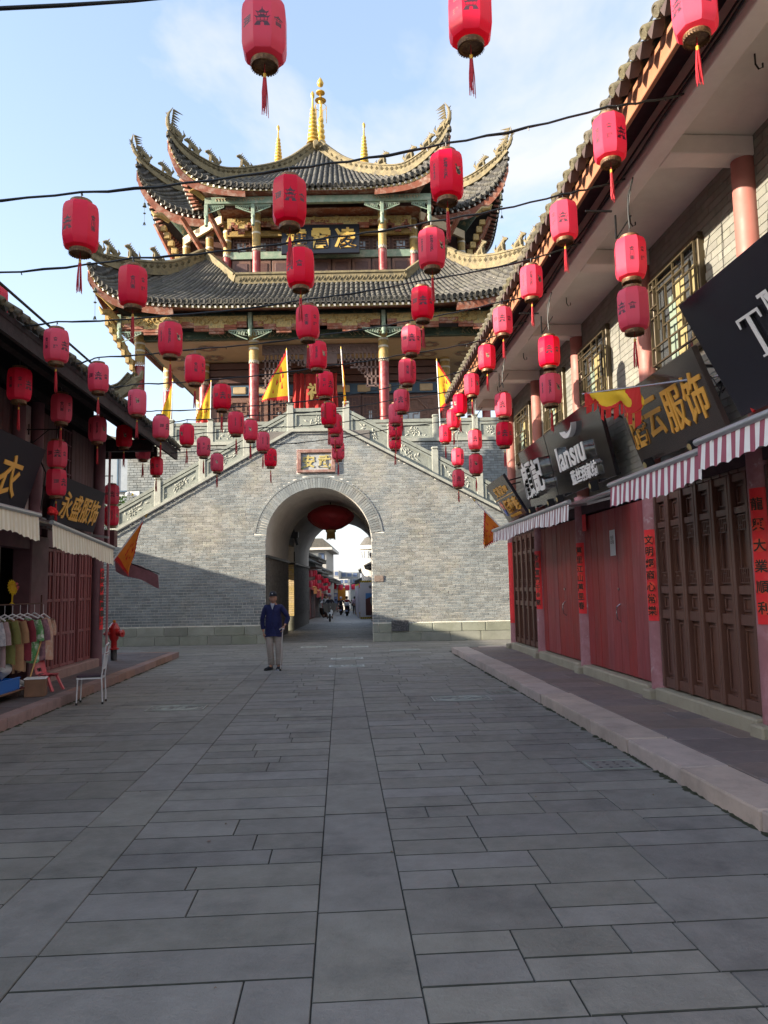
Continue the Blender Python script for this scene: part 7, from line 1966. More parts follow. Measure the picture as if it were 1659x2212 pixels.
def join(me,others):
    """append (verts,faces) lists into mesh me"""
    v=[x.co[:] for x in me.vertices]; f=[tuple(p.vertices) for p in me.polygons]
    for (vv,ff) in others:
        b_=len(v); v+= [tuple(p) for p in vv]; f+=[tuple(b_+i for i in q) for q in ff]
    n=bpy.data.meshes.new(me.name); n.from_pydata(v,[],f); n.materials.append(me.materials[0]); n.polygons.foreach_set('use_smooth',[True]*len(f)); n.update(); return n
def head_parts(c,s=1.0,yaw=0.0):
    """head, facing -y, centred on c; returns verts/faces"""
    n,m_=20,16; vs=[]
    Mx=T3(*c)@RZ(yaw)
    for j in range(m_+1):
        v=j/m_; th=math.pi*v
        for i in range(n):
            a=2*math.pi*i/n; x=math.sin(th)*math.cos(a); y=math.sin(th)*math.sin(a); z=-math.cos(th)
            w=.078*(1-.28*max(0,-z)**1.5); d=.098*(1-.12*max(0,-z)); h=.122
            X,Y,Z=x*w,y*d,z*h
            if y<-.3 and abs(x)<.9:
                f=max(0,-y)
                Y-= .022*math.exp(-((X/.012)**2))*math.exp(-(((Z+.012)/.022)**2))      # nose
                Y-= .006*math.exp(-((X/.03)**2))*math.exp(-(((Z+.052)/.010)**2))       # lips
                Y+= .012*math.exp(-(((abs(X)-.032)/.014)**2))*math.exp(-(((Z-.015)/.012)**2)) # sockets
                Y-= .010*math.exp(-((X/.025)**2))*math.exp(-(((Z+.10)/.02)**2))        # chin
                Y-= .006*math.exp(-((X/.06)**2))*math.exp(-(((Z-.035)/.012)**2))       # brow
            vs.append(Mx@V((X*s,Y*s,Z*s)))
    fs=[(j*n+i,j*n+(i+1)%n,(j+1)*n+(i+1)%n,(j+1)*n+i) for j in range(m_) for i in range(n)]
    out=[(vs,fs)]
    for sg in (-1,1):
        b_=MB(); b_.M=Mx@T3(sg*.078*s,.008,-.005)@RZ(sg*.35); b_.lathe([(0,-.034*s),(.012*s,-.028*s),(.018*s,0),(.017*s,.02*s),(0,.034*s)],8,(0,0,0),sx=.5,sy=1.1); out.append((b_.v,b_.f))
    return out
def hand(wr,dirv,palm_n,curl,s=1.0,side=1):
    """chains for a hand: wrist point, direction of the fingers, palm normal"""
    w_=V(wr); d=V(dirv).normalized(); n=V(palm_n); n=(n-d*n.dot(d)).normalized(); x=d.cross(n)*side
    pal=w_+d*.045*s; ch=[]
    parts=[skin_mesh('h',[[(*w_,.022*s,.017*s),(*(w_+d*.03*s),.030*s,.014*s),(*(w_+d*.075*s),.036*s,.012*s),(*(w_+d*.09*s),.03*s,.009*s)]],M_skin,1)]
    for k,(off,L_) in enumerate(((-.027,.068),(-.009,.078),(.010,.072),(.028,.056))):
        p0=w_+d*.065*s+x*off*s; dd=d.copy(); pts=[(*p0,.0095*s)]; p=p0+d*.025*s; pts.append((*p,.0092*s))
        for q in range(3):
            dd=(dd+n*math.tan(curl*(.55+.25*q))*.8).normalized(); p=p+dd*L_*s*(.42,.32,.26)[q]; pts.append((*p,(.0085,.008,.0065)[q]*s))
        parts.append(skin_mesh('f',[pts],M_skin,1))
    p0=w_+d*.02*s-x*.018*s; p=p0-x*.022*s+d*.022*s+n*.01*s; p2=p+(d*.8-x*.35+n*.5).normalized()*.032*s; p3=p2+(d*.8+n*.6+x*.1).normalized()*.026*s
    parts.append(skin_mesh('f',[[(*p0,.014*s),(*p,.0125*s),(*p2,.0105*s),(*p3,.008*s)]],M_skin,1))
    return [([v.co[:] for v in m_.vertices],[tuple(q.vertices) for q in m_.polygons]) for m_ in parts]
# ---- the old man --------------------------------------------------------
M_bluej=mat('navy blue jacket',(0.011,0.015,0.08),.8,noise=.15,nscale=12,bump=.5,bscale=18,dirt=(.016,.022,.11),dscale=5,damt=.5)
M_khaki=mat('pale khaki trousers',(0.37,0.32,0.28),.85,noise=.12,nscale=10,bump=.6,bscale=16,dirt=(.28,.24,.21),dscale=6,damt=.6)
M_shirtw=mat('white undershirt',(0.6,0.6,0.64),.8)
M_navy=mat('navy cap',(0.008,0.010,0.018),.7)
man=thing('person','elderly man in a navy jacket and khaki trousers walking with a cane before the arch','person',T3(-2.50,16.6,0))
F=WMX[man.name]
body=skin_mesh('body',[[(0,.0,.93,.14,.10),(0,0,1.10,.14,.10),(0,-.005,1.28,.16,.105),(0,0,1.39,.09,.062),(0,-.01,1.455,.052,.052),(0,-.025,1.52,.05,.055)],
 [(0,0,1.39,.09,.062),(.15,0,1.365,.042),(.255,.02,1.26,.046),(.33,.03,1.13,.040),(.30,-.08,1.02,.033),(.255,-.16,.965,.024)],
 [(0,0,1.39,.09,.062),(-.15,0,1.365,.042),(-.225,.01,1.25,.046),(-.255,.015,1.09,.040),(-.235,-.02,.93,.032),(-.215,-.035,.82,.024)],
 [(0,.0,.93,.14,.10),(.09,0,.86,.085),(.115,-.01,.50,.055),(.115,.015,.27,.045),(.11,.02,.085,.036),(.12,-.10,.04,.034,.03)],
 [(0,.0,.93,.14,.10),(-.09,0,.86,.085),(-.075,-.05,.50,.055),(-.06,.03,.27,.045),(-.055,.07,.10,.036),(-.09,-.03,.045,.034,.03)]],M_skin,2)
hd_=head_parts((0.0,-.035,1.565),1.0,.08)
hr=hand((.255,-.16,.965),(-.12,-.25,-.85),(-.45,.0,-.25),.9,1.0,1)
hl=hand((-.215,-.035,.82),(.15,-.05,-1),(.8,.2,0),.45,1.0,-1)
bo=inst('body',join(body,hd_+hr+hl),man,F)
jk=skin_mesh('jacket',[[(0,.0,1.02,.190,.135),(0,0,1.14,.182,.130),(0,-.005,1.28,.186,.128),(0,0,1.40,.125,.088),(0,0,1.425,.085,.07)],
 [(0,0,1.40,.125,.088),(.160,.0,1.375,.070),(.250,.02,1.26,.060),(.325,.03,1.135,.056),(.305,-.06,1.045,.052),(.27,-.13,.99,.046)],
 [(0,0,1.40,.125,.088),(-.160,.0,1.375,.070),(-.218,.01,1.25,.060),(-.250,.015,1.10,.057),(-.24,-.005,.98,.053),(-.225,-.025,.88,.050)]],M_bluej,2)
inst('jacket',jk,man,F)
q=MB(); 
def hem(u,v):
    a=u*2*math.pi; z_=1.16-.43*v; r_=1+.06*v+.02*math.sin(a*7)*v
    slit=.012 if abs(a-4.71)<.12 else 0
    return (math.cos(a)*.183*r_,math.sin(a)*.132*r_+slit,z_+.01*math.sin(a*3)*v)
q.grid(hem,44,7); q.grid(lambda u,v:tuple(V(hem(u,v))*1.0+V((-math.cos(u*6.283)*.006,-math.sin(u*6.283)*.006,0))),44,7,flip=True); q.build('jacket_skirt',M_bluej,man,F,smooth=70)
q=MB()
for p,r_ in (((.285,-.145,.975),.052),((-.23,-.03,.865),.058)): pass
q.add([(-.055,-.118,1.43),(.045,-.118,1.43),(.0,-.142,1.31)],[(0,1,2),(2,1,0)]); q.add([(-.055,-.118,1.43),(.045,-.118,1.43),(.04,-.06,1.47),(-.05,-.06,1.47)],[(0,1,2,3),(3,2,1,0)]); q.build('undershirt',M_shirtw,man,F)
q=MB(); q.tube([(-.06,-.10,1.455),(-.035,-.135,1.38),(.0,-.146,1.295),(.0,-.15,1.05)],.008,5); q.tube([(.05,-.10,1.455),(.03,-.135,1.38),(.0,-.146,1.295)],.008,5); q.build('placket',M_bluej,man,F)
for sg,kx,ky,ax,ay in ((1,.118,-.01,.112,.02),(-1,-.078,-.05,-.058,.065)):
    tr=skin_mesh('trouser_leg',[[(sg*.05,.0,.93,.125,.115),(sg*.088,0,.84,.105,.108),(kx,ky,.50,.082,.085),((kx+ax)/2+.004,(ky+ay)/2,.30,.078,.08),(ax,ay,.12,.078,.080),(ax,ay-.01,.085,.074,.08)]],M_khaki,2); inst('trouser_leg',tr,man,F)
for x,y,a,z_ in ((.12,-.02,.05,0),(-.085,.035,-.35,0.0)):
    q=MB(); Fq=F@T3(x,y,z_)@RZ(a)
    q.grid(lambda u,v:((.048+.010*math.sin(math.pi*u))*math.cos(math.pi*v)*(.65 if u>.93 or u<.04 else 1),lerp(.08,-.20,u),.02+(.085-.05*u)*math.sin(math.pi*v)),12,8); q.build('shoe',M_navy,man,Fq,smooth=70)
    q=MB(); q.bbox(-.052,.052,-.205,.085,0,.022,.01); q.build('shoe_sole',M_shirtw if a>0 else M_rub,man,Fq)
q=MB(); Fq=F@T3(0,-.03,1.615)@RZ(.08)@RX(R(-2))
q.lathe([(.092,-.005),(.094,.03),(.088,.065),(.065,.095),(.03,.108),(.0,.11)],20,(0,.008,0),cap=False,sx=.93,sy=1.12); 
def brim(u,v): a=math.pi+ (u*math.pi); r_=1+.5*v*math.sin(u*math.pi)**.6; return (.087*math.cos(a)*(1+.06*v),-.0+.1*math.sin(a)*r_,.012-.008*v+.01*abs(u-.5)*v)
q.grid(brim,16,4); q.grid(lambda u,v:tuple(V(brim(u,v))+V((0,0,-.005))),16,4,flip=True); q.build('cap',M_navy,man,Fq,smooth=60)
inst('lettering',text_mesh('R',.036,0,M_shirtw,.002),man,Fq@T3(-.012,-.098,.052)@RX(R(68)))
q=MB(); q.lathe([(.081,-.05),(.084,-.01),(.084,.0)],20,(0,.03,1.605),cap=False,sx=.95,sy=1.0); q.build('hair',mat('grey hair',(.25,.24,.23),.8),man,F,smooth=50)
e=MB()
for sg in (-1,1): e.lathe([(0,-.006),(.009,0),(0,.006)],8,(sg*.030-.008,-.118,1.578),sx=1.3,sy=.5); 
e.build('eye',M_hair,man,F)
M_lip=mat('lip and brow shade',(.16,.05,.04),.6)
e=MB()
for sg in (-1,1): e.tube([(sg*.012-.008,-.124,1.595),(sg*.034-.008,-.122,1.599),(sg*.052-.008,-.108,1.592)],.0045,5)
e.tube([(-.035,-.122,1.508),(-.008,-.133,1.507),(.018,-.127,1.508)],.005,5); e.build('brow_and_mouth',M_lip,man,F)
f_=MB()
for k in range(9):
    x=-.15+.036*k; z0=.80+.1*random.random(); f_.tube([(x,-.128-.01*random.random(),z0),(x+random.uniform(-.03,.03),-.136,z0+.12),(x+random.uniform(-.05,.05),-.125,z0+.26)],[.004,.013,.003],6)
for x,y,z_ in ((.325,.0,1.13),(-.255,-.02,1.08),(.315,-.05,1.06),(-.25,-.03,.98)):
    for k in range(3): f_.tube([(x-.045,y-.03,z_+.03*k),(x,y-.055,z_+.01+.03*k),(x+.045,y-.03,z_+.035*k)],[.003,.010,.003],5)
f_.build('cloth_fold',M_bluej,man,F,smooth=60)
f_=MB()
for sg,xx,yy in ((1,.115,0),(-1,-.07,-.02)):
    for k in range(6):
        z_=.16+.11*k; f_.tube([(xx-.06,yy-.06,z_),(xx,yy-.088,z_+random.uniform(-.03,.03)),(xx+.06,yy-.06,z_+random.uniform(-.02,.05))],[.003,.010,.003],5)
f_.build('cloth_fold',M_khaki,man,F,smooth=60)
cane=thing('walking_cane','brown walking cane held in the old man\'s left hand','cane',F@T3(.20,-.24,0))
q=MB(); q.tube([(.185,-.27,.02),(.235,-.215,.90)],.011,8); q.tube([(.16,-.18,.885),(.20,-.20,.915),(.245,-.225,.905),(.27,-.24,.89)],.014,7); q.build('shaft',mat('cane metal',(.50,.46,.43),.4),cane,F,smooth=50)
q=MB(); q.lathe([(.022,0),(.02,.03),(.014,.05)],10,(.185,-.27,0)); q.build('rubber_tip',M_rub,cane,F)
# ---- simple standing / walking person -------------------------------------
def person(lab,W_,top,bottom,hair=M_hair,h=1.62,sit=False,lean=0.0,arm=0.0,helmet=None,step=.12,skin=None,dress=True,grp=None):
    th=thing('person',lab,'person',W_,grp); s=h/1.66; F=W_@SC(s,s,s); WMX[th.name]=W_
    if not sit:
        legs=[[(0,.0,.90,.13,.10),(.08,0,.84,.08),(.09,-step*.3,.48,.055),(.09,-step,.09,.036),(.09,-step-.11,.04,.034)],[(0,.0,.90,.13,.10),(-.08,0,.84,.08),(-.09,step*.3,.48,.055),(-.09,step,.09,.036),(-.09,step-.11,.04,.034)]]
        arms=[[(0,0,1.36,.10,.07),(.16,0,1.34,.05),(.21,.02,1.1,.04),(.20,-.05-arm,.88+arm*.6,.03),(.19,-.08-arm*1.2,.78+arm*.7,.026)],[(0,0,1.36,.10,.07),(-.16,0,1.34,.05),(-.21,.02,1.1,.04),(-.20,-.05,.88,.03),(-.19,-.08,.78,.026)]]
        tr=[[(0,.0,.92,.155,.12),(.085,0,.82,.10),(.09,-step*.3,.48,.075),(.09,-step,.12,.06)],[(0,.0,.92,.155,.12),(-.085,0,.82,.10),(-.09,step*.3,.48,.075),(-.09,step,.12,.06)]]
        zb=0
    else:
        legs=[[(0,.0,.90,.13,.10),(.09,-.05,.84,.08),(.13,-.40,.80,.06),(.13,-.38,.42,.045),(.13,-.46,.34,.034)],[(0,.0,.90,.13,.10),(-.09,-.05,.84,.08),(-.13,-.40,.80,.06),(-.13,-.38,.42,.045),(-.13,-.46,.34,.034)]]
        arms=[[(0,0,1.36,.10,.07),(.17,0,1.34,.05),(.26,-.14,1.16,.04),(.27,-.38,1.14,.03),(.27,-.46,1.14,.028)],[(0,0,1.36,.10,.07),(-.17,0,1.34,.05),(-.26,-.14,1.16,.04),(-.27,-.38,1.14,.03),(-.27,-.46,1.14,.028)]]
        tr=[[(0,.0,.90,.155,.13),(.09,-.05,.86,.10),(.13,-.40,.81,.08),(.13,-.38,.46,.062)],[(0,.0,.90,.155,.13),(-.09,-.05,.86,.10),(-.13,-.40,.81,.08),(-.13,-.38,.46,.062)]]
    b_=skin_mesh('body',[[(0,.0,.90,.13,.10),(0,0,1.1,.13,.09),(0,0,1.26,.15,.10),(0,0,1.36,.10,.07),(0,-.01,1.43,.05),(0,-.02,1.48,.05)]]+arms+legs,skin or M_skin2,1)
    inst('body',join(b_,head_parts((0,-.03,1.54),.95)),th,F)
    inst('jacket',skin_mesh('jacket',[[(0,.0,.93,.175,.13),(0,0,1.1,.165,.12),(0,0,1.27,.175,.12),(0,0,1.37,.11,.08)]]+[[(a[0][0],a[0][1],1.37,.11,.08)]+[(p[0],p[1],p[2],.062) for p in a[1:-1]] for a in arms],top,1),th,F)
    inst('trousers',skin_mesh('trousers',tr,bottom,1),th,F)
    q=MB()
    if helmet: q.lathe([(.10,-.03),(.115,.03),(.11,.09),(.07,.14),(0,.16)],14,(0,-.01,1.56),cap=False); q.build('helmet',helmet,th,F,smooth=50)
    else: q.lathe([(.08,-.10),(.093,-.02),(.095,.05),(.07,.11),(0,.13)],14,(0,.012,1.56),cap=False); q.build('hair',hair,th,F,smooth=50)
    q=MB()
    for l in legs: p=l[-1]; q.bbox(p[0]-.045,p[0]+.045,p[1]-.08,p[1]+.12,max(0,p[2]-.04),p[2]+.045,.02)
    q.build('shoe',M_rub,th,F); return th
M_whitec=mat('white jacket cloth',(.6,.6,.62),.85); M_pinkj=mat('pale pink jacket',(.62,.45,.50),.85); M_redj=mat('dark red jacket',(.22,.015,.02),.85); M_dark=mat('dark cloth',(.02,.022,.03),.85); M_tealt=mat('grey green cloth',(.25,.30,.28),.85); M_helr=mat('dark red helmet',(.12,.02,.025),.3); M_purp=mat('dull purple helmet',(.2,.14,.2),.3)
M_tyre=mat('tyre rubber',(.012,.012,.013),.8); M_scw=mat('white scooter paint',(.55,.57,.60),.3,coat=.3); M_scb=mat('dark blue scooter paint',(.02,.025,.06),.3,coat=.3); M_blank=mat('pale windproof apron',(.20,.19,.18),.9,transl=.2)
def scooter(lab,W_,paint,front=True,apron=False,box=None):
    """local: rides towards -y; origin on the ground"""
    th=thing('scooter',lab,'scooter',W_); F=W_
    tire=MB(); n=18
    tire.add([((.06*math.sin(b_*1.2566)),(.19+.055*math.cos(b_*1.2566))*math.cos(a*2*math.pi/n),(.19+.055*math.cos(b_*1.2566))*math.sin(a*2*math.pi/n)) for a in range(n) for b_ in range(5)],[(a*5+b_,a*5+(b_+1)%5,((a+1)%n)*5+(b_+1)%5,((a+1)%n)*5+b_) for a in range(n) for b_ in range(5)])
    hub=MB(); hub.M=RY(R(90)); hub.lathe([(.13,-.03),(.135,0),(.13,.03)],12); hub.M=None
    tm,hm=tire.mesh('tyre',M_tyre,smooth=50),hub.mesh('rim',M_wm)
    for y in (-.62,.60):
        w_=inst('wheel',tm,th,F@T3(0,y,.245)); inst('rim',hm,w_,F@T3(0,y,.245))
    q=MB(); q.grid(lambda u,v:((.17-.07*abs(2*v-1)**2)*(2*u-1)*(1-.25*abs(v-.35)),-.50+.16*v-.10*math.cos((u-.5)*3),.30+.62*v),8,8,flip=True); q.grid(lambda u,v:((.17-.07*abs(2*v-1)**2)*(2*u-1)*(1-.25*abs(v-.35)),-.47+.16*v-.10*math.cos((u-.5)*3),.30+.62*v),8,8); q.build('front_shield',paint,th,F,smooth=60)
    q=MB(); q.grid(lambda u,v:(.07*math.cos(math.pi*v),-.62-.24*(u-.5),.50-.11*abs(2*u-1)+.03*math.sin(math.pi*v)-.0),8,5); q.build('front_mudguard',paint,th,F,smooth=60)
    q=MB(); q.tube([(0,-.62,.25),(0,-.50,.60),(0,-.36,.98)],.035,8); q.build('fork',M_iron,th,F,smooth=50)
    q=MB(); q.tube([(-.34,-.26,1.02),(-.12,-.36,1.0),(.12,-.36,1.0),(.34,-.26,1.02)],.018,7); q.bbox(-.11,.11,-.44,-.30,.93,1.06,.03); q.build('handlebar',M_iron,th,F,smooth=50)
    q=MB(); q.lathe([(0,-.02),(.06,-.015),(.06,.01),(0,.02)],12,(0,0,0)); hl_=q.mesh('headlight',M_shirtw,smooth=40); inst('headlight',hl_,th,F@T3(0,-.50,.83)@RX(R(80)))
    q=MB(); q.bbox(-.14,.14,-.36,.12,.27,.34,.03); q.build('footboard',M_iron,th,F)
    q=MB(); q.grid(lambda u,v:((.15-.04*v)*math.cos(math.pi*(v)),lerp(.05,.85,u),lerp(.36,.50,u)+(.36-.10*u)*math.sin(math.pi*v)),8,8); q.build('rear_body',paint,th,F,smooth=60)
    q=MB(); q.bbox(-.14,.14,.05,.72,.72,.80,.035); q.build('seat',M_rub,th,F)
    q=MB(); q.box(-.10,.10,.885,.89,.38,.50); q.build('number_plate',mat('blue white plate',(.3,.36,.55),.5),th,F)
    q=MB(); q.bbox(-.09,.09,.84,.875,.56,.62,.01); q.build('tail_light',M_helr,th,F)
    for sg in (-1,1):
        q=MB(); q.tube([(sg*.26,-.30,1.03),(sg*.34,-.34,1.20)],.008,5); q.bbox(sg*.34-.06,sg*.34+.06,-.36,-.33,1.17,1.25,.01); q.build('mirror',M_iron,th,F)
    if apron:
        q=MB(); f=lambda u,v:(lerp(-.42,.42,u)*(1-.25*v),-.52+.30*abs(2*u-1)**2+.04*math.sin(u*12),1.02-.62*v*(1-.3*abs(2*u-1))); q.grid(f,14,5,flip=True); q.grid(lambda u,v:tuple(V(f(u,v))+V((0,.012,0))),14,5); q.build('windproof_apron',M_blank,th,F,smooth=60)
    if box:
        q=MB(); q.bbox(-.19,.19,.62,.96,.82,1.10,.05); q.build('top_box',box,th,F)
    return th
def at_(px,Y): return (px-829)/1600*Y
W1=T3(at_(709,42),42,gz(42))@RZ(R(4))
scooter('white scooter with a pale windproof apron coming through the gate street',W1,M_scw,apron=True)
person('person in a dark jacket and maroon helmet riding the white scooter',W1@T3(0,.25,-.12),M_dark,M_dark,helmet=M_purp,sit=True,h=1.6)
person('passenger in white with maroon helmet behind the white scooter rider',W1@T3(-.22,.62,-.08),M_whitec,M_dark,helmet=M_helr,sit=True,h=1.6)
W2=T3(at_(746,60),60,gz(60))@RZ(R(180))
scooter('dark blue scooter with a white top box riding away down the street',W2,M_scb,box=M_whitec)
person('person in a dark red jacket riding the dark blue scooter away',W2@T3(0,.2,-.12),M_redj,M_dark,sit=True,h=1.68)
W3=T3(at_(733,66),66,gz(66))@RZ(R(180))
scooter('black scooter riding away left of the blue one',W3,M_tyre)
person('person in dark clothes riding the black scooter away',W3@T3(0,.2,-.12),M_dark,M_dark,sit=True,h=1.68,helmet=M_scw)
wo=person('woman in a pale pink jacket and black trousers walking beside the white hoarding',T3(at_(762,68),68,gz(68))@RZ(R(180)),M_pinkj,M_dark,h=1.62,step=.06)
q=MB(); q.tube([(-.17,-.13,1.36),(.05,-.17,1.1),(.19,-.14,.92)],.014,5); q.tube([(-.17,.10,1.36),(.19,.10,.92)],.014,5); q.bbox(.12,.28,-.12,.12,.78,.95,.03)
o=q.build('shoulder_bag',M_dark,wo,WMX[wo.name])
person('person in a grey green jacket half hidden by the right side of the arch',T3(at_(806,40),40,gz(40))@RZ(R(30)),M_tealt,M_dark,h=1.66,step=.2,arm=.1)
# ------------------------------------------------------------------ street beyond the gate
M_hoard=mat('white hoarding sheet',(.62,.64,.68),.5,noise=.04); M_hz=mat('hazard yellow',(.65,.50,.02),.5)
def hoarding(lab,x0,y0,x1,y1,h,post=False):
    z0=gz((y0+y1)/2); th=thing('hoarding',lab,'hoarding',T3(x0,y0,z0)); d=V((x1-x0,y1-y0,0)); L_=d.length; Fm=frame3((x0,y0,z0),d,(0,0,1))
    q=MB(); q.bbox(0,L_,.12,h-.12,-.06,0,.005); q.build('panel',M_hoard,th,Fm)
    q=MB(); n=int(L_/.14)
    for zz0 in (0,h-.12):
        q.box(0,L_,zz0,zz0+.118,-.055,-.003,0)
        for k in range(n): x=k*L_/n; q.prism([(x,zz0),(x+.05,zz0),(x+.11,zz0+.118),(x+.06,zz0+.118)],lambda u_,v_,dd_:(u_,v_,dd_),-.002,.004,1)
    q.build('hazard_strip',[M_hz,M_black],th,Fm)
    return th,Fm,L_
th,Fm,L_=hoarding('tall white hoarding with a sunset picture poster right of the street',-1.62,47.3,.6,47.6,2.42)
M_pb=mat('poster blue sky',(.08,.25,.55),.5); M_pr=mat('poster dusk brown',(.10,.035,.03),.5,noise=.3,nscale=3)
q=MB(); q.box(.35,2.0,1.15,1.62,.004,.01); q.build('poster_sky',M_pb,th,Fm); q=MB(); q.prism([(.35,.22),(2.0,.22),(2.0,1.3),(1.5,1.45),(1.1,1.3),(.8,1.42),(.35,1.25)],lambda u_,v_,d_:(u_,v_,d_),.0105,.016); q.build('poster_hills',M_pr,th,Fm)
inst('lettering',text_mesh('会理南北',.2,0,M_ink,.004),th,Fm@T3(.95,2.02,.008)); inst('lettering',text_mesh('(仿古街',.13,0,M_ink,.002),th,Fm@T3(1.1,1.80,.008))
hoarding('long white hoarding panel receding along the street edge',-1.75,49,-2.85,71,2.5)
hoarding('farther white hoarding panel facing the street behind the pink jacket',-2.95,72,-2.1,72.2,2.55)
bbd=thing('billboard','blue and white notice board standing across the far street','billboard',T3(at_(712,88),88,gz(88)))
q=MB(); q.bbox(at_(699,88),at_(726,88),87.9,88,.0,1.25,.01); q.build('board',mat('board blue',(.20,.28,.50),.5,noise=.2,nscale=3),bbd)
q=MB(); 
for x in (at_(700,88),at_(725,88)): q.tube([(x,88.05,gz(88)),(x,88.05,1.3)],.03,6)
q.build('leg',M_iron,bbd); q=MB(); q.box(at_(701,88),at_(724,88),87.88,87.895,.85,1.1); q.build('printed_band',M_shirtw,bbd)
bx_=thing('orange_banner','orange banner hung across the far end of the street','banner',T3(at_(735,100),100,0))
q=MB(); q.box(at_(727,100),at_(743,100),99.9,99.95,.2,1.9); q.build('cloth',mat('orange banner',(.75,.33,.04),.8,transl=.2),bx_)
q=MB(); 
for x in (at_(727,100),at_(743,100)): q.tube([(x,99.95,gz(100)),(x,99.95,2)],.04,6)
q.build('pole',M_iron,bx_)
# potted plant
pp=thing('potted_plant','big terracotta pot with a spiky green palm at the left of the far street','plant',T3(at_(699,56),56,gz(56))); F=WMX[pp.name]
q=MB(); q.lathe([(.22,0),(.36,.25),(.42,.5),(.40,.62),(.44,.64),(.44,.7),(.38,.7)],16); q.build('pot',mat('dark terracotta',(.10,.045,.03),.6),pp,F,smooth=40)
q=MB()
for k in range(26):
    a=random.uniform(0,6.28); r_=random.uniform(.3,.65); hh=random.uniform(.5,1.0); c,s_=math.cos(a),math.sin(a)
    q.add([(-s_*.03,c*.03,.65),(s_*.03,-c*.03,.65),(c*r_*.6+s_*.03,s_*r_*.6-c*.03,.7+hh),(c*r_*.6-s_*.03,s_*r_*.6+c*.03,.7+hh),(c*r_,s_*r_,.6+hh)],[(0,1,2,3),(3,2,4)])
q.build('frond',M_leaf,pp,F)
# far houses -----------------------------------------------------------------
M_cone=mat('pale far wall',(.46,.45,.42),.8,noise=.1); M_cgrey=mat('grey far wall',(.30,.31,.31),.8,noise=.1); M_wfar=mat('far timber wall',(.11,.05,.04),.8,noise=.2); M_blg=mat('blue shaded far glass',(.10,.14,.24),.3); M_redf=mat('red shop cloth',(.40,.03,.03),.8,noise=.3,nscale=2); M_orf=mat('orange shop cloth',(.6,.22,.05),.8,noise=.3)
def far_house(lab,x,y0,y1,h,side,wall,depth=5,roofh=1.6,over=.8):
    """side=-1: left of the street, front at x; roof eave overhangs the street"""
    g0=gz((y0+y1)/2); th=thing('old_house',lab,'house',T3(x+side*depth/2,(y0+y1)/2,g0)); sd=side
    X=lambda d:x+sd*d
    q=MB(); a,c=sorted((X(0),X(depth))); q.box(a,c,y0,y1,g0,g0+h); q.build('wall',wall,th)
    q=MB(); poly=[(X(-over),g0+h-.15),(X(-over),g0+h),(X(depth*.5),g0+h+roofh),(X(depth+.3),g0+h),(X(depth+.3),g0+h-.15)]
    q.prism(poly,lambda u_,v_,d:(u_,d,v_),y0-.3,y1+.1); q.build('roof',M_tile,th)
    q=MB(); n=int((y1-y0)/.35)
    for k in range(n):
        y=y0-.2+k*.35; q.tube([(X(-over-.05),y,g0+h+.03),(X(depth*.5),y,g0+h+roofh+.03)],.07,5)
    m_=5
    for k in range(m_): d0=-over+ (depth*.5+over)*k/m_; q.tube([(X(d0),y0-.32,g0+h+roofh*k/m_+.04),(X(d0+.9),y0-.32,g0+h+roofh*(k+1)/m_+.04)],.08,5)
    q.build('roof_tile',M_tile,th,kind='stuff')
    for k in range(int((y1-y0)/2.2)):
        y=y0+.4+k*2.2; q=MB(); a,c=sorted((X(-.03),X(-.01))); q.box(a,c,y,y+1.6,g0+.1,g0+2.3); q.build('shopfront',M_wood if k%2 else M_redf,th)
    return th
hs=[(-4.75,42.5,47,3.3,M_wfar),(-5.0,47.3,53,3.9,M_wfar),(-5.3,53.3,59,3.2,M_cgrey),(-5.6,59.5,68,3.7,M_wfar),(-5.9,68.5,78,3.3,M_cone),(-6.3,78.5,92,3.5,M_wfar),(-6.8,92.5,110,3.4,M_cone)]
wn=['first','second','third','fourth','fifth','sixth','seventh']
for i,(x,a,c,h,m) in enumerate(hs): far_house('old tiled shop house, %s on the left beyond the gate'%wn[i],x,a,c,h,-1,m)
hs=[(.9,44.5,50,3.4,M_wfar),(-.15,50.5,57,3.6,M_cone),(-.6,57.5,66,3.9,M_cgrey),(-1.35,66.5,78,4.0,M_cone),(-2.2,78.5,92,3.4,M_wfar),(-3.3,92.5,110,3.4,M_cone)]
for i,(x,a,c,h,m) in enumerate(hs): far_house('old tiled shop house, %s on the right beyond the gate'%wn[i],x,a,c,h,1,m,over=1.0)
def block(lab,x0,x1,y0,y1,z1,wall,floors,roof=None,glass_=M_blg,nw=3):
    g0=gz(y0); th=thing('apartment_block',lab,'building',T3((x0+x1)/2,y0,g0)); q=MB(); q.box(x0,x1,y0,y1,g0,z1); q.build('wall',wall,th)
    for k in range(floors):
        z0=z1-(k+1)*(z1-1.2)/floors+.35
        for j in range(nw):
            a=x0+(x1-x0)*(j+.15)/nw; c=x0+(x1-x0)*(j+.85)/nw; q=MB(); q.box(a,c,y0-.05,y0-.01,z0,z0+(z1-1.2)/floors*.55); w_=q.build('window',glass_,th)
            q=MB(); q.box(a-.04,c+.04,y0-.12,y0-.052,z0-.1,z0-.02); q.build('window_sill',M_cone,w_)
    if roof:
        q=MB(); q.box(x0-.5,x1+.6,y0-.6,y1,z1+.02,z1+.25); q.build('cornice',M_white2,th); q=MB(); q.prism([(x0-.5,z1+.26),(x1+.6,z1+.26),(x1-.3,z1+1.1),(x0-.5,z1+1.1)],lambda u_,v_,d:(u_,d,v_),y0-.5,y1); q.build('roof',M_tile,th)
    return th
block('white block with blue windows and a grey tiled top left beyond the gate',-9.5,-5.55,70,80,5.4,M_cone,3,True)
block('grey brick gabled house partly behind the arch on the left',-7.5,-4.95,55,58,4.4,M_brick,2,False,nw=1)
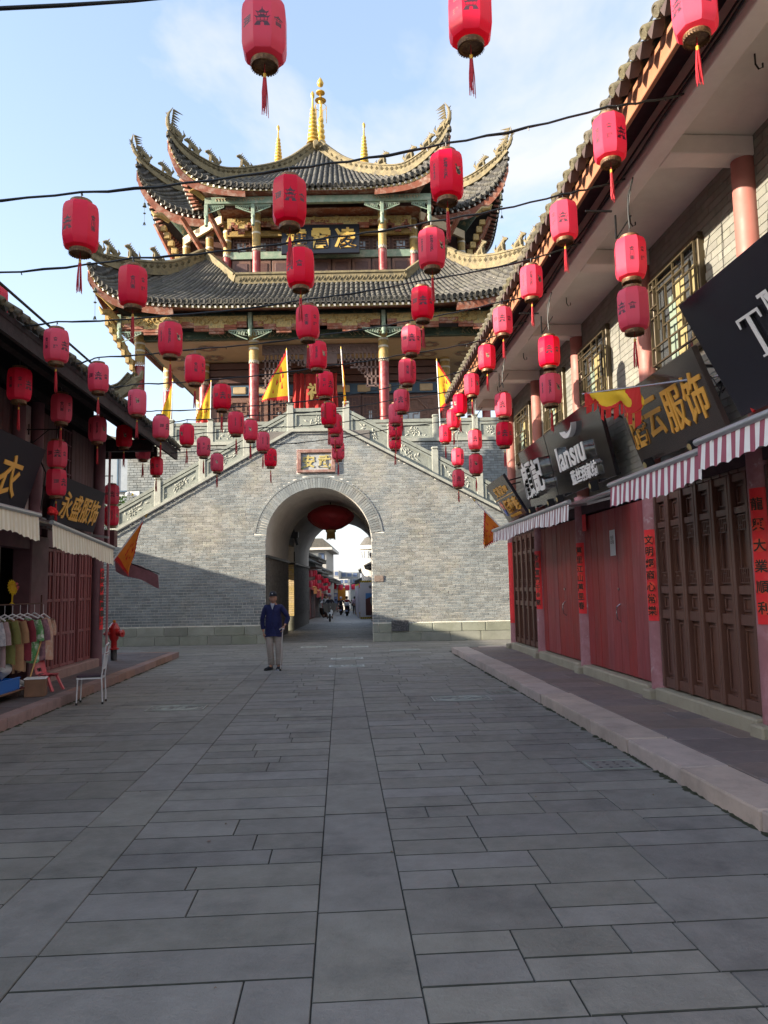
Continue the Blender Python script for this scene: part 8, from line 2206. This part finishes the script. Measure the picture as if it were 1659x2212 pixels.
block('pale grey apartment block far off at the end of the street on the left',-10.5,-8.0,128,140,4.9,M_cone,3,False)
block('low cream apartment block far off at the street end in the centre',-8.2,-6.0,120,127,3.3,M_white2,2,False)
block('dark grey flat roofed block far off at the street end on the right',-8.0,-4.9,134,146,4.7,M_cgrey,3,False)
rt=thing('round_tower_house','pale round cornered tower house with a tiled cap above the right roofs','building',T3(-.9,60,gz(60)))
q=MB(); q.lathe([(1.0,gz(60)),(1.0,4.9)],20,(-.95,61.5,0)); q.build('wall',M_cone,rt,smooth=40)
q=MB(); q.lathe([(1.0,4.9),(1.25,4.95),(1.25,5.25),(1.0,5.3)],20,(-.95,61.5,0)); q.build('cornice',M_white2,rt,smooth=30)
q=MB(); q.lathe([(1.15,5.3),(.7,5.9),(.1,6.15)],20,(-.95,61.5,0)); q.lathe([(.15,6.1),(.12,6.5),(.0,6.6)],8,(-.95,61.5,0)); q.build('roof',M_tile,rt,smooth=30)
for k in range(10):
    a=R(180+k*19); q=MB(); q.M=T3(-.95,61.5,0)@RZ(a); q.box(1.0,1.03,-.13,.13,4.2,4.8); q.build('window',M_pane,rt)
# awnings, cloths, small lanterns along the far street
for i,(x,y,z_,m) in enumerate(((-4.2,43.5,2.2,M_orf),(-4.3,46.5,2.0,M_redf),(-4.5,50.0,2.1,M_orf),(-4.7,54.5,1.9,M_redf),(-5.0,61,1.8,M_redf),(-5.2,66,1.7,M_orf))):
    q=MB(); q.grid(lambda u,v:(x-.5+.5*u,y+2.4*v,z_+gz(y)-.25*u-.04*math.sin(v*20)),3,10); q.grid(lambda u,v:(x+.02*math.sin(v*30),y+2.4*v,z_+gz(y)-.25-.35*u-.05*math.sin(v*33)),3,14)
    tag(q.build('shop_awning',m,None,smooth=60),('orange' if m is M_orf else 'red')+' cloth shop awning, %s along the left beyond the arch'%wn[i],'awning','far shop awnings')
k=0
for y in (43.2,45.4,47.6,49.8,52.0,54.5,57,60,63,67):
    for zz_,nm in ((2.75,'upper'),(2.15,'lower')):
        o=protos[0] if False else inst('red_lantern',ME_body,None,T3(-4.35-.03*(y-43),y,zz_+gz(y)+.1*(k%3))@SC(.8,.8,.8)); tag(o,'small %s red lantern, number %s in depth on the left beyond the arch'%(nm,['one','two','three','four','five','six','seven','eight','nine','ten'][k]) if False else '%s red lantern of the %s hanging pair on the left beyond the arch'%(nm,ORD[k]),'lantern','far lanterns on the left'); 
    k+=1
for i in range(7):
    o=inst('red_lantern',ME_body,None,T3(at_(705+i*14,92),92,2.0+.12*math.cos(i-3)*-1)@SC(1.7,1.7,1.4)); tag(o,'tiny red lantern, %s from the left, on the string across the far street'%ORD[i],'lantern','far lanterns across the street')
q=MB(); q.tube([(at_(700+i*10,92),92,2.42-.02*math.sin(i)) for i in range(11)],.02,4); tag(q.build('lantern_cable',M_wire,None),'thin cable of tiny lanterns across the far street','cable')
